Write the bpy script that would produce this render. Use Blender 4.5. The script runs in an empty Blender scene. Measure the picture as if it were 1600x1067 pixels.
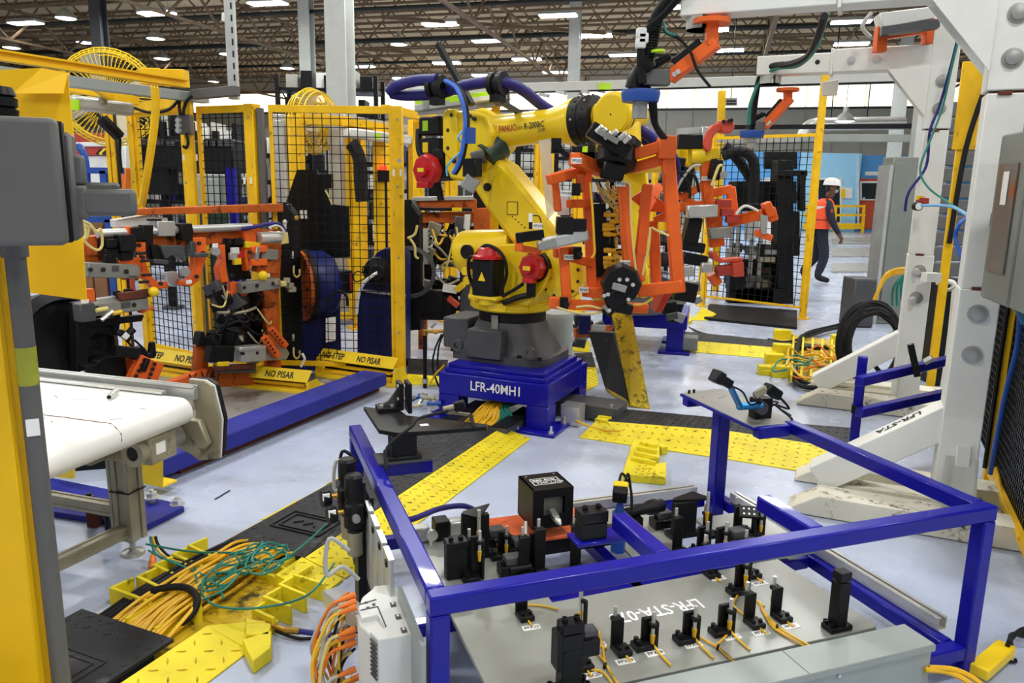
import bpy, bmesh, math, random
from mathutils import Vector as V, Matrix as M
S = bpy.context.scene
COL = S.collection
random.seed(7)
# ---------------------------------------------------------------- camera, exposure, world
F, CH, PITCH, ROLL = 1200.0, 1.55, math.radians(11.26), 0.0176
fw = V((0, math.cos(PITCH), -math.sin(PITCH)))
u0 = V((0, math.sin(PITCH), math.cos(PITCH)))
r0 = V((1, 0, 0))
rt = r0*math.cos(ROLL) + u0*math.sin(ROLL)
up = u0*math.cos(ROLL) - r0*math.sin(ROLL)
EYE = V((0, 0, CH))
cam = bpy.data.objects.new('camera', bpy.data.cameras.new('camera'))
COL.objects.link(cam)
cam.matrix_world = M(((rt.x, up.x, -fw.x, 0), (rt.y, up.y, -fw.y, 0), (rt.z, up.z, -fw.z, CH), (0, 0, 0, 1)))
cam.data.sensor_fit = 'HORIZONTAL'; cam.data.sensor_width = 36.0
cam.data.lens = 36.0*F/1600.0
cam.data.clip_end = 300; cam.data.clip_start = 0.05
S.camera = cam
S.view_settings.view_transform = 'Standard'
S.view_settings.look = 'None'
S.view_settings.gamma = 1.0
S.view_settings.use_curve_mapping = False
S.view_settings.exposure = 0.22
wd = bpy.data.worlds.new('hall_ambient'); S.world = wd; wd.use_nodes = True
wd.node_tree.nodes['Background'].inputs[0].default_value = (0.86, 0.93, 1.0, 1)
wd.node_tree.nodes['Background'].inputs[1].default_value = 0.22
LAMP_POWER = 160.0
LAMP_Z = 6.6

# ---------------------------------------------------------------- points
def ray(x, y): return fw + rt*((x-800)/F) - up*((y-533.5)/F)
def G(x, y, z=0.0):
    d = ray(x, y); return EYE + d*((z-CH)/d.z)
def P(x, y, Y):
    d = ray(x, y); return EYE + d*(Y/d.y)
def XP(x, y, p, n):
    d = ray(x, y); return EYE + d*((p-EYE).dot(n)/d.dot(n))
Z = V((0, 0, 1))

# ---------------------------------------------------------------- materials
def lin(h):
    return tuple((c/12.92 if c <= 0.04045 else ((c+0.055)/1.055)**2.4) for c in (int(h[i:i+2], 16)/255 for i in (0, 2, 4))) + (1,)
MATS = {}
def mat(name, hexc, rough=0.5, metal=0.0, var=0.12, scale=6.0, bump=0.0, spots=None, spot_amt=0.0, emit=0.0, coat=0.0, bscale=40.0, alpha=1.0, trans=0.0, sscale=9.0, spec=0.5):
    m = bpy.data.materials.new(name); m.use_nodes = True; nt = m.node_tree; b = nt.nodes['Principled BSDF']
    c = lin(hexc)
    b.inputs['Roughness'].default_value = rough; b.inputs['Metallic'].default_value = metal
    b.inputs['Coat Weight'].default_value = coat; b.inputs['Specular IOR Level'].default_value = spec
    tc = nt.nodes.new('ShaderNodeTexCoord')
    n = nt.nodes.new('ShaderNodeTexNoise'); n.inputs['Scale'].default_value = scale; n.inputs['Detail'].default_value = 6
    nt.links.new(tc.outputs['Object'], n.inputs['Vector'])
    r = nt.nodes.new('ShaderNodeValToRGB')
    r.color_ramp.elements[0].position = 0.3; r.color_ramp.elements[1].position = 0.7
    r.color_ramp.elements[0].color = tuple(x*(1-var) for x in c[:3]) + (1,)
    r.color_ramp.elements[1].color = tuple(min(1, x*(1+var)) for x in c[:3]) + (1,)
    nt.links.new(n.outputs['Fac'], r.inputs['Fac'])
    out = r.outputs['Color']
    if spots:
        n2 = nt.nodes.new('ShaderNodeTexNoise'); n2.inputs['Scale'].default_value = sscale; n2.inputs['Detail'].default_value = 9; n2.inputs['Roughness'].default_value = 0.7
        nt.links.new(tc.outputs['Object'], n2.inputs['Vector'])
        r2 = nt.nodes.new('ShaderNodeValToRGB'); r2.color_ramp.elements[0].position = 1-spot_amt-0.06; r2.color_ramp.elements[1].position = 1-spot_amt+0.04
        nt.links.new(n2.outputs['Fac'], r2.inputs['Fac'])
        mx = nt.nodes.new('ShaderNodeMix'); mx.data_type = 'RGBA'
        nt.links.new(r2.outputs['Color'], mx.inputs['Factor']); nt.links.new(out, mx.inputs['A']); mx.inputs['B'].default_value = lin(spots)
        out = mx.outputs['Result']
    nt.links.new(out, b.inputs['Base Color'])
    if bump:
        n3 = nt.nodes.new('ShaderNodeTexNoise'); n3.inputs['Scale'].default_value = bscale; n3.inputs['Detail'].default_value = 3
        nt.links.new(tc.outputs['Object'], n3.inputs['Vector'])
        bp = nt.nodes.new('ShaderNodeBump'); bp.inputs['Strength'].default_value = bump; bp.inputs['Distance'].default_value = 0.01
        nt.links.new(n3.outputs['Fac'], bp.inputs['Height']); nt.links.new(bp.outputs['Normal'], b.inputs['Normal'])
    if emit:
        b.inputs['Emission Color'].default_value = c; b.inputs['Emission Strength'].default_value = emit
    if alpha < 1: b.inputs['Alpha'].default_value = alpha
    if trans: b.inputs['Transmission Weight'].default_value = trans
    MATS[name] = m
    return m
mat('fence_yellow', 'F3C01A', 0.42, spots='6B5310', spot_amt=0.33, spec=0.3)
mat('guard_yellow', 'F3C014', 0.5, var=0.05, spec=0.25)
mat('robot_yellow', 'EECB1C', 0.3, var=0.06, coat=0.2, spec=0.35)
mat('tread_yellow', 'E3D024', 0.5, spots='6E6318', spot_amt=0.34, bump=0.15, spec=0.3)
mat('tread_yellow_dirty', 'C9A91C', 0.55, spots='4A4016', spot_amt=0.42, bump=0.15)
mat('sign_yellow', 'EFCB22', 0.4, var=0.05, spec=0.3)
mat('tool_orange', 'EA6626', 0.4, var=0.1, spots='8E3515', spot_amt=0.3, spec=0.3)
mat('old_orange', 'BE5C20', 0.5, var=0.2, spots='4A2412', spot_amt=0.41, spec=0.3)
mat('bracket_red', 'C94A33', 0.5)
mat('plate_orange', 'D9602F', 0.55, spots='6B3320', spot_amt=0.36)
mat('motor_red', 'B8161F', 0.35)
mat('gloss_blue', '12128E', 0.28, var=0.12, coat=0.15, spots='0A0A55', spot_amt=0.3, spec=0.22)
mat('dusty_blue', '292D88', 0.5, var=0.15, spots='55589A', spot_amt=0.33, spec=0.2)
mat('navy', '131A55', 0.4, var=0.1, spec=0.25)
mat('valve_blue', '1B4796', 0.4)
mat('cyan_blue', '2A88C8', 0.35, metal=0.5)
mat('hose_blue', '27246E', 0.45, spec=0.3)
mat('black', '121214', 0.45, var=0.2, spec=0.25)
mat('black_steel', '19191B', 0.38, var=0.3, metal=0.2, spots='3A2E26', spot_amt=0.3, spec=0.25)
mat('rubber', '151516', 0.6, spec=0.25)
mat('tread_black', '26272A', 0.55, spots='4A4A4C', spot_amt=0.36, bump=0.2, spec=0.3)
mat('charcoal', '4A4B4E', 0.45, var=0.1, spec=0.35)
mat('box_grey', '5A5957', 0.5, var=0.06)
mat('steel', 'ABABA6', 0.34, metal=0.6, var=0.12)
mat('bright_steel', 'DADAD6', 0.28, metal=0.6, var=0.08)
mat('alu', 'BEC0BE', 0.4, metal=0.55, var=0.1)
mat('alu_worn', 'A09A84', 0.5, metal=0.4, var=0.2, spots='57503E', spot_amt=0.35)
mat('cast_grey', '86867F', 0.5, var=0.15, metal=0.2)
mat('plate_steel', '9FA29B', 0.34, metal=0.3, var=0.14, scale=3.0, spots='7A7068', spot_amt=0.26, sscale=4.0)
mat('trunk_grey', '98A09C', 0.42, var=0.06)
mat('cabinet_grey', '7B8078', 0.5, var=0.06)
mat('gantry_white', 'E6E7E0', 0.42, var=0.04, spots='7A6A50', spot_amt=0.23)
mat('base_white', 'DDD9C6', 0.5, var=0.06, spots='4E4536', spot_amt=0.38, sscale=14.0)
mat('column_white', 'C9CCC6', 0.5, var=0.05)
mat('belt_white', 'ECEDE8', 0.45, var=0.04)
mat('white_plastic', 'DEDFDA', 0.4, var=0.04)
mat('label_white', 'EFEFEA', 0.5, var=0.02)
mat('ink', '101012', 0.6)
mat('letter_white', 'EDEDED', 0.5, var=0.02)
mat('letter_red', 'A8241A', 0.5)
mat('hi_green', 'B8E81E', 0.4)
mat('cable_yellow', 'E6B41E', 0.45)
mat('cable_yellow_pale', 'D9C878', 0.5)
mat('cable_orange', 'E0761E', 0.45)
mat('cable_green', '157A6C', 0.45)
mat('cable_blue', '1F5FC4', 0.4)
mat('cable_light', '5FA8D8', 0.4)
mat('brass', 'B9903F', 0.35, metal=0.8)
mat('roof_brown', 'DCC39A', 0.85, var=0.2, scale=0.6)
mat('joist_brown', '7D6850', 0.8, var=0.2)
mat('pipe_dark', '20241F', 0.6)
mat('wall_white', 'C6C4B8', 0.75, var=0.05, scale=0.4)
mat('window_glow', 'FFF4DC', 0.6, emit=1.5, var=0.03)
mat('lamp_glow', 'FFFDF4', 0.5, emit=9.0, var=0.0)
mat('office_blue', 'A4DCFC', 0.7, var=0.04)
mat('office_dark_blue', '5AA0DC', 0.7, var=0.04)
mat('door_red', 'C4502E', 0.6)
mat('dark_glass', '1C2226', 0.2)
mat('pale_glass', 'D5E4EA', 0.25)
mat('skin', '6A4632', 0.6)
mat('navy_cloth', '1B1F30', 0.85, bump=0.3)
mat('vest_orange', 'F0562A', 0.7, bump=0.2, bscale=20)
mat('reflective', 'D8D8D0', 0.4)
mat('lexan', 'C8CCCA', 0.15, alpha=0.45)
mat('green_screen', '1F3A2C', 0.4)
mat('mesh_black', '0A0A0B', 0.5, spec=0.2)
mat('wire_grey', 'A9A9A2', 0.5)
mat('shield_black', '17181A', 0.32, var=0.25, spec=0.25)
mat('wood', '8A5F3C', 0.7)
mat('rack_red', 'A83428', 0.6)
mat('rust', '5E2C18', 0.8, var=0.4)
mat('faded_green', '9EA02C', 0.6, spots='6E6A3A', spot_amt=0.42)
mat('worn_concrete', '9B9996', 0.4, var=0.25, scale=1.6, spots='5E564E', spot_amt=0.42, sscale=2.2)
mat('ramp_silver', 'B4B4AE', 0.4, metal=0.4)
mat('red_lamp', 'FF2A1A', 0.4, emit=3.0, var=0.0)
mat('rusty_window', '6E6A62', 0.3, var=0.25, scale=4, spots='8C4A22', spot_amt=0.42, sscale=5.0)

# ---------------------------------------------------------------- mesh builder
def perp(d):
    a = d.cross(Z)
    if a.length < 1e-4: a = V((1, 0, 0))
    return a.normalized()
class MB:
    def __init__(s): s.v = []; s.f = []
    def add(s, vs, fs):
        k = len(s.v); s.v += [V(v) for v in vs]; s.f += [tuple(i+k for i in f) for f in fs]; return s
    def box(s, c, size, R=None):
        c = V(c); hx, hy, hz = size[0]/2, size[1]/2, size[2]/2
        if R is None: R = M.Identity(3)
        elif not isinstance(R, M): R = M.Rotation(R, 3, 'Z')
        vs = [c + R @ V((x*hx, y*hy, z*hz)) for x, y, z in ((-1,-1,-1),(1,-1,-1),(1,1,-1),(-1,1,-1),(-1,-1,1),(1,-1,1),(1,1,1),(-1,1,1))]
        return s.add(vs, ((3,2,1,0),(4,5,6,7),(0,1,5,4),(1,2,6,5),(2,3,7,6),(3,0,4,7)))
    def bar(s, p, q, w, h=None, upv=Z):
        """rectangular section from p to q; w across, h along upv"""
        p, q = V(p), V(q); h = w if h is None else h
        d = (q-p); L = d.length
        if L < 1e-6: return s
        d.normalize(); a = d.cross(upv)
        if a.length < 1e-3: a = d.cross(V((0, 1, 0)))
        a.normalize(); b = a.cross(d)
        R = M((a, d, b)).transposed()
        return s.box((p+q)/2, (w, L, h), R)
    def prism(s, poly, d):
        poly = [V(p) for p in poly]; n = len(poly); d = V(d)
        nn = V((0, 0, 0))
        for i in range(n): nn += poly[i].cross(poly[(i+1) % n])
        if nn.dot(d) > 0: poly = poly[::-1]
        return s.add(poly + [p+d for p in poly], [tuple(range(n)), tuple(range(2*n-1, n-1, -1))] + [((i+1) % n, i, n+i, n+(i+1) % n) for i in range(n)])
    def cyl(s, p, q, r, r2=None, n=16):
        r2 = r if r2 is None else r2
        return s.lathe(p, q, [(0, 0), (r, 0), (r2, 1), (0, 1)], n)
    def lathe(s, p, q, prof, n=16):
        """prof: (radius, t along p-q)"""
        p, q = V(p), V(q); d = (q-p); dn = d.normalized(); a = perp(dn); b = dn.cross(a)
        vs = []; fs = []; rows = []
        for r, t in prof:
            c = p + d*t
            if r < 1e-6: rows.append([len(vs)]); vs.append(c)
            else:
                rows.append(list(range(len(vs), len(vs)+n)))
                for i in range(n):
                    th = 2*math.pi*i/n; vs.append(c + a*(r*math.cos(th)) + b*(r*math.sin(th)))
        for A, B in zip(rows, rows[1:]):
            for i in range(n):
                j = (i+1) % n
                f = [A[i % len(A)], A[j % len(A)], B[j % len(B)], B[i % len(B)]]
                g = []
                for k in f:
                    if k not in g: g.append(k)
                if len(g) > 2: fs.append(tuple(g))
        return s.add(vs, fs)
    def tube(s, pts, r, n=8, sm=6, closed=False):
        pts = [V(p) for p in pts]
        if sm > 1 and len(pts) > 2:
            o = []; m = len(pts)
            for i in range(m-1):
                p0 = pts[max(i-1, 0)]; p1 = pts[i]; p2 = pts[i+1]; p3 = pts[min(i+2, m-1)]
                for k in range(sm):
                    t = k/sm
                    o.append(0.5*((2*p1) + (p2-p0)*t + (2*p0-5*p1+4*p2-p3)*t*t + (3*p1-p0-3*p2+p3)*t**3))
            o.append(pts[-1]); pts = o
        vs = []; fs = []; a = None
        for i, p in enumerate(pts):
            d = pts[min(i+1, len(pts)-1)] - pts[max(i-1, 0)]
            if d.length < 1e-9: d = Z.copy()
            d.normalize()
            a = perp(d) if a is None else (a - d*a.dot(d))
            if a.length < 1e-6: a = perp(d)
            a.normalize(); b = d.cross(a)
            rr = r if not callable(r) else r(i/(len(pts)-1))
            for k in range(n):
                th = 2*math.pi*k/n; vs.append(p + a*(rr*math.cos(th)) + b*(rr*math.sin(th)))
        for i in range(len(pts)-1):
            for k in range(n):
                j = (k+1) % n; fs.append((i*n+k, i*n+j, (i+1)*n+j, (i+1)*n+k))
        fs.append(tuple(range(n-1, -1, -1))); fs.append(tuple(range((len(pts)-1)*n, len(pts)*n)))
        return s.add(vs, fs)
    def sph(s, c, r, n=12, sz=None):
        m = n//2; c = V(c); sz = sz or (1, 1, 1)
        k = len(s.v)
        s.lathe(c-V((0, 0, r)), c+V((0, 0, r)), [(r*math.sin(math.pi*i/m), (1-math.cos(math.pi*i/m))/2) for i in range(m+1)], n)
        for i in range(k, len(s.v)):
            d = s.v[i]-c; s.v[i] = c+V((d.x*sz[0], d.y*sz[1], d.z*sz[2]))
        return s
    def hexb(s, p, q, r): return s.cyl(p, q, r, n=6)
    def quad(s, a, b, c, d): return s.add((a, b, c, d), ((0, 1, 2, 3),))
    def mesh(s, name):
        me = bpy.data.meshes.new(name); me.from_pydata([tuple(v) for v in s.v], [], s.f); me.update(); return me
    def obj(s, name, m, parent=None, local=False, smooth=True, bev=0.0, seg=1, kind=None, label=None):
        vs = s.v
        if parent is not None and not local:
            iw = WM[parent.name].inverted()
            s.v = [iw @ v for v in vs]
        me = s.mesh(name); s.v = vs
        me.materials.append(MATS[m] if isinstance(m, str) else m)
        if smooth and len(me.polygons):
            me.shade_smooth(); me.set_sharp_from_angle(angle=math.radians(38))
        o = bpy.data.objects.new(name, me); COL.objects.link(o)
        if parent is not None: o.parent = parent; WM[o.name] = WM[parent.name]
        else: WM[o.name] = M.Identity(4)
        if bev:
            b = o.modifiers.new('edge', 'BEVEL'); b.width = bev; b.segments = seg; b.limit_method = 'ANGLE'; b.angle_limit = math.radians(40); b.harden_normals = False
        if kind: o['kind'] = kind
        if label: o['label'] = label
        return o
WM = {}
def tag(o, label=None, cat=None, group=None, kind=None):
    if label: o['label'] = label
    if cat: o['category'] = cat
    if group: o['group'] = group
    if kind: o['kind'] = kind
    return o
def T(name, label, cat, loc=(0, 0, 0), rz=0.0, group=None):
    o = bpy.data.objects.new(name, None); COL.objects.link(o); o.empty_display_size = 0.1
    o.location = loc; o.rotation_euler = (0, 0, rz)
    WM[o.name] = M.Translation(V(loc)) @ M.Rotation(rz, 4, 'Z')
    return tag(o, label, cat, group)
def base(mn, z=0.0): return V((mn.x, mn.y, z))
def dup(o, loc, rz=0.0, label=None, group=None, name=None):
    def cp(x, par):
        c = x.copy(); COL.objects.link(c); c.parent = par
        for ch in list(x.children): cp(ch, c)
        return c
    c = cp(o, None); c.location = loc; c.rotation_euler = (0, 0, rz)
    WM[c.name] = M.Translation(V(loc)) @ M.Rotation(rz, 4, 'Z')
    if label: c['label'] = label
    if group: c['group'] = group
    return c
_tc = {}
def text(parent, s, origin, xdir, ydir, height, m, name='lettering', bold=0.006, sx=1.0, depth=0.001, align='LEFT'):
    """raised lettering: origin = baseline start, xdir/ydir = reading and up directions (world)"""
    cu = bpy.data.curves.new('t', 'FONT'); cu.body = s; cu.size = 1.0; cu.offset = bold; cu.resolution_u = 2; cu.align_x = align
    to = bpy.data.objects.new('t', cu); COL.objects.link(to)
    me = bpy.data.meshes.new_from_object(to)
    bpy.data.objects.remove(to); bpy.data.curves.remove(cu)
    xd = V(xdir).normalized(); yd = V(ydir); yd = (yd - xd*yd.dot(xd)).normalized(); nd = xd.cross(yd)
    k = height/0.69
    mb = MB(); k0 = [V(origin) + xd*(v.co.x*k*sx) + yd*(v.co.y*k) + nd*depth for v in me.vertices]
    mb.add(k0, [tuple(p.vertices) for p in me.polygons])
    bpy.data.meshes.remove(me)
    return mb.obj(name, m, parent, smooth=False)
# ---------------------------------------------------------------- building shell
U = V((-0.966, 0.259, 0)).normalized(); N = V((0.259, 0.966, 0)).normalized()
W0 = G(1236, 168, 5.57); W0.z = 0           # foot of the far wall below a window sill
BASE_N = W0.dot(N); BASE_U = W0.dot(U)
def B3(u, n, z): return U*u + N*n + Z*z
RB = M((U, N, Z)).transposed()

def floor_mat():
    m = bpy.data.materials.new('epoxy_floor'); m.use_nodes = True; nt = m.node_tree; b = nt.nodes['Principled BSDF']
    tc = nt.nodes.new('ShaderNodeTexCoord')
    def noise(sc, det, rough=0.6, stretch=None):
        n = nt.nodes.new('ShaderNodeTexNoise'); n.inputs['Scale'].default_value = sc; n.inputs['Detail'].default_value = det; n.inputs['Roughness'].default_value = rough
        if stretch:
            mp = nt.nodes.new('ShaderNodeMapping'); mp.inputs['Scale'].default_value = stretch; mp.inputs['Rotation'].default_value = (0, 0, 0.6)
            nt.links.new(tc.outputs['Object'], mp.inputs['Vector']); nt.links.new(mp.outputs['Vector'], n.inputs['Vector'])
        else: nt.links.new(tc.outputs['Object'], n.inputs['Vector'])
        return n
    def ramp(src, a, ca, bpos, cb):
        r = nt.nodes.new('ShaderNodeValToRGB'); e = r.color_ramp.elements
        e[0].position = a; e[1].position = bpos; e[0].color = ca; e[1].color = cb
        nt.links.new(src.outputs['Fac'], r.inputs['Fac']); return r
    base_r = ramp(noise(0.7, 5), 0.35, lin('A8B2C8'), 0.65, lin('BAC4D8'))
    dirt = ramp(noise(1.1, 8, 0.65, (1, 2.2, 1)), 0.57, (0, 0, 0, 1), 0.74, (0.42, 0.42, 0.42, 1))
    mix = nt.nodes.new('ShaderNodeMix'); mix.data_type = 'RGBA'
    nt.links.new(dirt.outputs['Color'], mix.inputs['Factor']); nt.links.new(base_r.outputs['Color'], mix.inputs['A']); mix.inputs['B'].default_value = lin('7C7A78')
    sp = ramp(noise(26, 4, 0.7), 0.70, (0, 0, 0, 1), 0.76, (0.5, 0.5, 0.5, 1))
    mix2 = nt.nodes.new('ShaderNodeMix'); mix2.data_type = 'RGBA'
    nt.links.new(sp.outputs['Color'], mix2.inputs['Factor']); nt.links.new(mix.outputs['Result'], mix2.inputs['A']); mix2.inputs['B'].default_value = lin('55504A')
    nt.links.new(mix2.outputs['Result'], b.inputs['Base Color'])
    rr = ramp(noise(2.3, 6), 0.3, (0.2, 0.2, 0.2, 1), 0.75, (0.36, 0.36, 0.36, 1))
    nt.links.new(rr.outputs['Color'], b.inputs['Roughness'])
    bp = nt.nodes.new('ShaderNodeBump'); bp.inputs['Strength'].default_value = 0.06; bp.inputs['Distance'].default_value = 0.01
    nt.links.new(noise(9, 3).outputs['Fac'], bp.inputs['Height']); nt.links.new(bp.outputs['Normal'], b.inputs['Normal'])
    MATS['epoxy_floor'] = m
floor_mat()
MB().box(B3(15, 15, -0.05), (90, 64, 0.1), RB).obj('floor', 'epoxy_floor', kind='structure')
wp = [G(x, y) for x, y in ((232, 742), (350, 700), (590, 612), (560, 588), (470, 585), (330, 575), (180, 600), (120, 680))]
MB().prism([V((p.x, p.y, 0.0)) for p in wp], Z*.0025).obj('floor_worn', 'worn_concrete', kind='structure')
CEIL = 7.6
roof = MB().box(B3(15, 15, CEIL+0.1), (90, 64, 0.2), RB).obj('ceiling', 'roof_brown', kind='structure')
# open-web joists along U, girders along N
def joist_mesh(L, d, pitch, c):
    m = MB()
    m.box((0, 0, -0.04), (L, 0.13, 0.07)); m.box((0, 0, -d), (L, 0.12, 0.07))
    k = int(L/pitch); x = -k*pitch/2
    for i in range(k):
        a = V((x+i*pitch, 0, -0.04)); b = V((x+(i+0.5)*pitch, 0, -d)); e = V((x+(i+1)*pitch, 0, -0.04))
        m.bar(a, b, c, c, V((0, 1, 0))); m.bar(b, e, c, c, V((0, 1, 0)))
    return m
j0 = None
RJ = math.atan2(U.y, U.x)
for i in range(16):
    n = 19.5 + i*1.75
    if n > BASE_N - 0.3: break
    if j0 is None:
        j0 = joist_mesh(70, 0.6, 1.15, 0.045).obj('joist', 'joist_brown', smooth=False); o = j0
    else:
        o = j0.copy(); COL.objects.link(o)
    o.parent = roof; o.location = B3(14, n, CEIL); o.rotation_euler = (0, 0, RJ)
g0 = None
for i, u in enumerate((-9, -1, 7, 15, 23, 31, 39)):
    if g0 is None:
        g0 = joist_mesh(30, 1.0, 2.4, 0.06).obj('girder', 'joist_brown', smooth=False); o = g0
    else:
        o = g0.copy(); COL.objects.link(o)
    o.parent = roof; o.location = B3(u, 25, CEIL-0.55); o.rotation_euler = (0, 0, math.atan2(N.y, N.x))
for n, z, r in ((22.5, 6.75, 0.06), (27.0, 6.7, 0.08), (32.0, 6.75, 0.06)):
    MB().cyl(B3(-25, n, z), B3(50, n, z), r, n=8).obj('sprinkler_pipe', 'pipe_dark', roof)
for u, n in ((-4, 30), (3.5, 27), (12, 29), (20, 26)):
    MB().bar(B3(u, n, 6.62), B3(u+7, n-4, 6.62), 0.1, 0.1).obj('brace', 'joist_brown', roof)
# far wall: upper translucent panels and ribbed panels below
fw_ = MB().box(B3(15, BASE_N+0.15, CEIL/2), (90, 0.2, CEIL), RB).obj('wall_back', 'wall_white', kind='structure')
band = T('window_1', None, None); band['kind'] = 'structure'
for i in range(46):
    u = BASE_U - 26 + i*1.3
    MB().box(B3(u, BASE_N, 6.08), (1.22, 0.08, 1.0), RB).obj('pane', 'window_glow', band, smooth=False)
MB().bar(B3(-30, BASE_N-0.05, 5.53), B3(55, BASE_N-0.05, 5.53), 0.14, 0.1).obj('sill', 'charcoal', band)
MB().bar(B3(-30, BASE_N-0.05, 6.66), B3(55, BASE_N-0.05, 6.66), 0.14, 0.14).obj('header', 'joist_brown', band)
for i in range(40):
    u = BASE_U - 24 + i*1.3
    if i == 0:
        rib0 = MB().box((0, 0, 2.7), (0.07, 0.06, 5.4), RB).obj('rib', 'wall_white', smooth=False); o = rib0
    else: o = rib0.copy(); COL.objects.link(o)
    o.parent = fw_; o.location = B3(u, BASE_N, 0)
for a, z in ((5.0, 2.6), (4.9, 4.2)):
    MB().bar(B3(-25, BASE_N-0.2, z), B3(30, BASE_N-0.2, z), 0.06, 0.12).obj('girt', 'charcoal', fw_)
# lower wall clutter band seen at left far
MB().box(B3(33, BASE_N-4, 2.2), (30, 0.3, 4.4), RB).obj('wall_left', 'wall_white', kind='structure')

# lamps
def rect_lamp():
    r = T('ceiling_light', '', 'lamp')
    MB().box((0, 0, 0.05), (1.16, 0.46, 0.09)).obj('housing', 'alu', r, True, bev=0.015)
    MB().box((0, 0, -0.012), (1.1, 0.4, 0.03)).obj('diffuser', 'lamp_glow', r, True)
    for x in (-.4, .4): MB().cyl((x, 0, 0.09), (x, 0, 0.75), 0.008, n=5).obj('hanger', 'steel', r, True)
    return r
def dome_lamp():
    r = T('dome_light', '', 'lamp')
    MB().lathe((0, 0, 0), (0, 0, 1), [(0.31, 0), (0.32, 0.02), (0.22, 0.18), (0.08, 0.3), (0.08, 0.46), (0, 0.47)], 20).obj('reflector', 'alu', r, True)
    MB().lathe((0, 0, 0), (0, 0, 1), [(0, -0.03), (0.2, -0.02), (0.295, 0.01), (0, 0.012)], 20).obj('diffuser', 'lamp_glow', r, True)
    MB().cyl((0, 0, 0.45), (0, 0, 0.95), 0.012, n=6).obj('hanger', 'steel', r, True)
    return r
def lamp_light(loc, rz, power, sx=1.1, sy=0.42):
    l = bpy.data.lights.new('lamp', 'AREA'); l.shape = 'RECTANGLE'; l.size = sx; l.size_y = sy; l.energy = power; l.color = (0.97, 0.99, 1.0)
    o = bpy.data.objects.new('lamp_light', l); COL.objects.link(o); o.location = (loc[0], loc[1], loc[2]-0.04); o.rotation_euler = (0, 0, rz); o.visible_camera = True
    return o
RECT = [(245, 20, 'rectangular ceiling light above the big yellow fan, top left'), (418, 5, 'rectangular ceiling light left of the wide pale column, cut by the frame top'),
 (688, 37, 'rectangular ceiling light, first right of the wide pale column'), (763, 64, 'rectangular ceiling light between the wide column and the slim far column, middle of a row'),
 (698, 98, 'rectangular ceiling light above the hose bundle on the robot'), (565, 104, 'rectangular ceiling light beside the wide pale column, low'),
 (823, 92, 'rectangular ceiling light just left of the slim white column'), (872, 24, 'rectangular ceiling light at the top of the slim white column'),
 (930, 55, 'rectangular ceiling light just right of the slim white column'), (975, 86, 'rectangular ceiling light left of the hanging orange arm'),
 (1137, 78, 'rectangular ceiling light right of the hanging orange arm'), (1074, 10, 'rectangular ceiling light left of the white beam end'),
 (1110, 46, 'rectangular ceiling light behind the round orange arm flange'), (1330, 34, 'upper rectangular ceiling light between the two white beams'),
 (1330, 68, 'lower rectangular ceiling light between the two white beams'), (868, 113, 'rectangular ceiling light low beside the slim white column'), (757, 117, 'small distant ceiling light above the blue hoses'), (40, 36, 'long distant ceiling light at the top left corner'), (632, 122, 'small distant ceiling light above the hose end')]
DOME = [(103, 29, 'round ceiling light nearest the top left corner'), (133, 67, 'round ceiling light left of the far grey column'), (18, 75, 'round ceiling light at the left edge'),
 (243, 61, 'round ceiling light right of the far grey column'), (253, 92, 'round ceiling light above the yellow top beam'), (355, 85, 'round ceiling light behind the strut post'),
 (332, 128, 'lowest round ceiling light left of the strut post'), (623, 70, 'round ceiling light right of the wide pale column'), (449, 107, 'round ceiling light left of the twin columns'),
 (1320, 190, 'round ceiling light hanging low by the far white wall')]
RZ = RJ
pr = rect_lamp(); pd = dome_lamp()
for i, (x, y, lb) in enumerate(RECT):
    g = G(x, y, LAMP_Z)
    if g.dot(N) > BASE_N - 1.5: g = P(x, y, (BASE_N-2)/N.y*0.97)
    o = pr if i == 0 else dup(pr, g, RZ)
    o.location = g; o.rotation_euler = (0, 0, RZ); tag(o, lb, 'lamp', 'rectangular ceiling lights')
    if i % 2 == 0: lamp_light(g, RZ, LAMP_POWER*0.8)
for i, (x, y, lb) in enumerate(DOME):
    g = G(x, y, LAMP_Z)
    if g.dot(N) > BASE_N - 1.5 or y > 150: g = P(x, y, 26)
    o = pd if i == 0 else dup(pd, g, 0)
    o.location = g; tag(o, lb, 'lamp', 'round ceiling lights')
    if y > 150: MB().cyl((0, 0, .9), (0, 0, CEIL-g.z), .012, n=5).obj('hanger', 'steel', o, True)
# the rest of the same lamp rows, above and behind the viewpoint (plain lamps, out of the picture)
for u in (-14.5, -8.0, -1.5, 5.0, 11.5, 18.0):
    for n in (-6.0, 1.0, 6.5, 12.0, 17.5):
        lamp_light(B3(u, n, LAMP_Z), RZ, LAMP_POWER)

# columns
def column(name, x0, x1, Y, lb, m='column_white', H=CEIL-0.02, w=None):
    g = P((x0+x1)/2, 200, Y); g.z = 0
    w = w or (x1-x0)/F*Y
    r = T(name, lb, 'column', g)
    R = RB
    MB().box(g+Z*H/2+N*w*0.42, (w, 0.03, H), R).box(g+Z*H/2-N*w*0.42, (w, 0.03, H), R).obj('flange', m, r, bev=0.003)
    MB().box(g+Z*H/2, (0.03, w*0.84, H), R).obj('web', m, r)
    MB().box(g+Z*0.015, (w*1.5, w*1.5, 0.03), R).obj('base_plate', 'charcoal', r)
    return r
column('steel_column', 518, 551, 13.5, 'wide pale steel column rising behind the left fence')
column('steel_column', 475, 493, 25, 'slim pale steel column behind the wide one')
column('steel_column', 159, 177, 25, 'grey steel column above the big yellow fan', 'charcoal')
column('steel_column', 886, 902, 26, 'slim white steel column above the robot forearm')
column('steel_column', 1392, 1410, 29, 'pale column against the far white wall by the windows')
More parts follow.
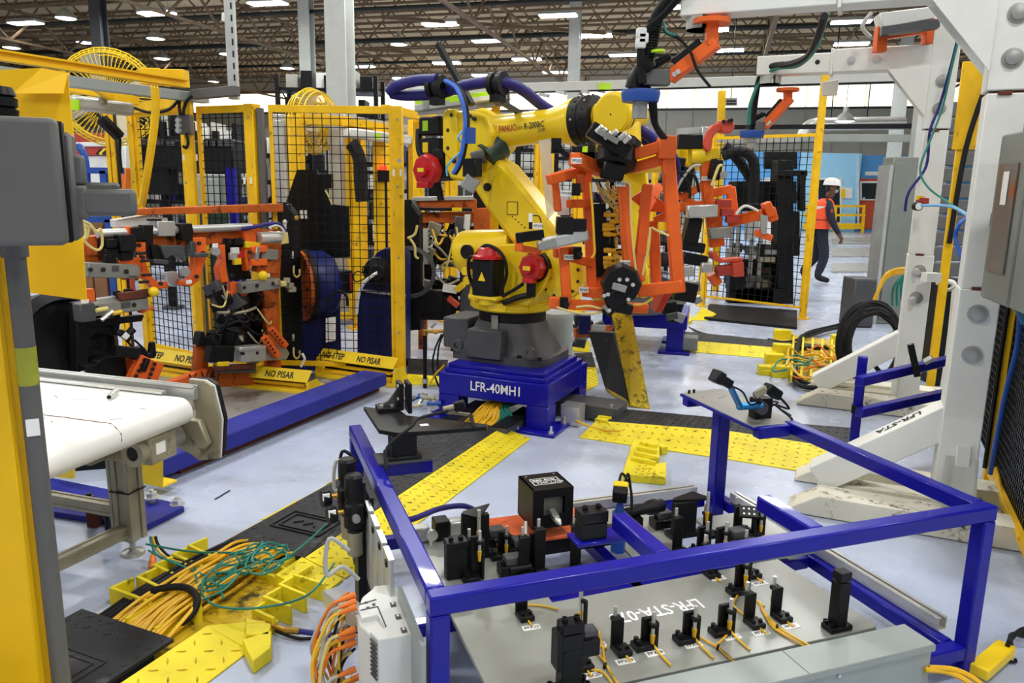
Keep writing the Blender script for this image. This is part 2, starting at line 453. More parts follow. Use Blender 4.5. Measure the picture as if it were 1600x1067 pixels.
# ---------------------------------------------------------------- blue station fixture in front
FA = math.radians(19.6)
E1 = V((math.cos(FA), math.sin(FA), 0)); E2 = V((-math.sin(FA), math.cos(FA), 0))
FO = G(672, 936, 0.6); FO.z = 0
def FX(a, b, z): return FO + E1*a + E2*b + Z*z
RF = M((E1, E2, Z)).transposed()
fr = T('station_frame', 'gloss blue welded tube frame of the inspection station filling the foreground', 'frame', FO, FA)
w = 0.05; ht = 0.6-w/2
def rail(a0, b0, a1, b1, z, name='rail', sec=w):
    return MB().bar(FX(a0, b0, z), FX(a1, b1, z), sec).obj(name, 'gloss_blue', fr, bev=0.006, seg=2)
def legp(a, b, z0, z1, sec=w):
    MB().bar(FX(a, b, z0), FX(a, b, z1), sec, sec, E2).obj('leg', 'gloss_blue', fr, bev=0.006, seg=2)
Lr = 1.822
rail(0, w/2, Lr, w/2, ht); rail(w/2, w, w/2, 1.41, ht); rail(Lr-w/2, w, Lr-w/2, 0.96, ht)
rail(1.615, 0.935, Lr-w, 0.935, ht-0.006)
rail(1.60, 1.46, 1.80, 1.46, ht-0.012)
legp(w/2, w/2, 0.0, ht-w/2); legp(Lr-w/2, w/2, 0.0, ht-w/2); legp(w/2, 1.385, 0, ht-w/2); legp(1.685, 1.28, 0, 0.578, 0.062)
# lower ring
rail(1.745, w, 1.745, 1.32, 0.095); rail(w, w/2, Lr-w, w/2, 0.095); rail(w/2, w, w/2, 1.36, 0.095); rail(w, 1.35, 1.66, 1.35, 0.095)
rail(w, 0.7, 1.72, 0.7, 0.09); rail(0.95, w, 0.95, 1.32, 0.09); rail(1.25, 0.72, 1.25, 1.32, 0.088)
# stubs on the near rail and on the left rail
rail(0.655, w, 0.655, 0.31, ht); rail(1.165, w, 1.165, 0.30, ht); rail(w, 0.96, 0.235, 0.96, ht-0.004)

# top plate at the far right
MB().prism([FX(1.595, 0.93, 0.578), FX(1.835, 0.93, 0.578), FX(1.855, 1.52, 0.578), FX(1.595, 1.5, 0.578)], Z*0.014).obj('tool_plate', 'gloss_blue', fr, bev=0.002)
MB().prism([FX(1.60, 0.936, 0.592), FX(1.83, 0.936, 0.592), FX(1.848, 1.514, 0.592), FX(1.60, 1.494, 0.592)], Z*0.003).obj('plate_surface', 'plate_steel', fr)
MB().prism([FX(1.62, 0.02, 0.05), FX(1.80, 0.02, 0.05), FX(1.80, 0.12, 0.05), FX(1.66, 0.10, 0.05)], Z*0.012).obj('gusset', 'gloss_blue', fr)
MB().cyl(FX(1.63, 1.475, 0.595), FX(1.63, 1.475, 0.612), 0.006, n=8).cyl(FX(1.66, 1.48, 0.595), FX(1.66, 1.48, 0.612), 0.006, n=8).obj('pin', 'black', fr, kind='stuff')
for a, b, n in ((1.72, 1.36, 4), (1.66, 1.40, 1), (1.70, 1.16, 3)):
    for i in range(n):
        MB().cyl(FX(a+i*0.016, b+i*0.006, 0.5945), FX(a+i*0.016, b+i*0.006, 0.5955), 0.004, n=8).obj('hole', 'black', fr)
# struts on the lower ring
def strut(name, p, q, lb):
    r = T(name, lb, 'rail', base((p+q)/2))
    d = (q-p).normalized(); sd = d.cross(Z)
    MB().bar(p, q, 0.041, 0.004).bar(p+sd*0.0185+Z*0.02, q+sd*0.0185+Z*0.02, 0.004, 0.041).bar(p-sd*0.0185+Z*0.02, q-sd*0.0185+Z*0.02, 0.004, 0.041).obj('channel', 'bright_steel', r)
    MB().bar(p+sd*0.012+Z*0.041, q+sd*0.012+Z*0.041, 0.012, 0.003).bar(p-sd*0.012+Z*0.041, q-sd*0.012+Z*0.041, 0.012, 0.003).obj('lip', 'bright_steel', r, kind='stuff')
strut('strut_rail', FX(1.775, 0.10, 0.127), FX(1.755, 1.24, 0.127), 'long bright steel strut rail on the lower right blue tube')
strut('strut_rail', FX(0.90, 1.358, 0.127), FX(1.62, 1.358, 0.127), 'short steel strut rail on the lower far blue tube')

# base plate
bp = T('fixture_plate', 'grey steel base plate with white stencilled station number, carrying the sensor brackets', 'plate', FX(0.86, 0.33, 0.12), FA)
zp = 0.18
MB().prism([FX(0.21, 0.11, zp-0.016), FX(1.50, 0.11, zp-0.016), FX(1.513, 0.125, zp-0.016), FX(1.50, 0.60, zp-0.016), FX(0.21, 0.56, zp-0.016)], Z*0.016).obj('plate', 'plate_steel', bp, bev=0.002)
MB().prism([FX(0.21, 0.56, zp-0.018), FX(0.56, 0.57, zp-0.018), FX(0.56, 1.26, zp-0.018), FX(0.25, 1.26, zp-0.018)], Z*0.016).obj('side_plate', 'plate_steel', bp, bev=0.002)
MB().prism([FX(0.98, 0.78, zp-0.018), FX(1.22, 0.78, zp-0.018), FX(1.22, 1.22, zp-0.018), FX(0.98, 1.22, zp-0.018)], Z*0.016).obj('side_plate', 'plate_steel', bp, bev=0.002)
MB().prism([FX(1.40, 0.62, zp-0.018), FX(1.70, 0.62, zp-0.018), FX(1.70, 1.02, zp-0.018), FX(1.40, 1.02, zp-0.018)], Z*0.016).obj('side_plate', 'plate_steel', bp, bev=0.002)
for a, b in ((0.3, 0.3), (1.4, 0.3), (0.8, 0.3), (1.1, 0.9), (0.4, 0.9), (1.55, 0.75)):
    MB().box(FX(a, b, 0.141), (0.06, 0.06, 0.042), RF).obj('spacer', 'black_steel', bp)
text(bp, 'LFR-STA-070', FX(1.04, 0.44, zp), -E1, -E2, 0.058, 'letter_white', bold=.018, sx=0.75)
# grey wireway along the front
tr = T('wireway', 'long grey steel wireway box along the near edge of the station', 'wireway', FX(0.9, 0.0, 0), FA)
MB().box(FX(0.94, 0.014, 0.107), (1.26, 0.112, 0.17), RF).obj('body', 'trunk_grey', tr, bev=0.003)
MB().box(FX(0.94, 0.0135, 0.196), (1.272, 0.121, 0.008), RF).obj('lid', 'trunk_grey', tr, bev=0.002)
MB().box(FX(0.94, -0.046, 0.187), (1.272, 0.003, 0.02), RF).obj('lid_lip', 'trunk_grey', tr)
MB().lathe(FX(1.20, -0.043, 0.12), FX(1.20, -0.045, 0.12), [(0.012, 0), (0.017, 0), (0.017, 1), (0.012, 1)], 20).obj('knockout', 'charcoal', tr)
MB().cyl(FX(1.21, -0.044, 0.17), FX(1.21, -0.05, 0.17), 0.005, n=10).obj('screw', 'bright_steel', tr)
MB().box(FX(1.10, 0.0135, 0.2003), (0.0015, 0.12, 0.001), RF).obj('lid_seam', 'black', tr)
for a in (0.4, 1.5):
    MB().box(FX(a, 0.015, 0.011), (0.05, 0.1, 0.022), RF).obj('support_foot', 'charcoal', tr)
# sensor brackets: local frame x=e1 y=e2, foot towards -y
def bolt(mb, x, y, z, r=0.0065, h=0.008): mb.cyl((x, y, z), (x, y, z+h), r, n=10)
def bracket(tagtxt, px, py, h, lb, kind=0, wd=0.042, z=zp, pin=1, tagp=None, cable=True, rz=0.0, foot=True):
    g = G(px, py, z)
    r = T('sensor_bracket', lb, 'sensor bracket', g, FA+rz, 'sensor brackets on the base plate')
    if kind == 0:       # plate behind, foot in front
        if foot:
            MB().box((0, 0.0, 0.009), (wd+0.006, 0.05, 0.018)).obj('foot', 'black_steel', r, True, bev=0.002)
            for sx in (-0.012, 0.014):
                b = MB(); bolt(b, sx, -0.006, 0.018); b.obj('bolt', 'black_steel', r, True)
        MB().box((-0.004, 0.029, h/2), (wd, 0.011, h)).obj('upright', 'black', r, True, bev=0.003)
        sx, sy = -0.004, 0.048
        MB().box((sx, 0.042, h-0.006), (wd*0.7, 0.018, 0.012)).obj('sensor_mount', 'black', r, True)
    else:               # foot to the left, sensor held in a fork in front
        MB().box((-0.022, 0.0, 0.009), (0.06, 0.046, 0.018)).obj('foot', 'black_steel', r, True, bev=0.002)
        b = MB(); bolt(b, -0.038, -0.004, 0.018, 0.008, 0.012); b.obj('bolt', 'black_steel', r, True)
        b = MB(); bolt(b, -0.036, 0.014, 0.018, 0.008, 0.012); b.obj('bolt', 'black_steel', r, True)
        MB().box((0.002, 0.014, h/2+0.006), (wd, 0.014, h-0.012)).box((0.018, -0.006, h/2), (0.01, 0.03, h*0.95)).obj('upright', 'black', r, True, bev=0.003)
        MB().box((0.008, -0.012, h-0.012), (0.026, 0.026, 0.014)).obj('sensor_mount', 'black', r, True, bev=0.003)
        sx, sy = 0.006, -0.012
    if pin:
        s = MB().cyl((sx, sy, h-0.045), (sx, sy, h+0.03), 0.0062, n=12).obj('sensor', 'bright_steel', r, True)
        MB().cyl((sx, sy, h-0.085), (sx, sy, h-0.045), 0.005, 0.0085, n=10).obj('connector', 'cable_yellow', s, True)
        if cable:
            MB().tube([(sx, sy, h-0.085), (sx+0.003, sy-0.004, max(0.012, h-0.11)), (sx+0.004, sy-0.045, 0.006), (sx+0.006, sy-0.10, 0.005)], 0.0035, n=6).obj('sensor_cable', 'cable_yellow', s, True)
    if tagtxt:
        p = G(*tagp, z) if tagp else g - E2*0.045 + E1*0.012
        t = MB().box(p+Z*0.0012, (0.058, 0.026, 0.002), RF).obj('tag', 'label_white', r, smooth=False)
        text(t, tagtxt, p - E1*0.024 - E2*0.008 + Z*0.0024, E1, E2, 0.015, 'ink', sx=0.85)
    return r
bracket('PPX23', 821, 966, 0.085, 'low sensor bracket under the near rail, tag ending 23', tagp=(830, 981))
bracket('PPX21', 926, 1005, 0.135, 'slim sensor bracket just right of the tall locator, tag ending 21', wd=0.014, tagp=(933, 1009), rz=0.5, foot=False)
bracket('PPX20', 912, 1043, 0.10, 'sensor bracket tucked behind the tall locator, tag ending 20', tagp=(925, 1056))
bracket('PPX19', 972, 1020, 0.098, 'plain plate sensor bracket, first right of the tall locator, tag ending 19', tagp=(977, 1034))
bracket('PPX18', 1013, 1010, 0.092, 'forked sensor bracket second right of the tall locator, cable crossing its tag', kind=1, tagp=(1023, 1021))
bracket('PPX14', 1078, 1000, 0.092, 'forked sensor bracket in front of the white stencilled number', kind=1, tagp=(1083, 1008))
bracket('PPX11', 1133, 988, 0.092, 'forked sensor bracket with clear sleeve on its cable, tag ending 11', kind=1, tagp=(1144, 996))
bracket('PPX12', 1180, 978, 0.10, 'plain plate sensor bracket between two forked ones, tag ending 12', tagp=(1189, 989))
bracket('PPX1', 1222, 968, 0.10, 'rightmost small sensor bracket, beside the tall square post', tagp=(1236, 979))
bracket('PPX5', 1112, 900, 0.11, 'sensor bracket half hidden under the near rail, tag ending 5', tagp=(1122, 904))
bracket('PPX4', 1176, 900, 0.13, 'sensor bracket under the near rail with a wide foot, tag ending 4', tagp=(1187, 912))
bracket('', 1158, 925, 0.115, 'sensor bracket behind the forked one, holding a clear nut and yellow plug', kind=1)
# brackets beyond the near rail
far = [(824, 905, 0.15, 0, 'sensor bracket behind the near rail under the black camera box'), (745, 905, 0.16, 1, 'sensor bracket with bright pin next to the twin bolted block'),
       (905, 893, 0.17, 0, 'wide plate sensor bracket in front of the orange plate'), (849, 900, 0.17, 0, 'plate sensor bracket at the left end of the orange plate'),
       (787, 870, 0.10, 1, 'low sensor bracket with round nut left of the silver rod'), (836, 890, 0.14, 1, 'sensor bracket with silver arm below the black camera box'),
       (1065, 866, 0.14, 0, 'plate sensor bracket below the far triangular post'), (1098, 862, 0.10, 1, 'sensor bracket with grey cap left of the clamp block'),
       (1112, 838, 0.09, 0, 'sensor bracket behind the clamp block'), (1126, 880, 0.14, 1, 'sensor bracket pin peeping over the near rail, middle'),
       (1160, 830, 0.10, 0, 'sensor bracket left of the tilted six hole block'), (1183, 835, 0.09, 1, 'sensor bracket right of the tilted six hole block'), (740, 895, 0.12, 0, 'pin sensor bracket at the left end behind the near rail')]
for x, y, h, k, lb in far: bracket('', x, y, h, lb, kind=k, cable=False)
# tall locator posts
def cap_screws(r, pts, rad=0.009, h=0.012, m='black_steel'):
    for p in pts: MB().lathe(p, V(p)+Z*h, [(0, 0), (rad, 0), (rad, 1), (rad*0.55, 1), (rad*0.5, 0.6), (0, 0.6)], 10).obj('cap_screw', m, r)
q = G(1307, 982, zp); r = T('locator_post', 'tall square black locator post at the plate corner by the right rail', 'locator', q, FA)
MB().box(q+Z*0.009, (0.085, 0.05, 0.018), RF).obj('foot', 'black_steel', r, bev=0.002)
MB().box(q+Z*0.092, (0.042, 0.042, 0.15), RF).obj('post', 'black', r, bev=0.002)
MB().box(q+Z*0.187, (0.044, 0.04, 0.03), RF).obj('head', 'black_steel', r, bev=0.002)
cap_screws(r, [q+E1*0.033+E2*0.014+Z*0.018, q-E1*0.033-E2*0.01+Z*0.018, q-E1*0.033+E2*0.014+Z*0.018])
q = G(888, 1082, zp); r = T('locator_post', 'large black stepped locator with bolted head, nearest the camera on the base plate', 'locator', q, FA)
MB().box(q+Z*0.01-E1*0.0, (0.12, 0.06, 0.02), RF).obj('foot', 'black_steel', r, bev=0.002)
MB().box(q+Z*0.075, (0.062, 0.045, 0.13), RF).obj('post', 'black', r, bev=0.003)
MB().box(q+Z*0.135+E1*0.028, (0.11, 0.04, 0.05), RF).obj('arm', 'black', r, bev=0.003)
MB().box(q+Z*0.165, (0.062, 0.046, 0.045), RF).obj('riser', 'black', r, bev=0.002)
MB().box(q+Z*0.205, (0.066, 0.045, 0.03), RF).obj('head', 'black_steel', r, bev=0.003)
MB().box(q+Z*0.14-E1*0.038, (0.016, 0.05, 0.11), RF).obj('side_plate', 'black', r, bev=0.002)
MB().box(q+Z*0.18+E1*0.055, (0.042, 0.04, 0.016), RF).obj('pad', 'charcoal', r, bev=0.002)
cap_screws(r, [q+E1*0.018+Z*0.22, q-E1*0.018+Z*0.22]+[q+E1*s*0.05+E2*t+Z*0.02 for s in (-1, 1) for t in (-0.015, 0.015)])
# triangular tall posts
def tri_post(x, y, ztop, lb, tipx, tipy):
    q = G(x, y, zp); h = ztop-zp
    r = T('corner_post', lb, 'locator', q, FA)
    MB().prism([q-E1*0.055-E2*0.02, q+E1*0.05-E2*0.02, q+E1*0.05+E2*0.005, q-E1*0.055+E2*0.005], Z*h).obj('post', 'black', r, bev=0.002)
    MB().prism([q-E1*0.055+E2*0.0+Z*h, q+E1*tipx+E2*tipy+Z*h, q+E1*0.075+E2*0.06+Z*h, q-E1*0.04+E2*0.02+Z*h], Z*0.008).obj('top_plate', 'black_steel', r)
    t = q+E1*tipx*0.85+E2*tipy*0.85+Z*h
    s = MB().cyl(t-Z*0.05, t+Z*0.035, 0.007, n=12).obj('sensor', 'bright_steel', r)
    MB().cyl(t-Z*0.1, t-Z*0.05, 0.005, 0.0095, n=10).obj('connector', 'cable_yellow', s)
    MB().box(q+Z*0.01, (0.13, 0.06, 0.02), RF).obj('foot', 'black_steel', r)
    MB().tube([t-Z*0.1, t-Z*0.14+E1*0.004, t-Z*(h-0.01)-E1*0.03, t-Z*(h-0.006)-E1*0.09], 0.0035, n=6).obj('sensor_cable', 'cable_yellow', s)
tri_post(742, 868, 0.35, 'tall black post with triangular top holding a pin sensor, left side of the station', 0.0, -0.055)
tri_post(1066, 836, 0.33, 'tall black post with triangular top holding a pin sensor, beside the long lens', 0.11, -0.03)
# orange plate
op = T('mounting_plate', 'worn orange mounting plate under the black camera box', 'plate', FX(0.77, 1.1, 0.18), FA)
MB().prism([FX(0.50, 0.985, 0.19), FX(0.97, 0.98, 0.19), FX(1.03, 1.22, 0.19), FX(0.50, 1.225, 0.19)], Z*0.014).obj('plate', 'plate_orange', op, bev=0.002)
MB().box(FX(0.77, 1.03, 0.155), (0.5, 0.05, 0.07), RF).box(FX(0.77, 1.2, 0.155), (0.5, 0.05, 0.07), RF).obj('riser', 'black_steel', op, kind='stuff')
# camera box
cb = T('camera_box', 'black square camera box with silver nozzle in its window, above the orange plate', 'camera', FX(0.722, 1.06, 0.2), FA)
c = FX(0.722, 1.06, 0.33); hw, hd, hz = 0.085, 0.082, 0.08
MB().box(c-E1*(hw-0.004), (0.008, 2*hd, 2*hz), RF).box(c+E1*(hw-0.004), (0.008, 2*hd, 2*hz), RF).box(c+E2*(hd-0.004), (2*hw, 0.008, 2*hz), RF).box(c-Z*(hz-0.004), (2*hw, 2*hd, 0.008), RF).box(c+Z*(hz-0.004), (2*hw, 2*hd, 0.008), RF).obj('housing', 'black', cb)
MB().box(c-E2*(hd+0.002)+E1*0.0675, (0.035, 0.006, 0.16), RF).box(c-E2*(hd+0.002)-E1*0.062, (0.046, 0.006, 0.16), RF).box(c-E2*(hd+0.002)+E1*0.006+Z*0.063, (0.09, 0.006, 0.034), RF).box(c-E2*(hd+0.002)+E1*0.006-Z*0.053, (0.09, 0.006, 0.054), RF).obj('front_frame', 'black', cb)
MB().box(c-E2*0.05+E1*0.005, (0.1, 0.004, 0.09), RF).obj('window_back', 'cast_grey', cb)
n0 = c-E2*0.06+E1*0.002-Z*0.02; nd = (-E2*0.9+E1*0.12-Z*0.35).normalized()
MB().bar(n0, n0+nd*0.05, 0.026).obj('nozzle_body', 'steel', cb, bev=0.003)
MB().lathe(n0+nd*0.05, n0+nd*0.085, [(0, 0), (0.013, 0), (0.014, 0.35), (0.005, 0.9), (0, 1)], 14).obj('nozzle', 'bright_steel', cb)
MB().box(c-Z*0.105-E1*0.01, (0.02, 0.03, 0.05), RF).obj('stand', 'black', cb)
tp = c+Z*(hz+0.0006)
def frame_rect(o, w_, h_, t):
    m = MB()
    for s in (-1, 1):
        m.box(o+E2*s*h_/2, (w_, t, 0.001), RF); m.box(o+E1*s*w_/2, (t, h_, 0.001), RF)
    m.box(o+E2*0.002, (w_, t, 0.001), RF); return m
frame_rect(tp-E2*0.002, 0.115, 0.062, 0.003).obj('printed_border', 'letter_white', cb)
text(cb, 'TMP-L700', tp-E1*0.046-E2*0.028, E1, E2, 0.017, 'letter_white', sx=1.1)
m = MB(); x = -0.05
for wd_ in (0.007, 0.005, 0.008, 0.004, 0.006, -0.008, 0.007, 0.005, 0.006, 0.004, 0.007, 0.005):
    if wd_ > 0: m.box(tp+E1*(x+wd_/2)+E2*0.013, (wd_, 0.008+0.004*(wd_ > 0.006), 0.001), RF)
    x += abs(wd_)+0.002
m.obj('printed_line', 'letter_white', cb, kind='stuff')
for s in (-1, 1): MB().cyl(tp+E1*s*0.06+E2*0.06, tp+E1*s*0.06+E2*0.06+Z*0.002, 0.004, n=10).obj('screw', 'bright_steel', cb)
# silver prop rod
MB().cyl(FX(0.60, 0.95, 0.30), FX(0.545, 0.80, 0.185), 0.0065, n=10).obj('prop_rod', 'bright_steel')
tag(bpy.data.objects['prop_rod'], 'thin silver rod leaning left of the black camera box', 'rod')
# two bolted clamp blocks
def clamp_block(x, y, z, lb):
    q = G(x, y, z); r = T('clamp_block', lb, 'clamp', q, FA)
    MB().box(q+Z*0.02, (0.10, 0.06, 0.04), RF).obj('body', 'black_steel', r, bev=0.003)
    MB().box(q+Z*0.055, (0.06, 0.05, 0.03), RF).obj('jaw', 'charcoal', r, bev=0.003)
    MB().cyl(q+Z*0.03-E1*0.02-E2*0.03, q+Z*0.03+E1*0.06-E2*0.03, 0.014, n=12).obj('cylinder', 'black', r)
    cap_screws(r, [q+E1*0.035+Z*0.04, q-E1*0.035+Z*0.04])
for x, y, lb in ((800, 895, 'black clamp block with grey jaw at the foot of the silver rod'), (1150, 852, 'black clamp block with round knob on the right side plate'),
                 (775, 850, 'black clamp block behind the left triangular post'), (1035, 822, 'black clamp block with white top under the long lens'), (812, 866, 'grey hexagon clamp under the black camera box')):
    clamp_block(x, y, zp, lb)
q = G(712, 900, zp); r = T('stop_block', 'black twin screw stop block in the left corner behind the near rail', 'stop block', q, FA)
MB().box(q+Z*0.06, (0.075, 0.05, 0.12), RF).obj('body', 'black', r, bev=0.003)
MB().box(q+Z*0.13, (0.08, 0.055, 0.022), RF).obj('cap', 'black_steel', r, bev=0.003)
cap_screws(r, [q+E1*s*0.018+Z*0.141 for s in (-1, 1)])
# pneumatic cylinder at the left
q = G(700, 838, zp); r = T('air_cylinder', 'silver and black air cylinder lying left of the triangular post', 'cylinder', q, FA)
MB().box(q+Z*0.04-E1*0.03, (0.06, 0.07, 0.08), RF).obj('end_block', 'black', r, bev=0.004)
MB().box(q+Z*0.04+E1*0.05, (0.1, 0.06, 0.06), RF).obj('barrel', 'alu', r, bev=0.012, seg=3)
MB().lathe(q-E1*0.075+Z*0.035-E2*0.03, q-E1*0.075+Z*0.035-E2*0.05, [(0, 0), (0.022, 0), (0.022, 1), (0.018, 1.05), (0, 1.05)], 18).obj('gauge', 'bright_steel', r)
MB().box(q-E1*0.12+Z*0.03, (0.08, 0.05, 0.06), RF).obj('valve', 'alu', r, bev=0.004)
h = MB().tube([FX(0.08, 0.86, 0.42), FX(0.16, 0.95, 0.37), FX(0.3, 1.1, 0.33), FX(0.42, 1.16, 0.30), FX(0.5, 1.18, 0.24)], 0.011, n=10).obj('air_hose', 'hose_blue'); tag(h, 'thick dark blue hose running along the left of the station past the triangular post', 'hose')
# block and blue bracket under the left stub
q = FX(0.58, 0.355, 0.0); r = T('rest_block', 'black screwed rest block on a blue bracket at the end of the left stub tube', 'rest block', q, FA)
MB().box(q+Z*0.508+E1*0.02, (0.15, 0.085, 0.012), RF).obj('bracket', 'gloss_blue', r, bev=0.002)
MB().box(q+Z*0.54+E1*0.005, (0.085, 0.055, 0.05), RF).obj('lower_block', 'black', r, bev=0.002)
MB().box(q+Z*0.585+E1*0.005, (0.088, 0.058, 0.036), RF).obj('upper_block', 'black_steel', r, bev=0.002)
cap_screws(r, [q+E1*(0.005+s*0.022)+Z*0.603 for s in (-1, 1)])

# long lens camera and yellow scanner
q = G(985, 800, 0.30); r = T('lens_camera', 'long black cylindrical lens lying behind the yellow scanner', 'camera', base(q, zp), FA)
d = E1*0.98+E2*0.15
MB().lathe(q-d*0.02, q+d*0.16, [(0, 0), (0.02, 0), (0.022, 0.5), (0.03, 0.62), (0.032, 0.8), (0.026, 0.82), (0.026, 1), (0, 1)], 18).obj('barrel', 'black', r)
MB().box(q-Z*0.07+d*0.02, (0.05, 0.06, 0.1), RF).obj('mount', 'black_steel', r)
q = G(968, 800, 0.34); r = T('barcode_scanner', 'yellow and black scanner head on a blue swivel mount by the stub tube', 'scanner', base(q, zp), FA)
MB().cyl(q-Z*0.16, q+Z*0.0, 0.028, n=16).cyl(q, q+Z*0.03, 0.02, 0.014).obj('swivel', 'valve_blue', r)
MB().cyl(q+Z*0.03, q+Z*0.06, 0.012, n=10).obj('stem', 'valve_blue', r)
hd_ = q+Z*0.085; RS = M.Rotation(FA-0.55, 3, 'Z') @ M.Rotation(0.25, 3, 'X')
MB().box(hd_ + RS @ V((0, -0.022, 0)), (0.055, 0.045, 0.05), RS).obj('head', 'black', r, bev=0.004)
MB().box(hd_ + RS @ V((0, 0.016, 0)), (0.057, 0.032, 0.052), RS).obj('back_shell', 'sign_yellow', r, bev=0.004)
for s in (-0.01, 0.012):
    MB().tube([hd_+RS @ V((s, 0.03, 0.01)), hd_+RS @ V((s+0.01, 0.075, 0.03)), hd_+E1*0.06+E2*0.03-Z*0.01, hd_+E1*0.05-Z*0.09, hd_+E1*0.02-Z*0.13], 0.005, n=6).obj('cable', 'rubber', r)
# six hole block
q = G(1170, 800, 0.28); r = T('hole_block', 'tilted black block with six pale holes on the right of the station', 'block', base(q, zp), FA)
RS = M.Rotation(FA-0.5, 3, 'Z') @ M.Rotation(0.7, 3, 'X')
MB().box(q, (0.075, 0.05, 0.015), RS).obj('block', 'black', r, bev=0.002)
for i in range(6): MB().cyl(q+RS @ V(((i % 3-1)*0.02, (i//3-0.5)*0.022, 0.0076)), q+RS @ V(((i % 3-1)*0.02, (i//3-0.5)*0.022, 0.0082)), 0.004, n=8).obj('hole', 'steel', r)
MB().bar(q+RS @ V((0.02, -0.03, 0)), V((q.x+0.03, q.y-0.03, zp)), 0.014).obj('stand', 'black', r)
# post under the right stub


# black arm assembly on the left rail
ar = T('probe_bracket', 'black angled probe arm and pedestal bolted to the left blue rail', 'bracket', FX(0.15, 0.96, 0.6), FA)
q = FX(0.13, 0.965, 0.6)
MB().box(q+Z*0.004, (0.19, 0.11, 0.008), RF).obj('foot_plate', 'charcoal', ar)
MB().box(q+Z*0.05+E1*0.0, (0.09, 0.075, 0.085), RF).obj('pedestal', 'black', ar, bev=0.003)
MB().box(q+Z*0.0145, (0.12, 0.10, 0.014), RF).obj('pedestal_foot', 'black_steel', ar, bev=0.002)
zt = 0.692
pl = [G(x, y, zt) for x, y in ((568, 641), (628, 649), (636, 655), (762, 669), (760, 673), (622, 683), (592, 678))]
MB().prism(pl, Z*0.016).obj('arm_plate', 'black_steel', ar, bev=0.002)
lb_ = G(663, 664, zt+0.0165); MB().box(lb_+Z*0.0005, (0.03, 0.025, 0.001), RF).obj('sticker', 'label_white', ar)
q2 = G(607, 640, zt+0.016)
MB().box(q2+Z*0.008, (0.09, 0.07, 0.016), RF).obj('angle_foot', 'black_steel', ar, bev=0.002)
MB().box(q2+Z*0.055+E1*0.045, (0.018, 0.07, 0.105), RF).obj('angle_upright', 'black', ar, bev=0.002)
MB().box(q2+Z*0.05+E1*0.075+E2*-0.01, (0.016, 0.075, 0.12), RF).obj('face_plate', 'black', ar, bev=0.003)
MB().prism([q2+E1*0.04+Z*0.09-E2*0.005, q2+E1*0.04+Z*0.016-E2*0.005, q2-E1*0.04+Z*0.016-E2*0.005, q2+E1*0.0+Z*0.035-E2*0.005], E2*0.012).obj('rib', 'charcoal', ar)
for dx, dz in ((0.03, 0.095), (0.03, 0.045)):
    MB().hexb(q2+E1*dx-E2*0.02+Z*dz, q2+E1*(dx+0.03)-E2*0.02+Z*dz, 0.008).obj('bolt', 'steel', ar)
for dx, dy in ((-0.03, -0.02), (-0.03, 0.02), (0.01, -0.02)):
    MB().hexb(q2+E1*dx+E2*dy+Z*0.016, q2+E1*dx+E2*dy+Z*0.026, 0.008).obj('bolt', 'steel', ar)
c0 = G(700, 642, 0.75)
cbl = MB().tube([FX(0.045, 0.82, 0.62), FX(0.06, 0.87, 0.68), FX(0.15, 0.9, 0.735), c0-E1*0.12-E2*0.06, c0], 0.0055, n=8).obj('probe_cable', 'rubber', ar)
pr_ = T('probe_sensor', 'brown metal probe sensor with cable above the black arm', 'sensor', base(G(716, 640, 0.75), 0.71), FA)
p0 = G(693, 640, 0.75); p1 = G(727, 632, 0.77)
MB().cyl(p0, (p0+p1)/2, 0.012, n=12).obj('body', 'alu_worn', pr_)
MB().bar((p0+p1)/2, p1, 0.03, 0.036).obj('head', 'black_steel', pr_, bev=0.004)
MB().bar(p0-Z*0.005-E2*0.01, G(735, 648, 0.72), 0.014, 0.01).obj('clamp_arm', 'alu_worn', pr_)
MB().bar(G(735, 648, 0.72), G(740, 668, 0.705), 0.014, 0.012).obj('support', 'black_steel', pr_)
# camera pair on the far right plate
q = G(1187, 652, 0.595); r = T('camera_stand', 'black block on the far right plate holding two small cameras on blue and black arms', 'camera stand', q, FA)
MB().box(q+Z*0.045, (0.085, 0.05, 0.09), RF).obj('block', 'black', r, bev=0.002)
a = q+Z*0.055-E1*0.025-E2*0.03
MB().lathe(a, a-E2*0.02, [(0, 0), (0.028, 0), (0.028, 1), (0.018, 1.05), (0, 1.05)], 16).obj('dial', 'charcoal', r)
b = G(1156, 635, 0.655); c = G(1139, 600, 0.80)
MB().cyl(a+Z*0.012-E2*0.012, b, 0.016, n=14).sph(b, 0.017, 12).cyl(b, c, 0.013, n=14).obj('blue_arm', 'cyan_blue', r)
d = G(1113, 584, 0.85); k = (d-c)
MB().bar(c-k*0.05, c+k*0.5, 0.04, 0.036).obj('camera_body', 'black', r, bev=0.004)
MB().bar(c+k*0.12, c+k*0.4, 0.03, 0.04).obj('camera_band', 'steel', r, bev=0.003)
MB().bar(c+k*0.5, c+k*0.9, 0.052, 0.05).obj('camera_hood', 'black_steel', r, bev=0.004)
e = G(1180, 615, 0.74); f = G(1199, 606, 0.77); g = G(1216, 618, 0.73)
MB().cyl(a+Z*0.02, e, 0.011, n=10).obj('black_arm', 'black', r)
MB().bar(e-Z*0.008, f, 0.034, 0.03).obj('arm_joint', 'alu_worn', r, bev=0.004)
MB().bar(f-(g-f)*0.1, g, 0.045, 0.04).obj('second_camera', 'black', r, bev=0.005)
MB().tube([g, g+E1*0.06-Z*0.06, FX(1.80, 1.05, 0.64), FX(1.815, 0.98, 0.61), FX(1.81, 0.955, 0.603)], 0.005, n=8).obj('cable', 'rubber', r)
MB().tube([q+E1*0.043+Z*0.04, q+E1*0.09+Z*0.06, FX(1.83, 1.12, 0.63), FX(1.84, 1.0, 0.605)], 0.004, n=8).obj('cable', 'rubber', r)
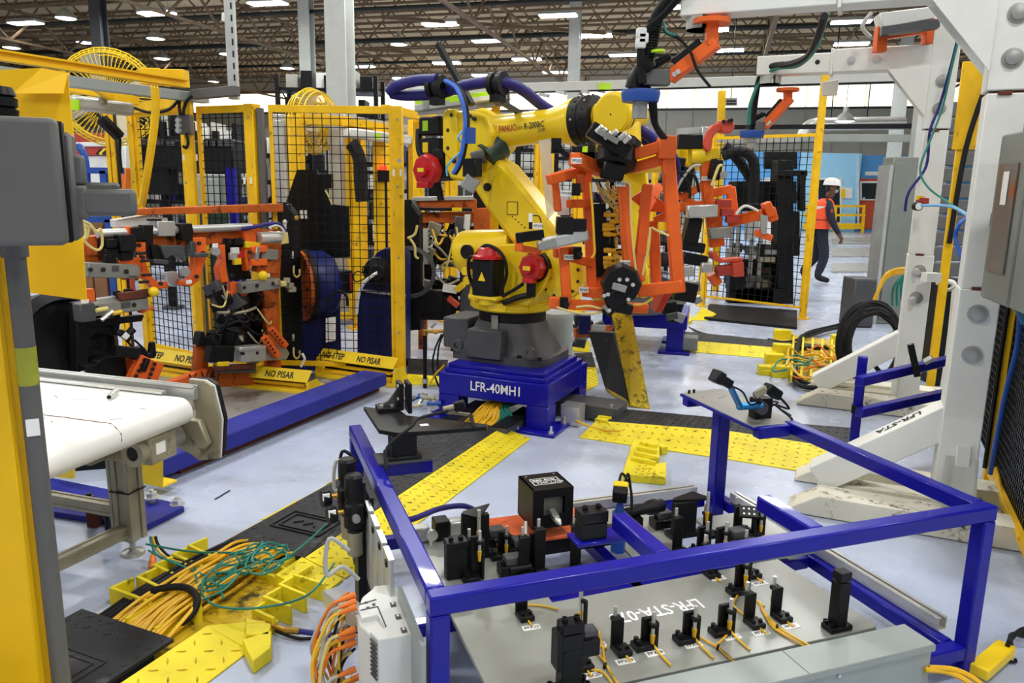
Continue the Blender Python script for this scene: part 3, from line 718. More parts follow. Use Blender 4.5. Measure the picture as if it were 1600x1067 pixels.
MB().tube([c-Z*0.005, G(1160, 612, 0.77), G(1172, 632, 0.69), a+Z*0.03], 0.004, n=8).obj('cable', 'rubber', r)

# left flank: filter regulators, manifold plates, valve terminal
def reg(px, py, z, lb):
    q = G(px, py, z); r = T('air_regulator', lb, 'regulator', q, FA)
    MB().lathe(q-Z*0.20, q+Z*0.075, [(0, 0), (0.02, 0), (0.024, 0.05), (0.024, 0.3), (0.02, 0.32), (0.034, 0.36), (0.034, 0.62), (0.026, 0.66), (0.026, 0.72), (0.03, 0.74), (0.029, 0.97), (0.022, 1), (0, 1)], 18).obj('body', 'black', r)
    MB().lathe(q-Z*0.205, q-Z*0.12, [(0, 0), (0.018, 0), (0.0255, 0.08), (0.0255, 1), (0, 1)], 16).obj('bowl', 'alu_worn', r)
    MB().box(q-Z*0.055, (0.06, 0.06, 0.07), RF).obj('valve_block', 'black', r, bev=0.006)
    g0 = q-Z*0.05-E1*0.03
    MB().cyl(g0, g0-E1*0.03, 0.008).obj('gauge_stem', 'brass', r)
    MB().lathe(g0-E1*0.03-E2*0.01, g0-E1*0.055-E2*0.016, [(0, 0), (0.026, 0), (0.028, 0.2), (0.028, 1), (0.024, 1.03), (0, 1.03)], 20).obj('gauge', 'black', r)
    MB().box(g0-E1*0.043+Z*0.012-E2*0.03, (0.022, 0.014, 0.022), RF).obj('gauge_clip', 'label_white', r)
    MB().cyl(q-Z*0.06-E2*0.03, q-Z*0.06-E2*0.05, 0.013, n=12).obj('port', 'steel', r)
reg(543, 750, 0.60, 'rear black filter regulator with round gauge on the left flank')
reg(553, 775, 0.57, 'front black filter regulator with round gauge on the left flank')
MB().box(FX(-0.05, 0.79, 0.35), (0.03, 0.09, 0.52), RF).obj('mount_plate', 'black', fr)
MB().box(FX(-0.02, 0.80, 0.335), (0.012, 0.16, 0.46), RF).obj('mount_plate', 'black', fr)
for k, (b0, lbl) in enumerate(((0.70, 'rearmost'), (0.585, 'second'), (0.47, 'third'), (0.36, 'nearest'))):
    q = FX(-0.032, b0, 0.41); r = T('module_plate', ('%s of the row of grey module plates hanging inside the left rail' % lbl), 'module', q, FA, 'grey module plates')
    MB().box(q+Z*0.0, (0.012, 0.085, 0.27), RF).obj('plate', 'alu', r, bev=0.002)
    MB().box(q+Z*0.137, (0.016, 0.09, 0.006), RF).obj('cap', 'bright_steel', r)
    MB().box(q+Z*0.11-E1*0.008, (0.005, 0.02, 0.016), RF).obj('notch', 'black', r)
# black mounting bracket + alu profile + white IO terminal
iow = T('valve_terminal', 'white plastic valve terminal with vent slots and yellow plugs, lower left of the station', 'control module', FX(-0.09, 0.12, 0.1), FA)
zt = 0.44; Q = lambda x, y: G(x, y, zt)
top = [Q(x, y) for x, y in ((565, 936), (567, 932), (583, 919), (585, 915), (610, 913), (622, 920), (653, 989), (591, 1000), (578, 987), (603, 980), (590, 960), (565, 966), (560, 950))]
MB().prism([p-Z*0.26 for p in top], Z*0.26).obj('housing', 'white_plastic', iow, bev=0.002)
blk = [Q(x, y) for x, y in ((558, 951), (590, 944), (603, 980), (580, 986), (562, 968))]
MB().prism([p-Z*0.30 for p in blk], Z*0.285).obj('end_block', 'white_plastic', iow, bev=0.003)
for x0, y0, x1, y1 in ((561, 945, 588, 937), (563, 954, 590, 948), (590, 948, 603, 979)): MB().bar(Q(x0, y0)+Z*.001, Q(x1, y1)+Z*.001, .003, .002).obj('seam', 'charcoal', iow)
for x, y in ((575, 950), (572, 942), (584, 945)): MB().box(Q(x, y)+Z*.001, (.008, .008, .003), RF).obj('notch', 'charcoal', iow)
for i in range(9):
    p = Q(579, 989); e = Q(590, 1002); zz = -0.012-i*0.012
    MB().bar(p+(e-p)*0.15+Z*zz-E1*0.003, p+(e-p)*0.95+Z*zz-E1*0.003, 0.004, 0.005).obj('vent_slot', 'charcoal', iow)
for x, y in ((614, 945), (622, 964), (631, 985)):
    p = Q(x, y); MB().box(p+Z*0.001, (0.014, 0.022, 0.002), RF).obj('window', 'charcoal', iow); MB().box(p+Z*0.0018+E2*0.003, (0.006, 0.008, 0.003), RF).obj('switch', 'label_white', iow)
for i, (x, y, z) in enumerate(((556, 929, 0.42), (557, 939, 0.41), (557, 948, 0.40), (556, 982, 0.34), (556, 990, 0.32), (556, 1003, 0.30), (556, 1045, 0.26), (575, 1050, 0.22), (560, 1058, 0.2))):
    p = G(x, y, z); d = (-E1-Z*0.25).normalized()
    pg = MB().lathe(p, p+d*0.05, [(0, 0), (0.009, 0), (0.01, 0.3), (0.008, 0.5), (0.0045, 1), (0, 1)], 10).obj('plug', 'cable_orange', iow)
    rn = random.Random(i)
    e0 = p+d*0.05
    cm = ('cable_orange', 'wire_grey', 'cable_yellow', 'cable_yellow_pale', 'cable_yellow')[i % 5]
    MB().tube([p+d*0.045, e0-E1*0.03-Z*0.02, e0-E1*(0.05+0.03*rn.random())-E2*0.03-Z*0.12, e0-E1*(0.02+0.04*rn.random())-E2*0.06-Z*0.24, e0+E1*0.03-E2*0.08-Z*(e0.z-0.02)], 0.0048, n=7).obj('plug_cable', cm, pg)
MB().bar(G(657, 1002, 0.42), G(662, 1067, 0.30), 0.02, 0.012).obj('bracket', 'charcoal', iow)
MB().box(FX(-0.015, 0.15, 0.33), (0.012, 0.29, 0.30), RF).obj('back_panel', 'trunk_grey', iow)
ap = MB().bar(FX(-0.17, 0.62, 0.30), FX(-0.10, 0.34, 0.36), 0.05, 0.05).obj('alu_profile', 'alu', fr, bev=0.004)
mb_ = MB()
rn = random.Random(3)
cab = T('cable_loom', 'tangle of orange, yellow and black cables hanging at the left of the white terminal', 'cables', FX(-0.2, 0.2, 0), FA)
for i in range(18):
    st = G(548+rn.uniform(-6, 8), 925+i*5.5, 0.40-i*0.009)
    m_ = ('cable_orange', 'wire_grey', 'rubber', 'cable_yellow_pale', 'cable_yellow', 'cable_yellow', 'wire_grey')[i % 7]
    k = rn.uniform(0.04, 0.12)
    MB().tube([st, st-E1*k*0.5-Z*0.04, st-E1*k-Z*0.13-E2*rn.uniform(0, .08), st-E1*k*0.7-Z*(0.24)-E2*rn.uniform(0.02, .12), FX(-0.10-rn.random()*0.1, rn.uniform(-0.2, 0.25), 0.02)], 0.0045, n=7).obj('cable', m_, cab)
for x0, y0, x1, y1 in ((550, 735, 560, 790), (558, 720, 572, 800), (545, 860, 560, 905)):
    p = G(x0, y0, 0.6); e = G(x1, y1, 0.5)
    MB().tube([p, p-E1*0.05+Z*0.04, p-E1*0.06-Z*0.06, (p+e)/2-E1*0.03, e], 0.006, n=8).obj('hose', 'wire_grey' if x0 != 558 else 'rubber', cab)
sbn = T('sensor_cables', 'thin yellow sensor cables tied together on the grey plate between the brackets', 'cables', G(1100, 1000, zp))
for pl in ([(1188, 945), (1208, 975), (1225, 990), (1262, 1012)], [(1190, 950), (1206, 978), (1228, 993), (1266, 1014)], [(1194, 958), (1212, 976), (1232, 990), (1268, 1010)], [(1088, 992), (1108, 1004), (1122, 1012), (1150, 1036)], [(1142, 985), (1128, 1000), (1122, 1010), (1152, 1038)], [(935, 985), (942, 1010), (948, 1040), (975, 1080)], [(912, 1012), (930, 1018), (946, 1036), (970, 1078)], [(905, 1045), (925, 1046), (944, 1052), (965, 1080)], [(820, 945), (845, 946), (872, 952)], [(1150, 915), (1152, 930), (1146, 945), (1165, 962)]):
    MB().tube([G(x, y, zp+.006) for x, y in pl], .0034, n=6).obj('cable', 'cable_yellow', sbn)
for x, y in ((1214, 980), (1122, 1011), (945, 1040)):
    p = G(x, y, zp+.007); MB().box(p, (.016, .007, .012), FA+.8).obj('zip_tie', 'black', sbn)
# ---------------------------------------------------------------- cable covers on the floor
def quad_pt(c, u, v):
    return (c[0]*(1-u)+c[1]*u)*(1-v) + (c[3]*(1-u)+c[2]*u)*v
def slab(c, m, name, parent, thick=None, bev=0.0):
    """c: four top corners; sides go down to the floor (or thick)"""
    bot = [V((p.x, p.y, 0.001)) if thick is None else p-Z*thick for p in c]
    mb = MB(); mb.add([*c, *bot], [(0,1,2,3) if True else 0, (7,6,5,4), (1,0,4,5), (2,1,5,6), (3,2,6,7), (0,3,7,4)])
    return mb.obj(name, m, parent, smooth=False, bev=bev)
def treads(c, m, parent, pitch=0.055, L=0.034, wd=0.008, h=0.003, skip=None):
    """raised lozenges in a herringbone over the top face c"""
    a, b, d = c[0], c[1], c[3]
    e1 = (b-a).normalized(); nn = (b-a).cross(d-a).normalized()
    if nn.z < 0: nn = -nn
    e2 = nn.cross(e1)
    if e2.dot(d-a) < 0: e2 = -e2
    l1 = (b-a).length; l2 = (d-a).length
    n1 = max(1, int(l1/pitch)); n2 = max(1, int(l2/pitch))
    mb = MB()
    for i in range(n1):
        for j in range(n2):
            if skip and skip((i+.5)/n1, (j+.5)/n2): continue
            p = quad_pt(c, (i+.5)/n1, (j+.5)/n2)
            s = 1 if (i+j) % 2 else -1
            t = (e1+e2*s).normalized(); k = (e1-e2*s).normalized()
            q = [p-t*L/2, p-k*wd/2, p+t*L/2, p+k*wd/2]
            top = [p-t*L/3.2+nn*h, p-k*wd/4+nn*h, p+t*L/3.2+nn*h, p+k*wd/4+nn*h]
            if nn.dot((q[1]-q[0]).cross(q[2]-q[0])) < 0: q.reverse(); top.reverse()
            o = len(mb.v); mb.v += q+top
            mb.f += [(o+4,o+5,o+6,o+7)] + [(o+x, o+(x+1) % 4, o+4+(x+1) % 4, o+4+x) for x in range(4)]
    return mb.obj('tread', m, parent, smooth=False, kind='stuff')
C1 = V((-0.397, -0.918, 0)).normalized(); N1 = V((-0.918, 0.397, 0)).normalized()
CO = G(786, 666, 0.05); CO.z = 0
def CV(s, n, z): return CO + C1*s + N1*n + Z*z
HC = 0.05
def logo(parent, s0, n0, m='tread_black'):
    mb = MB()
    for k, (a, b) in enumerate(((0.13, 0.085), (0.10, 0.062))):
        for sg in (-1, 1):
            mb.bar(CV(s0-b, n0+sg*a, HC+0.004), CV(s0+b, n0+sg*a, HC+0.004), 0.007, 0.006)
            mb.bar(CV(s0+sg*b, n0-a, HC+0.004), CV(s0+sg*b, n0+a, HC+0.004), 0.007, 0.006)
    z = [CV(s0+0.015, n0+0.06, HC+0.004), CV(s0-0.02, n0+0.02, HC+0.004), CV(s0+0.015, n0+0.0, HC+0.004), CV(s0-0.02, n0-0.03, HC+0.004), CV(s0+0.015, n0-0.055, HC+0.004)]
    for p, q in zip(z, z[1:]): mb.bar(p, q, 0.008, 0.006)
    mb.obj('emblem', m, parent, smooth=False)
def cover_module(s0, s1, lb, lid=True, lidlogo=None, ramp=True, right=0.2):
    r = T('cable_cover', lb, 'cable cover', CV((s0+s1)/2, 0.2, 0), 0, 'cable covers from the pedestal to the lower left')
    if lid:
        c = [CV(s0, 0.005, HC), CV(s1-0.006, 0.005, HC), CV(s1-0.006, 0.40, HC), CV(s0, 0.40, HC)]
        l = slab(c, 'tread_black', 'lid', r, 0.012)
        lg = lidlogo
        treads(c, 'tread_black', l, 0.048, 0.028, 0.009, 0.0025, skip=(lambda u, v: lg is not None and abs(u-lg) < 0.16 and abs(v-.5) < .36))
        if lg is not None: logo(l, s0+(s1-s0)*lg, 0.2)
        sb = MB()
        for n in (0.03, 0.13, 0.23, 0.33): sb.bar(CV(s0+0.01, n, 0.02), CV(s1-0.02, n, 0.02), 0.012, 0.036)
        sb.obj('channel_rib', 'rubber', r, kind='stuff')
        # small yellow tabs along the far edge
        for i in range(4):
            if i % 2 == 0:
                a = s0 + (s1-s0)*i/4
                slab([CV(a, 0.40, HC), CV(a+(s1-s0)*0.25, 0.40, HC), CV(a+(s1-s0)*0.25, 0.43, HC-0.012), CV(a, 0.43, HC-0.012)], 'tread_yellow', 'edge_tab', r)
            else:
                a = s0 + (s1-s0)*i/4
                slab([CV(a, 0.40, HC), CV(a+(s1-s0)*0.25, 0.40, HC), CV(a+(s1-s0)*0.25, 0.412, HC-0.006), CV(a, 0.412, HC-0.006)], 'tread_yellow', 'edge_tab', r)
    if ramp:
        c = [CV(s0, 0.0, HC), CV(s1-0.006, 0.0, HC), CV(s1-0.006, -right, 0.006), CV(s0, -right, 0.006)]
        p = slab(c, 'tread_yellow', 'ramp', r)
        treads(c, 'tread_yellow_dirty', p, 0.044, 0.034, 0.010, 0.003)
    return r
cover_module(0.02, 1.03, 'black lidded yellow cable cover nearest the blue pedestal')
m2 = cover_module(1.03, 1.99, 'black lidded cable cover with diamond emblem, crossing under the blue frame', lidlogo=0.72)
# open module with cables
om = T('open_cable_cover', 'open yellow cable cover without lid, full of yellow and green cables', 'cable cover', CV(2.3, 0.2, 0))
slab([CV(2.0, -0.10, 0.008), CV(2.70, -0.10, 0.008), CV(2.70, 0.45, 0.008), CV(2.0, 0.45, 0.008)], 'tread_yellow_dirty', 'tray', om)
c = [CV(2.0, -0.0, HC+.01), CV(2.16, -0.0, HC+.01), CV(2.16, -0.2, 0.01), CV(2.0, -0.2, 0.01)]
p = slab(c, 'tread_yellow', 'ramp', om); treads(c, 'tread_yellow_dirty', p, 0.05, 0.034)
for k, (x0, y0, x1, y1, hh) in enumerate(((298, 872, 348, 895, 0.065), (273, 884, 323, 905, 0.06), (244, 901, 292, 924, 0.06), (218, 921, 271, 946, 0.062), (177, 942, 240, 965, 0.07),
        (462, 923, 510, 938, 0.075), (439, 938, 481, 956, 0.075), (415, 958, 458, 975, 0.075), (398, 972, 432, 988, 0.06), (437, 898, 468, 915, 0.05), (395, 900, 440, 918, 0.045))):
    a = G(x0, y0); b = G(x1, y1)
    MB().prism([a, b, b+Z*hh, a+Z*hh], C1*0.014).obj('channel_wall', 'tread_yellow', om, bev=0.002)
    d = (b-a).normalized()
    MB().prism([a, a-C1*0.09, a-C1*0.09+Z*hh*0.9, a+Z*hh], d*0.012).obj('channel_side', 'tread_yellow', om, bev=0.002)
for s, n in ((2.32, 0.19), (2.47, 0.09)):
    MB().cyl(CV(s, n, 0.0), CV(s, n, 0.075), 0.018, n=14).obj('post', 'tread_yellow', om)
for n in (0.12, 0.26):
    MB().prism([CV(2.45, n, 0), CV(2.62, n, 0), CV(2.62, n, 0.055), CV(2.45, n, 0.055)], N1*0.014).obj('channel_wall', 'tread_yellow', om)
c3 = T('cable_cover', 'black lidded cable cover with diamond emblem at the bottom left corner', 'cable cover', CV(3.0, 0.2, 0), 0, 'cable covers from the pedestal to the lower left')
cc = [CV(2.64, 0.02, HC+.004), CV(3.6, 0.02, HC+.004), CV(3.6, 0.46, HC+.004), CV(2.64, 0.46, HC+.004)]
l = slab(cc, 'tread_black', 'lid', c3, 0.012); treads(cc, 'tread_black', l, 0.048, 0.028, 0.009, 0.003, skip=lambda u, v: abs(u-.28) < .16 and abs(v-.5) < .36); logo(l, 2.64+0.96*0.28, 0.24)
sb = MB()
for n in (0.05, 0.2, 0.3, 0.42): sb.bar(CV(2.7, n, 0.02), CV(3.6, n, 0.02), 0.012, 0.04)
sb.obj('channel_rib', 'rubber', c3, kind='stuff')
c = [CV(2.53, -0.015, HC), CV(3.6, -0.015, HC), CV(3.6, -0.2, 0.006), CV(2.53, -0.2, 0.006)]
p = slab(c, 'tread_yellow', 'ramp', c3); treads(c, 'tread_yellow_dirty', p, 0.055, 0.036, 0.008, 0.0035)
c = [CV(2.53, -0.015, HC), CV(2.50, -0.05, HC), CV(2.38, -0.20, HC-0.01), CV(2.53, -0.20, 0.01)]
slab(c, 'tread_yellow', 'corner', c3)
for q0, q1, q2, q3 in (((378, 1000), (424, 985), (424, 1012), (395, 1033)), ((384, 965), (424, 975), (420, 992), (384, 992))):
    pts = [G(*q, 0.05) for q in (q0, q1, q2, q3)]
    MB().prism([V((p.x, p.y, 0.002)) for p in pts], Z*0.05).obj('interlock', 'tread_yellow', c3, bev=0.003)
# cables in the open trough: each strand a part of its bundle
rn = random.Random(11)
yb = T('cable_bundle', 'bundle of yellow sensor cables running through the open cable cover', 'cables', CV(2.3, 0.2, 0))
for i in range(36):
    n0 = 0.06 + 0.26*rn.random(); zz = 0.02+0.06*rn.random()
    pts = []
    for k in range(7):
        s = 1.9+k*0.13; f = abs(k-3)/3
        pts.append(CV(s, n0+(0.20-n0)*0.25*(1-f)+rn.uniform(-.016, .016), 0.02+zz*(1-f*.5) if 0 < k < 6 else 0.02))
    MB().tube(pts, 0.0064, n=7, sm=4).obj('cable', ('cable_yellow', 'cable_yellow', 'cable_yellow', 'cable_yellow')[i % 4], yb)
gb = T('cable_bundle', 'loops of green network cable on top of the yellow ones in the open trough', 'cables', CV(2.2, 0.1, 0))
for i in range(14):
    c0 = CV(2.22+rn.uniform(-.14, .16), 0.06+rn.uniform(-.05, .10), 0.085+rn.uniform(0, .03)); a0 = rn.uniform(0, 6.28); rr = rn.uniform(.05, .12)
    pts = [c0+C1*(rr*1.3*math.cos(a0+t*0.9))+N1*(rr*.6*math.sin(a0+t*0.9))+Z*rn.uniform(-.02, .02) for t in range(6)]
    MB().tube(pts, 0.0042, n=6, sm=5).obj('cable', 'cable_green', gb)
for k, pl in enumerate(([(228, 850), (300, 862), (370, 864), (440, 875), (530, 800)], [(232, 860), (262, 875), (330, 905), (350, 935)], [(305, 880), (310, 915), (335, 945), (400, 950), (480, 930), (522, 880)])):
    MB().tube([G(x, y, 0.09) for x, y in pl], 0.0042, n=6).obj('cable', 'cable_green', gb)
h = MB().tube([G(210, 938, 0.05), G(250, 920, 0.09), G(290, 918, 0.10), G(308, 935, 0.09), G(300, 960, 0.06), G(282, 975, 0.04)], 0.013, n=10).obj('black_conduit', 'rubber'); tag(h, 'thick black conduit looping out of the cable trough, lower left', 'conduit')
bb = T('cable_bundle', 'black cables along the far side of the open trough', 'cables', CV(2.2, 0.3, 0))
for i in range(5):
    MB().tube([CV(1.95, 0.33+i*.016, .04), CV(2.2, 0.345+i*.014, .05+.01*(i % 2)), CV(2.45, 0.33+i*.016, .05), CV(2.68, 0.30+i*.02, .035)], 0.008, n=8).obj('cable', 'rubber', bb)
# brass quick coupling with blue hose beside the trough
cp = T('hose_coupling', 'brass quick coupling with dark blue hose lying beside the trough', 'hose', G(425, 985))
p = [G(x, y, .03) for x, y in ((400, 970), (424, 977), (445, 984), (468, 986), (520, 992), (560, 985))]
MB().cyl(p[0], p[1], 0.012, n=8).cyl(p[1], p[2], 0.009, n=12).cyl(p[2], p[3], 0.012, n=8).obj('coupling', 'brass', cp)
MB().tube(p[3:], 0.01, n=10).obj('hose', 'hose_blue', cp)
MB().tube([G(430, 985, .02), G(470, 998, .012), G(520, 992, .012), G(560, 980, .03)], 0.006, n=8).obj('cable', 'rubber', cp)

def px_cover(name, lb, quads, grp=None):
    """quads: (material, [4 (x,y,z)], treads?)"""
    pts = [G(x, y, z) for _, q, _ in quads for x, y, z in q]
    r = T(name, lb, 'cable cover', base(sum(pts, V((0, 0, 0)))/len(pts)), 0, grp)
    for i, (m, q, t) in enumerate(quads):
        c = [G(*p) for p in q]
        o = slab(c, m, 'ramp' if 'yellow' in m else 'lid', r)
        if t: treads(c, 'tread_yellow_dirty' if 'yellow' in m else m, o, t)
    return r
px_cover('cable_cover', 'black and yellow cable cover crossing the floor right of the pedestal, left half', [
    ('tread_yellow', [(905, 683, 0.006), (1110, 713, 0.006), (1128, 672, 0.05), (932, 657, 0.05)], 0.06),
    ('tread_black', [(932, 657, 0.05), (1128, 672, 0.05), (1140, 654, 0.05), (966, 638, 0.05)], 0.05),
    ('tread_yellow', [(930, 657, 0.052), (948, 658, 0.052), (972, 636, 0.052), (944, 634, 0.05)], None)])
px_cover('cable_cover', 'black and yellow cable cover right half, reaching behind the blue stand', [
    ('tread_yellow', [(1113, 713, 0.006), (1322, 747, 0.006), (1326, 702, 0.05), (1131, 672, 0.05)], 0.06),
    ('tread_black', [(1131, 672, 0.05), (1326, 702, 0.05), (1330, 668, 0.05), (1143, 654, 0.05)], 0.05)])
# ribs of the left end
rb = bpy.data.objects['cable_cover']
for k in range(5):
    a = G(930+k*8, 655-k*4.4, 0.056); b = G(949+k*6, 658-k*4.6, 0.056)
    MB().bar(a, b, 0.02, 0.012).obj('end_rib', 'tread_yellow', [o for o in COL.objects if o.name.startswith('cable_cover') and 'left half' in str(o.get('label'))][0])
cmb = T('ramp_end', 'loose yellow ramp end with stepped teeth lying on the pale floor in the middle', 'ramp end', G(1005, 720))
pts = [(990, 688), (1027, 690), (1027, 722), (1012, 718), (1012, 728), (1040, 722), (1040, 754), (1016, 756), (1016, 741), (978, 750)]
MB().prism([G(x, y, 0.0) for x, y in ((988, 697), (1030, 700), (1030, 726), (1016, 727), (1016, 738), (1040, 733), (1040, 758), (972, 752))], Z*0.045).obj('body', 'tread_yellow', cmb, bev=0.003)
for k in range(4):
    a = G(1000-k*4.5, 692+k*8, 0.055); b = G(1027-k*1.0, 697+k*9, 0.055)
    MB().bar(a, b, 0.02, 0.022).obj('tooth', 'tread_yellow', cmb, bev=0.002)
MB().box(G(1035, 702, 0.025), (0.04, 0.06, 0.05), 0.3).obj('tooth', 'tread_yellow', cmb, bev=0.002)
c = [G(1000, 718, .047), G(1026, 738, .047), G(1024, 752, .047), G(985, 745, .047)]
treads(c, 'tread_yellow_dirty', cmb, 0.05)
# cover standing on end
st = T('upright_cover', 'black and yellow cable cover standing on end behind the pedestal', 'cable cover', G(985, 630))
bl = [P(945, 605, 5.86), P(983, 632, 5.42), P(958, 520, 5.75), P(919, 518, 6.05)]
yl = [P(985, 634, 5.40), P(1016, 640, 5.36), P(986, 484, 5.62), P(955, 490, 5.72)]
def plate4(c, m, name, par, t):
    n = (c[1]-c[0]).cross(c[3]-c[0]).normalized()
    if n.y < 0: n = -n
    mb = MB(); mb.prism(c, n*t); return mb.obj(name, m, par, smooth=False)
plate4(bl, 'tread_black', 'lid', st, 0.05); y_ = plate4(yl, 'tread_yellow_dirty', 'ramp', st, 0.03)
mbt = MB(); e1 = (yl[1]-yl[0]).normalized(); e2 = (yl[3]-yl[0]).normalized(); nn = e1.cross(e2).normalized()
if nn.y > 0: nn = -nn
for i in range(3):
    for j in range(16):
        p = quad_pt(yl, (i+.5)/3, (j+.5)/16); s = 1 if (i+j) % 2 else -1
        mbt.bar(p-(e1+e2*s)*0.013, p+(e1+e2*s)*0.013, 0.007, 0.006, nn)
mbt.obj('tread', 'tread_yellow', y_, kind='stuff', smooth=False)
plate4([P(945, 607, 5.84), P(983, 636, 5.40), P(981, 624, 5.45), P(952, 596, 5.9)], 'tread_yellow_dirty', 'foot_edge', st, 0.02)
px_cover('cable_cover', 'angled yellow cable cover elbow behind the second blue pedestal', [
    ('tread_yellow', [(1052, 513, 0.006), (1082, 500, 0.04), (1078, 489, 0.05), (1056, 493, 0.05)], None), ('tread_yellow', [(1080, 500, 0.006), (1106, 500, 0.006), (1119, 490, 0.05), (1098, 480, 0.05)], None)])
px_cover('cable_cover', 'long yellow ramped cable cover in front of the far fence', [
    ('tread_yellow', [(1051, 547, 0.006), (1210, 560, 0.006), (1215, 543, 0.05), (1055, 530, 0.05)], 0.09), ('tread_black', [(1055, 530, 0.05), (1215, 543, 0.05), (1300, 540, 0.05), (1052, 516, 0.05)], 0.09)])
px_cover('cable_cover', 'yellow cable cover edge left of the pedestal by the fence post', [
    ('tread_yellow', [(636, 600, 0.006), (692, 602, 0.006), (690, 588, 0.05), (636, 584, 0.05)], 0.08), ('tread_black', [(636, 584, 0.05), (690, 588, 0.05), (700, 562, 0.05), (638, 560, 0.05)], 0.08)])
px_cover('cable_cover', 'yellow cable cover showing between the pedestal and the upright cover', [
    ('tread_yellow', [(914, 612, 0.006), (935, 600, 0.006), (930, 566, 0.05), (916, 575, 0.05)], 0.07), ('tread_black', [(900, 575, 0.05), (930, 572, 0.05), (925, 550, 0.05), (897, 552, 0.05)], None),
    ('tread_yellow', [(885, 548, 0.006), (922, 550, 0.006), (922, 533, 0.08), (888, 531, 0.08)], None)])
# trough with cables at the right
tg = T('open_cable_cover', 'open yellow cable tray with stepped ends and yellow cables, by the rear gantry foot', 'cable cover', G(1265, 565))
slab([G(1195, 583, 0.01), G(1335, 606, 0.01), G(1330, 535, 0.01), G(1212, 520, 0.01)], 'tread_yellow_dirty', 'tray', tg)
for k, (x, y, h) in enumerate(((1222, 522, .10), (1222, 545, .10), (1210, 560, .09), (1200, 578, .08), (1222, 580, .10), (1312, 530, .09), (1312, 548, .09), (1314, 566, .09), (1318, 590, .09), (1322, 605, .09))):
    MB().box(G(x, y, h/2), (0.17, 0.10, h), -0.15).box(G(x, y, h*0.3)+V((0, -0.08, 0)), (0.17, 0.1, h*0.6), -0.15).obj('ramp_end', 'tread_yellow', tg, bev=0.004)
for k in range(5):
    MB().bar(G(1240+k*15, 530+k, .06), G(1236+k*15, 592+k*2, .06), 0.018, 0.06).obj('channel_wall', 'tread_yellow', tg)
rn = random.Random(5)
for i in range(12):
    c0 = G(1265+rn.uniform(-20, 25), 565+rn.uniform(-22, 22), 0.12); a0 = rn.uniform(0, 6); rr = rn.uniform(.1, .24)
    MB().tube([c0+V((rr*math.cos(a0+t*.9), rr*1.1*math.sin(a0+t*.9), rn.uniform(-.05, .05))) for t in range(6)], 0.0085, n=6, sm=4).obj('cable', ('cable_yellow', 'cable_yellow', 'cable_orange', 'cable_green')[i % 4], tg)
bcb = T('floor_cable', 'black cables snaking along the yellow tray edge to the coil', 'cable', G(1245, 560))
for k, pl in enumerate(([(1330, 508), (1290, 516), (1255, 524), (1246, 540), (1238, 562), (1240, 590), (1255, 604), (1300, 606), (1330, 602)], [(1340, 500), (1300, 510), (1262, 520), (1250, 535), (1243, 562), (1246, 588), (1262, 600), (1310, 604)], [(1200, 530), (1225, 534), (1255, 528), (1330, 504)])):
    MB().tube([G(x, y, .05) for x, y in pl], 0.02 if k < 2 else 0.012, n=8).obj('cable', 'rubber', bcb)
h = MB().tube([P(1036, 480, 7.4), G(1060, 502, .02), G(1090, 518, .015), G(1110, 523, .015)], 0.01, n=6).obj('floor_cable', 'rubber'); tag(h, 'thin black cable dropping from the second blue pedestal to the floor', 'cable')

# ---------------------------------------------------------------- pedestal and robot
PA = math.radians(-24); F1 = V((math.cos(PA), math.sin(PA), 0)); F2 = V((-math.sin(PA), math.cos(PA), 0)); RPd = M((F1, F2, Z)).transposed()
PC = V((0.236, 4.75, 0))
def PD(a, b, z): return PC + F1*a + F2*b + Z*z        # a: leftwards negative
pd_ = T('robot_pedestal', 'gloss blue robot pedestal with white lettering on its front beam', 'pedestal', PD(-0.4, 0.39, 0), PA)
MB().box(PD(-0.4, 0.075, 0.245), (0.80, 0.15, 0.15), RPd).obj('front_beam', 'gloss_blue', pd_, bev=0.006, seg=2)
MB().box(PD(-0.4, 0.705, 0.245), (0.80, 0.15, 0.15), RPd).obj('rear_beam', 'gloss_blue', pd_, bev=0.006, seg=2)
for a in (-0.725, -0.075): MB().box(PD(a, 0.39, 0.245), (0.15, 0.48, 0.15), RPd).obj('side_beam', 'gloss_blue', pd_, bev=0.006, seg=2)
for a in (-0.725, -0.075):
    for b in (0.075, 0.705):
        MB().box(PD(a, b, 0.095), (0.15, 0.15, 0.15), RPd).obj('leg', 'gloss_blue', pd_, bev=0.004)
        f = MB().box(PD(a, b, 0.01), (0.30, 0.30, 0.02), RPd).obj('foot_plate', 'gloss_blue', pd_, bev=0.003)
        for sa in (-0.12, 0.12):
            for sb_ in (-0.12, 0.12):
                p = PD(a+sa, b+sb_, 0.02)
                MB().cyl(p, p+Z*0.05, 0.008, n=8).hexb(p, p+Z*0.016, 0.017).obj('anchor_bolt', 'bright_steel', f)
MB().box(PD(-0.4, 0.39, 0.335), (0.74, 0.72, 0.03), RPd).obj('top_plate', 'gloss_blue', pd_, bev=0.003)
MB().box(PD(-0.41, 0.39, 0.3625), (0.70, 0.66, 0.025), RPd).obj('riser_plate', 'gloss_blue', pd_, bev=0.003)
text(pd_, 'LFR-40MH1', PD(-0.56, -0.001, 0.225), F1, Z, 0.062, 'letter_white', bold=0.012, sx=0.86)
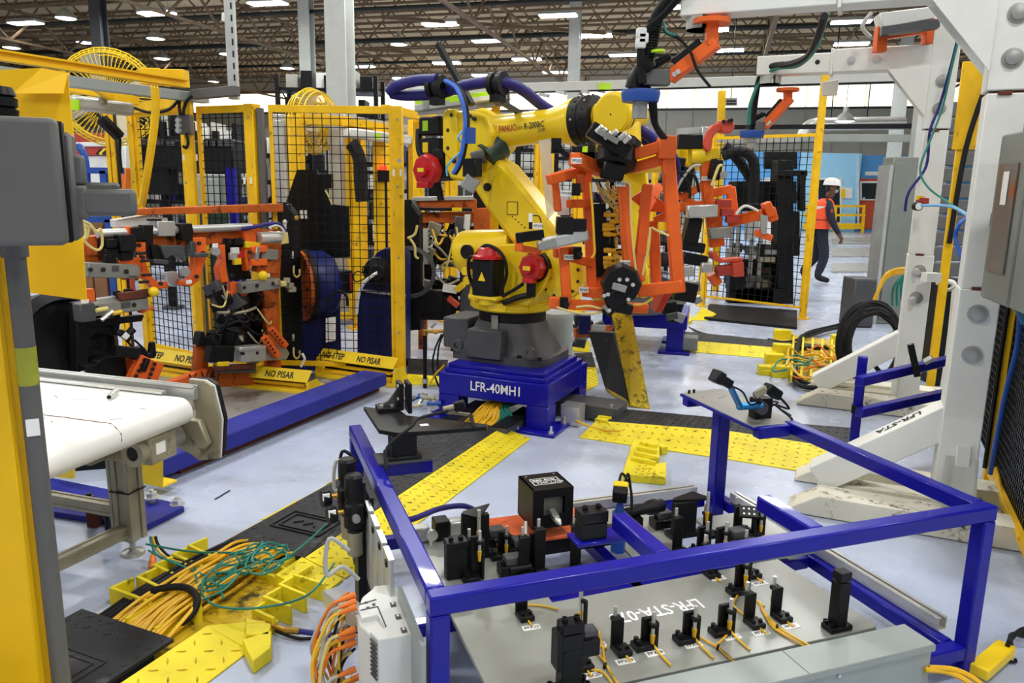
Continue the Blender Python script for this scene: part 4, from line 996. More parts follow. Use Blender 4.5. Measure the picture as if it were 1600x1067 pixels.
# cables, channels under the pedestal
ub = T('cable_bundle', 'yellow and green cables fanning out from under the robot pedestal', 'cables', PD(-0.4, 0.0, 0))
rn = random.Random(2)
for i in range(22):
    t = i/21
    m_ = 'cable_yellow' if t < .7 else 'cable_green'
    e = G(720+t*70+rn.uniform(-2, 2), 664+t*4, 0.03)
    MB().tube([PD(-0.42+t*0.14, 0.35, .09), PD(-0.46+t*0.16, 0.06, .12+rn.uniform(-.015, .015)), e+Z*0.02+F2*0.12, e], 0.0068, n=6, sm=4).obj('cable', m_, ub)
for a, lb in ((-0.60, 'left'), (-0.235, 'right')):
    r = T('cable_duct', 'dark steel cable duct lying under the pedestal, %s of the cables' % lb, 'duct', PD(a, 0.0, 0), PA)
    MB().box(PD(a, 0.02, 0.035), (0.10, 0.5, 0.07), RPd).obj('body', 'charcoal', r, bev=0.002)
    MB().box(PD(a, 0.02, 0.073), (0.11, 0.5, 0.005), RPd).obj('lid', 'black_steel', r)
r = T('metal_box', 'bright metal box on the floor right of the pedestal leg', 'box', PD(0.09, 0.25, 0), PA)
MB().box(PD(0.075, 0.28, 0.07), (0.13, 0.12, 0.13), RPd).obj('body', 'bright_steel', r, bev=0.002)
MB().box(PD(0.075, 0.28, 0.137), (0.135, 0.125, 0.005), RPd).obj('lid', 'steel', r)
r = T('cable_duct', 'dark cable duct running out from the right of the pedestal', 'duct', PD(0.15, 0.45, 0), PA)
MB().box(PD(0.10, 0.52, 0.06), (0.5, 0.24, 0.1), RPd).obj('body', 'charcoal', r, bev=0.004)
for a, b in ((0.30, 0.42), (0.30, 0.62)): MB().cyl(PD(a, b, .11), PD(a, b, .13), .012, n=8).obj('bolt', 'steel', r)
h = MB().tube([PD(0.0, 0.30, .06), PD(0.16, 0.2, .04), PD(0.30, 0.16, .03), PD(0.45, 0.12, .05)], .008, n=6).obj('floor_cable', 'cable_yellow'); tag(h, 'yellow cable and dark lead right of the pedestal leg, going under the cover', 'cable')
# pipe stand with valve left of the pedestal
r = T('pipe_stand', 'black air pipe with brass elbow left of the pedestal', 'pipe', G(664, 605))
g = G(664, 606)
MB().cyl(g, P(664, 522, g.y), 0.016, n=12).obj('riser', 'black', r)
t0 = P(664, 518, g.y); MB().cyl(t0-Z*0.03, t0+Z*0.012, 0.022, n=12).cyl(t0, P(695, 517, g.y), 0.015, n=12).cyl(t0+V((.07, 0, 0)), t0+V((.1, 0, 0)), .02, n=8).obj('elbow', 'brass', r)
MB().bar(P(674, 512, g.y), P(681, 505, g.y), 0.025, 0.02).obj('valve_handle', 'steel', r)
MB().cyl(g+Z*0.04, g+Z*0.075, 0.024, n=12).obj('collar', 'alu', r)
for k, pl in enumerate(([(690, 522), (680, 545), (676, 572), (684, 600), (692, 610)], [(694, 520), (686, 540), (684, 570), (690, 596)], [(672, 600), (680, 585), (690, 575), (694, 570)])):
    MB().tube([P(x, y, g.y-.02*k) for x, y in pl], .008, n=6).obj('hose', ('rubber', 'rubber', 'cable_yellow')[k], r)
r = T('pipe_fittings', 'cluster of small steel pipe fittings on the floor left of the pedestal', 'fittings', G(655, 632))
rn = random.Random(4)
for i in range(9):
    c = G(640+i*6+rn.uniform(-3, 3), 628+rn.uniform(-8, 10), 0.06+rn.uniform(0, .05)); d = V((rn.uniform(-1, 1), rn.uniform(-.5, .5), rn.uniform(-.3, .5))).normalized()
    MB().cyl(c-d*.05, c+d*.05, .014, n=8).cyl(c+d*.02, c+d*.045, .02, n=6).obj('fitting', ('steel', 'alu_worn', 'valve_blue', 'steel')[i % 4], r)
# ---------------------------------------------------------------- six axis robot
RA = math.radians(-34); RO = V((0.0, 5.40, 0.375))
X1 = V((math.cos(RA), math.sin(RA), 0)); Y1 = V((-math.sin(RA), math.cos(RA), 0))
def R_(x, y, z): return RO + X1*x + Y1*y + Z*z
RR = M((X1, Y1, Z)).transposed()
rb = T('industrial_robot', 'yellow six axis handling robot on the blue pedestal in the middle of the cell', 'robot', RO, RA)
# casting
def ring(z, pts): return [RO + F1*a + F2*b + Z*z for a, b in pts]
cst = MB()
def loft(mb, rings):
    n = len(rings[0]); k = len(mb.v)
    for r in rings: mb.v += [V(p) for p in r]
    for i in range(len(rings)-1):
        for j in range(n):
            jj = (j+1) % n; mb.f.append((k+i*n+j, k+i*n+jj, k+(i+1)*n+jj, k+(i+1)*n+j))
    mb.f.append(tuple(k+j for j in range(n-1, -1, -1))); mb.f.append(tuple(k+(len(rings)-1)*n+j for j in range(n)))
    return mb
def sq(hx, hy, n=24, p=6.0):
    o = []
    for i in range(n):
        t = 2*math.pi*i/n; c, s = math.cos(t), math.sin(t); f = (abs(c)**p+abs(s)**p)**(-1/p); o.append((hx*c*f, hy*s*f))
    return o
loft(cst, [ring(0, sq(.37, .31)), ring(.05, sq(.37, .31)), ring(.055, sq(.33, .27, p=5)), ring(.12, sq(.30, .25, p=4)), ring(.20, sq(.26, .245, p=3)), ring(.27, sq(.245, .245, p=2))])
cst.obj('base_casting', 'charcoal', rb)
MB().box(RO - F1*0.37 + Z*0.155, (0.20, 0.34, 0.22), RPd).obj('connector_box', 'charcoal', rb, bev=0.01)
MB().box(RO - F1*0.06 - F2*0.27 + Z*0.13, (0.26, 0.14, 0.20), RPd).obj('cover_box', 'charcoal', rb, bev=0.008)
for a in (-0.28, 0.27):
    p = RO + F1*a - F2*0.29 + Z*0.10
    MB().lathe(p, p-F2*0.03, [(0.022, 0), (0.042, 0), (0.042, 1), (0.022, 1), (0.022, 0)], 18).obj('lifting_eye', 'charcoal', rb)
for a in (-0.33, -0.2, 0.18, 0.33):
    p = RO + F1*a - F2*0.28 + Z*0.05; MB().hexb(p, p+Z*0.02, 0.016).obj('base_bolt', 'black_steel', rb)
MB().box(RO - F1*0.02 - F2*0.25 + Z*0.27, (0.05, 0.012, 0.11), RPd).obj('nameplate', 'cast_grey', rb, bev=0.003)
MB().lathe(R_(0, 0, .26), R_(0, 0, .345), [(0, 0), (.238, 0), (.238, 1), (0, 1)], 40).obj('swivel_ring', 'black', rb)
MB().lathe(R_(0, 0, .345), R_(0, 0, .405), [(0, 0), (.27, 0), (.285, .2), (.285, .8), (.27, 1), (0, 1)], 40).obj('turret_flange', 'robot_yellow', rb)
for a in (-2.3, -1.35, -0.35):
    c = R_(.27*math.cos(a), .27*math.sin(a), .385); MB().box(c, (.05, .13, .06), M((V((math.cos(a+RA), math.sin(a+RA), 0)), V((-math.sin(a+RA), math.cos(a+RA), 0)), Z)).transposed()).obj('stop_block', 'robot_yellow', rb, bev=.005)
# turret body: two side cheeks and core
prof = [(-.25, .40), (-.22, .56), (-.16, .70), (-.02, .80), (.20, .82), (.30, .80), (.40, .72), (.42, .62), (.38, .54), (.30, .44), (.26, .40)]
MB().prism([R_(x, -.20, z) for x, z in prof], Y1*.06).obj('side_cheek', 'robot_yellow', rb, bev=.012, seg=2)
MB().prism([R_(x, .14, z) for x, z in prof], Y1*.06).obj('side_cheek', 'robot_yellow', rb, bev=.012, seg=2)
MB().prism([R_(-.25, -.14, .40), R_(.2, -.14, .40), R_(.16, -.14, .62), R_(-.05, -.14, .66), R_(-.22, -.14, .56)], Y1*.28).obj('turret_core', 'robot_yellow', rb, bev=.01)
MB().prism([R_(.26, -.21, .405), R_(.42, -.19, .60), R_(.43, -.05, .60), R_(.27, -.05, .405)], Y1*.16).obj('gusset', 'robot_yellow', rb, bev=.008)
MB().cyl(R_(-.235, -.19, .54), R_(-.235, -.235, .54), .03, n=14).cyl(R_(-.18, -.19, .56), R_(-.18, -.215, .56), .012, n=10).obj('boss', 'robot_yellow', rb, kind='stuff')
# balancer cup
MB().lathe(R_(.02, -.02, .80), R_(-.42, -.02, .70), [(0, 0), (.10, 0), (.125, .3), (.165, .85), (.165, .93), (.15, .99), (.10, 1.03), (0, 1.04)], 36).obj('balancer', 'robot_yellow', rb)
MB().cyl(R_(-.27, -.17, .735), R_(-.27, -.195, .735), .05, n=22).obj('balancer_port', 'black', rb)
MB().cyl(R_(-.28, -.16, .60), R_(-.28, -.20, .60), .03, n=14).obj('balancer_knob', 'robot_yellow', rb)
# J1 motor
mo = MB().box(R_(-.02, -.27, .585), (.17, .15, .25), RR).obj('axis_motor', 'black', rb, bev=.012, seg=2)
MB().lathe(R_(-.02, -.27, .71), R_(-.02, -.27, .785), [(0, 0), (.108, 0), (.108, .25), (.085, .35), (.07, .9), (.055, 1), (0, 1)], 20).obj('motor_cap', 'motor_red', mo)
MB().prism([R_(-.05, -.346, .565), R_(.01, -.346, .565), R_(-.02, -.346, .625)], -Y1*.002).obj('warning_triangle', 'sign_yellow', mo)
MB().box(R_(-.02, -.25, .45), (.24, .18, .025), RR).obj('motor_bracket', 'robot_yellow', mo, bev=.004)
MB().cyl(R_(-.02, -.25, .40), R_(-.02, -.25, .45), .08, n=18).obj('motor_pedestal', 'robot_yellow', mo)
MB().tube([R_(-.10, -.28, .70), R_(-.17, -.28, .71), R_(-.19, -.27, .62), R_(-.17, -.26, .53), R_(-.11, -.28, .48)], .012, n=8).obj('motor_cable', 'rubber', mo)
MB().tube([R_(-.12, -.28, .73), R_(-.02, -.30, .80), R_(.10, -.29, .75), R_(.13, -.27, .62), R_(.08, -.27, .47), R_(.16, -.26, .50), R_(.26, -.27, .56)], .012, n=8).obj('motor_cable', 'rubber', mo)
MB().box(R_(-.13, -.27, .655), (.06, .04, .05), RR).obj('motor_plug', 'black_steel', mo)
def octa(mb, p, ax, r, t):      # octagonal motor cover
    mb.lathe(p, p+ax*t, [(0, 0), (r, 0), (r, .7), (r*.86, 1), (0, 1)], 8); return mb
def red_motor(p, ax, r):
    octa(MB(), p, ax, r, .07).obj('motor_cover', 'motor_red', rb)
    MB().lathe(p+ax*.07, p+ax*.1, [(0, 0), (r*.45, 0), (r*.4, 1), (0, 1)], 8).obj('motor_cover', 'motor_red', rb)
    MB().box(p+ax*.101+Z*.0, (.055, .004, .028), RR).obj('motor_label', 'sign_yellow', rb)
    MB().box(p+ax*.06-Z*r*.9, (r*.9, .06, r*.35), RR).obj('motor_plug', 'motor_red', rb, bev=.004)
J2 = R_(.312, 0, .67)
red_motor(J2-Y1*.21, -Y1, .092)
MB().cyl(J2-Y1*.15, J2-Y1*.21, .10, n=24).obj('motor_collar', 'black', rb)
MB().bar(J2-Y1*.25-Z*.10, J2-Y1*.25-Z*.19, .06).tube([J2-Y1*.25-Z*.18, J2-Y1*.27-X1*.08-Z*.20, J2-Y1*.27-X1*.2-Z*.25], .02, n=8).obj('motor_lead', 'black', rb)
# lower arm
th = math.radians(46.3)
UL = -X1*math.sin(th)+Z*math.cos(th)          # along the link
WL = X1*math.cos(th)+Z*math.sin(th)           # across the link
JA = R_(.47, 0, .63)
J3 = JA + UL*1.0886
def LA(s, w, y): return JA + UL*s + WL*w + Y1*y
outl = [(-.12, -.05), (-.09, -.12), (0, -.155), (.25, -.165), (.75, -.15), (1.0, -.12), (1.12, -.05), (1.12, .05), (1.0, .12), (.85, .165), (.3, .165), (0, .15), (-.1, .10)]
MB().prism([LA(s, w, -.105) for s, w in outl], Y1*.21).obj('lower_arm', 'robot_yellow', rb, bev=.03, seg=3)
MB().prism([LA(s, w, -.112) for s, w in ((.08, -.13), (.72, -.12), (.84, .06), (.78, .135), (.12, .135))], -Y1*.006).obj('arm_panel', 'robot_yellow', rb, bev=.006)
MB().cyl(LA(.83, -.03, -.10), LA(.83, -.03, -.122), .028, n=20).obj('arm_hole', 'black', rb)
lb = LA(.58, 0.02, -.119)
MB().prism([lb+UL*.06, lb+WL*.06, lb-UL*.06, lb-WL*.06], -Y1*.001).obj('warning_label', 'sign_yellow', rb)
frm = MB()
for a, b in ((UL*.06, WL*.06), (WL*.06, -UL*.06), (-UL*.06, -WL*.06), (-WL*.06, UL*.06)): frm.bar(lb+a-Y1*.002, lb+b-Y1*.002, .004, .002, Y1)
frm.obj('label_border', 'ink', rb)
for i in range(5): MB().cyl(LA(.42+.03*i, .0-.005*i, -.118), LA(.42+.03*i, .0-.005*i, -.121), .005, n=8).obj('screw', 'ink', rb)
MB().lathe(LA(0, 0, -.10), LA(0, 0, -.16), [(0, 0), (.17, 0), (.17, .8), (.15, 1), (0, 1)], 32).obj('hub_flange', 'robot_yellow', rb)
for i in range(12):
    p = LA(.145*math.cos(i*.5236), .145*math.sin(i*.5236), -.158); MB().cyl(p, p-Y1*.006, .011, n=8).obj('flange_bolt', 'ink', rb)
# J3 housing and forearm
hz = [(-.17, .28), (-.17, -.06), (-.12, -.15), (.02, -.17), (.12, -.10), (.14, .0), (.22, .06), (.24, .16), (.18, .26), (.05, .31), (-.10, .31)]
MB().prism([J3+X1*x+Z*z-Y1*.17 for x, z in hz], Y1*.33).obj('elbow_housing', 'robot_yellow', rb, bev=.02, seg=2)
MB().prism([J3+X1*x+Z*z-Y1*.19 for x, z in ((-.17, .29), (-.17, .04), (-.10, -.02), (-.03, .0), (-.04, .2), (-.06, .32), (-.13, .325))], Y1*.05).obj('elbow_flange', 'robot_yellow', rb, bev=.008)
for x, z in ((-.09, .28), (-.12, .18), (-.12, .06), (.06, .27), (.10, .25), (.05, -.08), (.10, -.12), (.15, -.10), (-.07, -.03)):
    p = J3+X1*x+Z*z-Y1*.17; MB().cyl(p-Y1*.001, p-Y1*.022, .014, n=10).obj('bolt_head', 'ink', rb)
red_motor(J3-X1*.30-Y1*.17-Z*.09, -Y1, .115)
MB().cyl(J3-X1*.30-Y1*.17-Z*.09, J3-X1*.24+Y1*.06-Z*.07, .085, n=18).obj('axis_motor', 'black', rb)
for dz in (.22, .07):
    m_ = MB().box(J3-X1*.33+Z*dz-Y1*.08, (.20, .13, .13), RR).obj('axis_motor', 'black', rb, bev=.012)
    MB().box(J3-X1*.36+Z*(dz+.0)-Y1*.147, (.05, .006, .07), RR).obj('motor_label', 'hi_green' if dz > .1 else 'sign_yellow', m_)
MB().box(J3-X1*.24-Z*.02-Y1*.10, (.10, .12, .16), RR).obj('axis_motor', 'black', rb, bev=.01)
MB().tube([J3-X1*.46+Z*.2-Y1*.1, J3-X1*.43+Z*.05-Y1*.13, J3-X1*.34-Z*.05-Y1*.14, J3-X1*.26-Z*.12-Y1*.16, J3-X1*.22-Z*.3-Y1*.14], .025, n=8).obj('motor_lead', 'black', rb)
FAx = (X1*1.0+Z*.075).normalized()
A0 = J3 + Z*.165 + X1*.06
def FRp(s): return A0 + FAx*s
MB().lathe(FRp(.0), FRp(.74), [(0, 0), (.175, 0), (.155, .06), (.118, .14), (.112, .3), (.105, .72), (.115, .8), (.152, .97), (.152, 1), (0, 1)], 36).obj('forearm', 'robot_yellow', rb)
MB().lathe(FRp(.74), FRp(.89), [(0, 0), (.150, 0), (.156, .05), (.156, .42), (.15, .45), (.15, .5), (.156, .53), (.150, .97), (.13, 1), (0, 1)], 36).obj('wrist_ring', 'black', rb)
for i in range(16):
    a = i*2*math.pi/16; d = Y1*math.cos(a)+Z*math.sin(a)
    for s in (.775, .845):
        MB().cyl(FRp(s)+d*.154, FRp(s)+d*.160, .008, n=6).obj('ring_screw', 'steel' if (i+int(s*100)) % 5 == 0 else 'black', rb)
MB().lathe(FRp(.89), FRp(1.0), [(0, 0), (.10, 0), (.095, 1), (0, 1)], 28).obj('wrist_neck', 'robot_yellow', rb)
J5 = FRp(1.05)
MB().lathe(J5+Y1*.13, J5-Y1*.14, [(0, 0), (.125, 0), (.132, .05), (.132, .84), (.138, .86), (.138, .9), (.132, .91), (.125, .99), (.115, 1.0), (.113, 1.015), (0, 1.02)], 40).obj('wrist_body', 'robot_yellow', rb)
MB().lathe(J5-Y1*.085, J5-Y1*.10, [(.128, 0), (.137, .0), (.137, 1), (.128, 1)], 40).obj('seal_ring', 'black', rb)
MB().cyl(J5-Y1*.142, J5-Y1*.146, .006, n=8).obj('center_screw', 'ink', rb)
dn = (-Z*.92+X1*.28-Y1*.25).normalized()
MB().lathe(J5+dn*.04, J5+dn*.22, [(0, 0), (.115, 0), (.105, .8), (.10, 1), (0, 1)], 28).obj('tool_flange', 'robot_yellow', rb)
text(rb, 'FANUC', FRp(.20)-Y1*.1155-Z*.018, FAx, Z, .04, 'letter_red', bold=.02, sx=.72)
text(rb, 'Robot', FRp(.335)-Y1*.1125-Z*.016, FAx, Z, .03, 'ink', bold=0, sx=.5)
text(rb, 'R-2000iC', FRp(.40)-Y1*.1115-Z*.018, FAx, Z, .04, 'ink', bold=.012, sx=.7)
text(rb, '210F', FRp(.505)-Y1*.1085-Z*.046, FAx, Z, .02, 'ink', bold=.012)
# dress pack: hose bracket and hoses on top
db = MB().bar(J3+Z*.36-X1*.02-Y1*.05, J3+Z*.78-X1*.32-Y1*.05, .05, .03).obj('hose_bracket', 'black', rb)
def hose_clamp(p, par):
    MB().lathe(p-X1*.05, p+X1*.05, [(.03, 0), (.075, 0), (.075, .35), (.06, .36), (.06, .64), (.075, .65), (.075, 1), (.03, 1)], 18).box(p-Z*.08, (.09, .06, .07), RR).obj('hose_clamp', 'black', par)
d2 = P(683, 136, 5.35); d3 = P(778, 131, 5.2)
hose_clamp(d2, db); hose_clamp(d3, db)
MB().bar(d3-Z*.1, FRp(.30)+Z*.1, .03, .03).obj('hose_post', 'charcoal', db)
def ribbed(name, pts, r, m, par):
    MB().tube(pts, r, n=12, sm=10).obj(name, m, par)
ribbed('dress_hose', [P(609, 143, 5.5), P(620, 134, 5.45), P(650, 126, 5.4), P(683, 124, 5.3)], .038, 'hose_blue', rb)
ribbed('dress_hose', [P(612, 146, 5.55), P(640, 149, 5.5), P(690, 145, 5.42), P(730, 133, 5.3), P(778, 128, 5.2), P(812, 138, 5.25), P(845, 163, 5.4), P(868, 178, 5.45), P(890, 195, 5.4)], .038, 'hose_blue', rb)
ribbed('dress_hose', [P(995, 198, 5.0), P(1005, 205, 4.95), P(1018, 216, 4.95), P(1032, 236, 5.0)], .036, 'hose_blue', rb)
ribbed('dress_hose', [P(993, 208, 5.1), P(1003, 215, 5.05), P(1020, 226, 5.05)], .036, 'hose_blue', rb)
for k in range(3):
    MB().tube([P(695+k*3, 126, 5.25), P(712+k*3, 137, 5.2), P(724+k*2, 165, 5.15), P(727+k*2, 195, 5.12), P(722+k*2, 235, 5.1), P(715+k*2, 258, 5.1), P(707+k*2, 272, 5.1)], .014, n=8).obj('dress_cable', ('cable_blue', 'cable_blue', 'black')[k], rb)
MB().tube([P(722, 205, 5.1), P(716, 215, 5.08), P(722, 222, 5.1), P(730, 214, 5.1), P(724, 232, 5.1), P(706, 250, 5.1), P(698, 262, 5.1), P(699, 275, 5.1)], .007, n=6).obj('dress_cable', 'cable_light', rb)
MB().box(P(735, 212, 5.1), (.05, .05, .10), RR).obj('cable_box', 'valve_blue', rb)
MB().box(P(738, 262, 5.25), (.11, .08, .12), RR).obj('valve_block', 'black_steel', rb, bev=.006)
MB().box(P(735, 287, 5.25), (.10, .08, .10), M.Rotation(.5, 3, 'Y')).obj('valve_block', 'steel', rb, bev=.006)
MB().cyl(P(738, 250, 5.3), P(757, 243, 5.3), .05, n=14).obj('clamp_roll', 'charcoal', rb)
MB().lathe(P(757, 245, 5.4), P(780, 225, 5.45), [(0, 0), (.10, 0), (.09, .5), (.11, 1), (0, 1)], 10).obj('fabric_sleeve', 'green_screen', rb)
# light fixture bar and covered cable tray behind forearm
r = T('light_bar', 'pale light bar with bright green strips above the robot elbow', 'lamp', P(720, 175, 5.9))
MB().bar(P(651, 170, 6.0), P(795, 150, 5.8), .10, .05).obj('housing', 'alu', r, bev=.006)
MB().bar(P(652, 163, 6.0), P(776, 148, 5.8), .08, .05).obj('green_strip', 'hi_green', r, bev=.004)
MB().bar(P(742, 157, 5.85), P(779, 152, 5.75), .09, .03).obj('label', 'label_white', r)
MB().bar(P(665, 164, 5.97), P(672, 163, 5.96), .11, .07).obj('clip', 'steel', r)
MB().bar(P(655, 176, 6.0), P(795, 160, 5.8), .06, .04).obj('bracket', 'steel', r)
MB().box(P(785, 155, 5.8), (.10, .08, .09)).obj('end_cap', 'charcoal', r)
MB().bar(P(775, 165, 5.9), base(P(775, 165, 5.9)), .06).obj('post', 'fence_yellow', r)

# ---------------------------------------------------------------- orange gripper frame held by the robot
gf = T('gripper_tool', 'big orange welded gripper frame hanging from the robot wrist', 'gripper', base(P(970, 350, 4.75), 1.3))
def gb_(x0, y0, Y0, x1, y1, Y1_, w=.065, h=None, name='frame_tube', m='tool_orange'):
    return MB().bar(P(x0, y0, Y0), P(x1, y1, Y1_), w, h, V((0, 1, 0)) if abs(y1-y0) > abs(x1-x0) else Z).obj(name, m, gf, bev=.006)
gb_(973, 288, 4.62, 983, 428, 4.6); gb_(1041, 216, 4.6, 1060, 457, 4.55, .075)
gb_(916, 268, 4.85, 925, 455, 4.8, .06); gb_(880, 386, 4.7, 886, 472, 4.68, .06)
gb_(1021, 345, 4.95, 1026, 470, 4.95, .065); gb_(1012, 288, 4.7, 1000, 400, 4.66, .06); gb_(1000, 395, 4.66, 1000, 440, 4.62, .055)
gb_(1028, 292, 4.95, 1006, 332, 4.75, .06)
gb_(996, 455, 4.58, 1066, 446, 4.53, .07); gb_(868, 474, 4.7, 1012, 482, 4.75, .05, .06); gb_(912, 455, 4.75, 945, 459, 4.68, .06)
gb_(857, 281, 4.6, 912, 266, 4.72, .06); gb_(896, 248, 4.55, 940, 266, 4.75, .075); gb_(935, 262, 4.75, 968, 256, 4.7, .07)
gb_(985, 243, 4.62, 1040, 227, 4.58, .065); gb_(985, 264, 4.7, 1045, 247, 4.6, .06); gb_(1042, 214, 4.6, 1040, 250, 4.58, .10)
gb_(866, 274, 4.7, 872, 330, 4.72, .045); gb_(905, 270, 4.68, 908, 300, 4.7, .05); gb_(865, 395, 4.72, 898, 392, 4.74, .06); gb_(888, 318, 4.7, 924, 318, 4.8, .05)
gb_(890, 402, 4.7, 925, 412, 4.8, .05); gb_(1026, 345, 4.95, 1056, 330, 4.7, .05); gb_(858, 472, 4.66, 876, 474, 4.66, .07)
MB().prism([P(1024, 488, 4.7), P(1040, 455, 4.7), P(1052, 455, 4.68), P(1034, 488, 4.68)], V((0, .2, 0))).obj('gusset_plate', 'bracket_red', gf, bev=.003)
MB().prism([P(985, 310, 4.85), P(1008, 295, 4.85), P(1045, 322, 4.8), P(1040, 332, 4.8), P(1010, 330, 4.85)], V((0, .03, 0))).obj('gusset_plate', 'tool_orange', gf, bev=.003)
MB().prism([P(926, 400, 4.85), P(950, 400, 4.85), P(954, 458, 4.85), P(930, 452, 4.85)], V((0, .02, 0))).obj('gusset_plate', 'tool_orange', gf, bev=.003)
# tool changer and lower coupling
tc = T('tool_changer', 'black tool changer with silver pins between the robot wrist and the orange frame', 'tool changer', P(962, 240, 4.6))
tcr = M.Rotation(.5, 3, 'Y')
MB().box(P(951, 220, 4.55), (.26, .14, .09), M.Rotation(.52, 3, 'Y')).obj('upper_arm', 'black_steel', tc, bev=.008)
MB().lathe(P(968, 222, 4.68), P(962, 262, 4.62), [(0, 0), (.13, 0), (.13, .3), (.12, .35), (.12, .9), (.10, 1), (0, 1)], 10).obj('body', 'black', tc)
MB().box(P(957, 268, 4.6), (.13, .12, .10), M.Rotation(.2, 3, 'Y')).obj('lower_body', 'black', tc, bev=.012)
for k, (x, y) in enumerate(((932, 206), (938, 210), (945, 216), (955, 213), (968, 217), (975, 222))):
    p = P(x, y, 4.46); MB().cyl(p, p+V((.03, -.02, .03)), .014, n=10).obj('pin', 'bright_steel', tc)
MB().bar(P(936, 205, 4.44), P(966, 222, 4.44), .02, .03).obj('rail', 'steel', tc)
lc = T('lower_coupling', 'black round coupling block with silver latch at the foot of the orange frame', 'coupling', P(968, 458, 4.5))
MB().lathe(P(969, 440, 4.62), P(972, 446, 4.44), [(0, 0), (.12, 0), (.125, .5), (.11, 1), (0, 1)], 8).obj('plate', 'black', lc, bev=.004)
MB().box(P(966, 462, 4.5), (.17, .12, .10), M.Rotation(-.5, 3, 'Y')).obj('block', 'black_steel', lc, bev=.008)
MB().box(P(955, 478, 4.5), (.12, .10, .06), M.Rotation(-.9, 3, 'Y')).obj('jaw', 'black', lc, bev=.006)
MB().box(P(974, 481, 4.5), (.10, .10, .06), M.Rotation(.2, 3, 'Y')).obj('jaw', 'black', lc, bev=.006)
MB().bar(P(957, 446, 4.42), P(978, 452, 4.42), .03, .04).obj('latch', 'steel', lc, bev=.003)
for x, y in ((968, 437), (980, 437), (989, 445), (944, 462), (950, 460), (982, 468), (952, 485)): MB().cyl(P(x, y, 4.42), P(x, y, 4.40), .012, n=10).obj('bolt', 'bright_steel', lc)
MB().bar(P(944, 478, 4.46), P(951, 488, 4.46), .05, .02).obj('wedge', 'cast_grey', lc)
# black valve bank with yellow plugs
vb = T('valve_bank', 'tall black valve strip with two columns of yellow plugs inside the orange frame', 'valve bank', P(940, 380, 4.85))
MB().bar(P(936, 318, 4.85), P(941, 432, 4.85), .08, .05, V((0, 1, 0))).obj('strip', 'black', vb, bev=.004)
for k, (x, y) in enumerate(((944, 335), (942, 352), (942, 358), (943, 365), (944, 391), (943, 404), (943, 410), (944, 416), (950, 422), (953, 346), (956, 392), (958, 399))):
    p = P(x, y, 4.8); d = V((.85, -.3, .06*((k % 3)-1))).normalized()
    pg = MB().lathe(p, p+d*.075, [(0, 0), (.016, 0), (.018, .4), (.012, .7), (.008, 1), (0, 1)], 10).obj('plug', 'cable_yellow', vb)
    rn = random.Random(k)
    MB().tube([p+d*.07, p+d*.11+Z*.01, p+d*.14+Z*rn.uniform(-.05, .06), P(962+rn.uniform(-4, 4), y+rn.uniform(-30, 30), 4.8), P(962+rn.uniform(-8, 4), 300+rn.uniform(-10, 40), 4.85)], .006, n=6).obj('plug_cable', ('cable_yellow', 'rubber', 'cable_yellow_pale')[k % 3], pg)
wl = T('wiring_loom', 'brown and yellow wiring tangle at the top of the orange frame', 'cables', P(950, 300, 4.8))
rn = random.Random(8)
for i in range(16):
    a = P(930+rn.uniform(0, 20), 282+rn.uniform(0, 20), 4.75+rn.uniform(0, .1)); e = P(965+rn.uniform(-10, 25), 290+rn.uniform(-8, 30), 4.8)
    MB().tube([a, (a+e)/2-Z*rn.uniform(.03, .10)+V((0, rn.uniform(-.05, .05), 0)), e], .006, n=6).obj('cable', ('cable_yellow_pale', 'rubber', 'cable_yellow', 'alu_worn')[i % 4], wl)
for pl, m_ in (([(922, 285), (926, 330), (928, 370), (929, 395), (924, 403)], 'cable_yellow'), ([(985, 285), (986, 340), (990, 390), (994, 425)], 'cable_yellow_pale'), ([(1016, 355), (1014, 385), (1008, 410), (1004, 430)], 'cable_yellow_pale'), ([(985, 477), (1005, 475), (1020, 466)], 'cable_yellow'), ([(900, 480), (920, 478), (940, 482), (950, 478)], 'cable_yellow_pale'), ([(1018, 355), (1030, 362), (1045, 368)], 'cable_yellow_pale'), ([(870, 480), (890, 486), (915, 490), (945, 487)], 'cable_yellow_pale')):
    MB().tube([P(x, y, 4.5) for x, y in pl], .007, n=6).obj('cable', m_, wl)
# clamps and tags on the frame
def tagplate(parent, s, x, y, Y, w_=.06, tilt=0):
    p = P(x, y, Y); t = MB().box(p, (w_, .004, .032), M.Rotation(tilt, 3, 'Y')).obj('tag', 'label_white', parent, smooth=False)
    text(t, s, p+V((-w_*.42, -.003, -.009)), (math.cos(tilt), 0, -math.sin(tilt)), (math.sin(tilt), 0, math.cos(tilt)), .018, 'ink', bold=0, sx=.8)
for s, x, y, Y in (('PPX82', 901, 251, 4.5), ('PPX89', 889, 402, 4.64), ('PPX83', 970, 287, 4.57), ('PPX85', 977, 411, 4.54), ('PPX87', 912, 453, 4.68), ('PPX84', 884, 302, 4.6)):
    tagplate(gf, s, x, y, Y)
cl = T('clamp_cylinder', 'silver clamp cylinder with black block on the left of the orange frame', 'clamp', P(890, 372, 4.6))
MB().bar(P(848, 382, 4.55), P(918, 366, 4.6), .07, .07).obj('barrel', 'alu', cl, bev=.01)
MB().bar(P(840, 385, 4.53), P(868, 378, 4.55), .05, .05).obj('body', 'steel', cl, bev=.004)
MB().box(P(882, 352, 4.6), (.10, .12, .10)).obj('block', 'black', cl, bev=.004); MB().box(P(905, 351, 4.6), (.08, .10, .07)).obj('block', 'black_steel', cl, bev=.004)
MB().bar(P(806, 372, 4.6), P(850, 366, 4.6), .05, .06).obj('jaw', 'black_steel', cl, bev=.004)
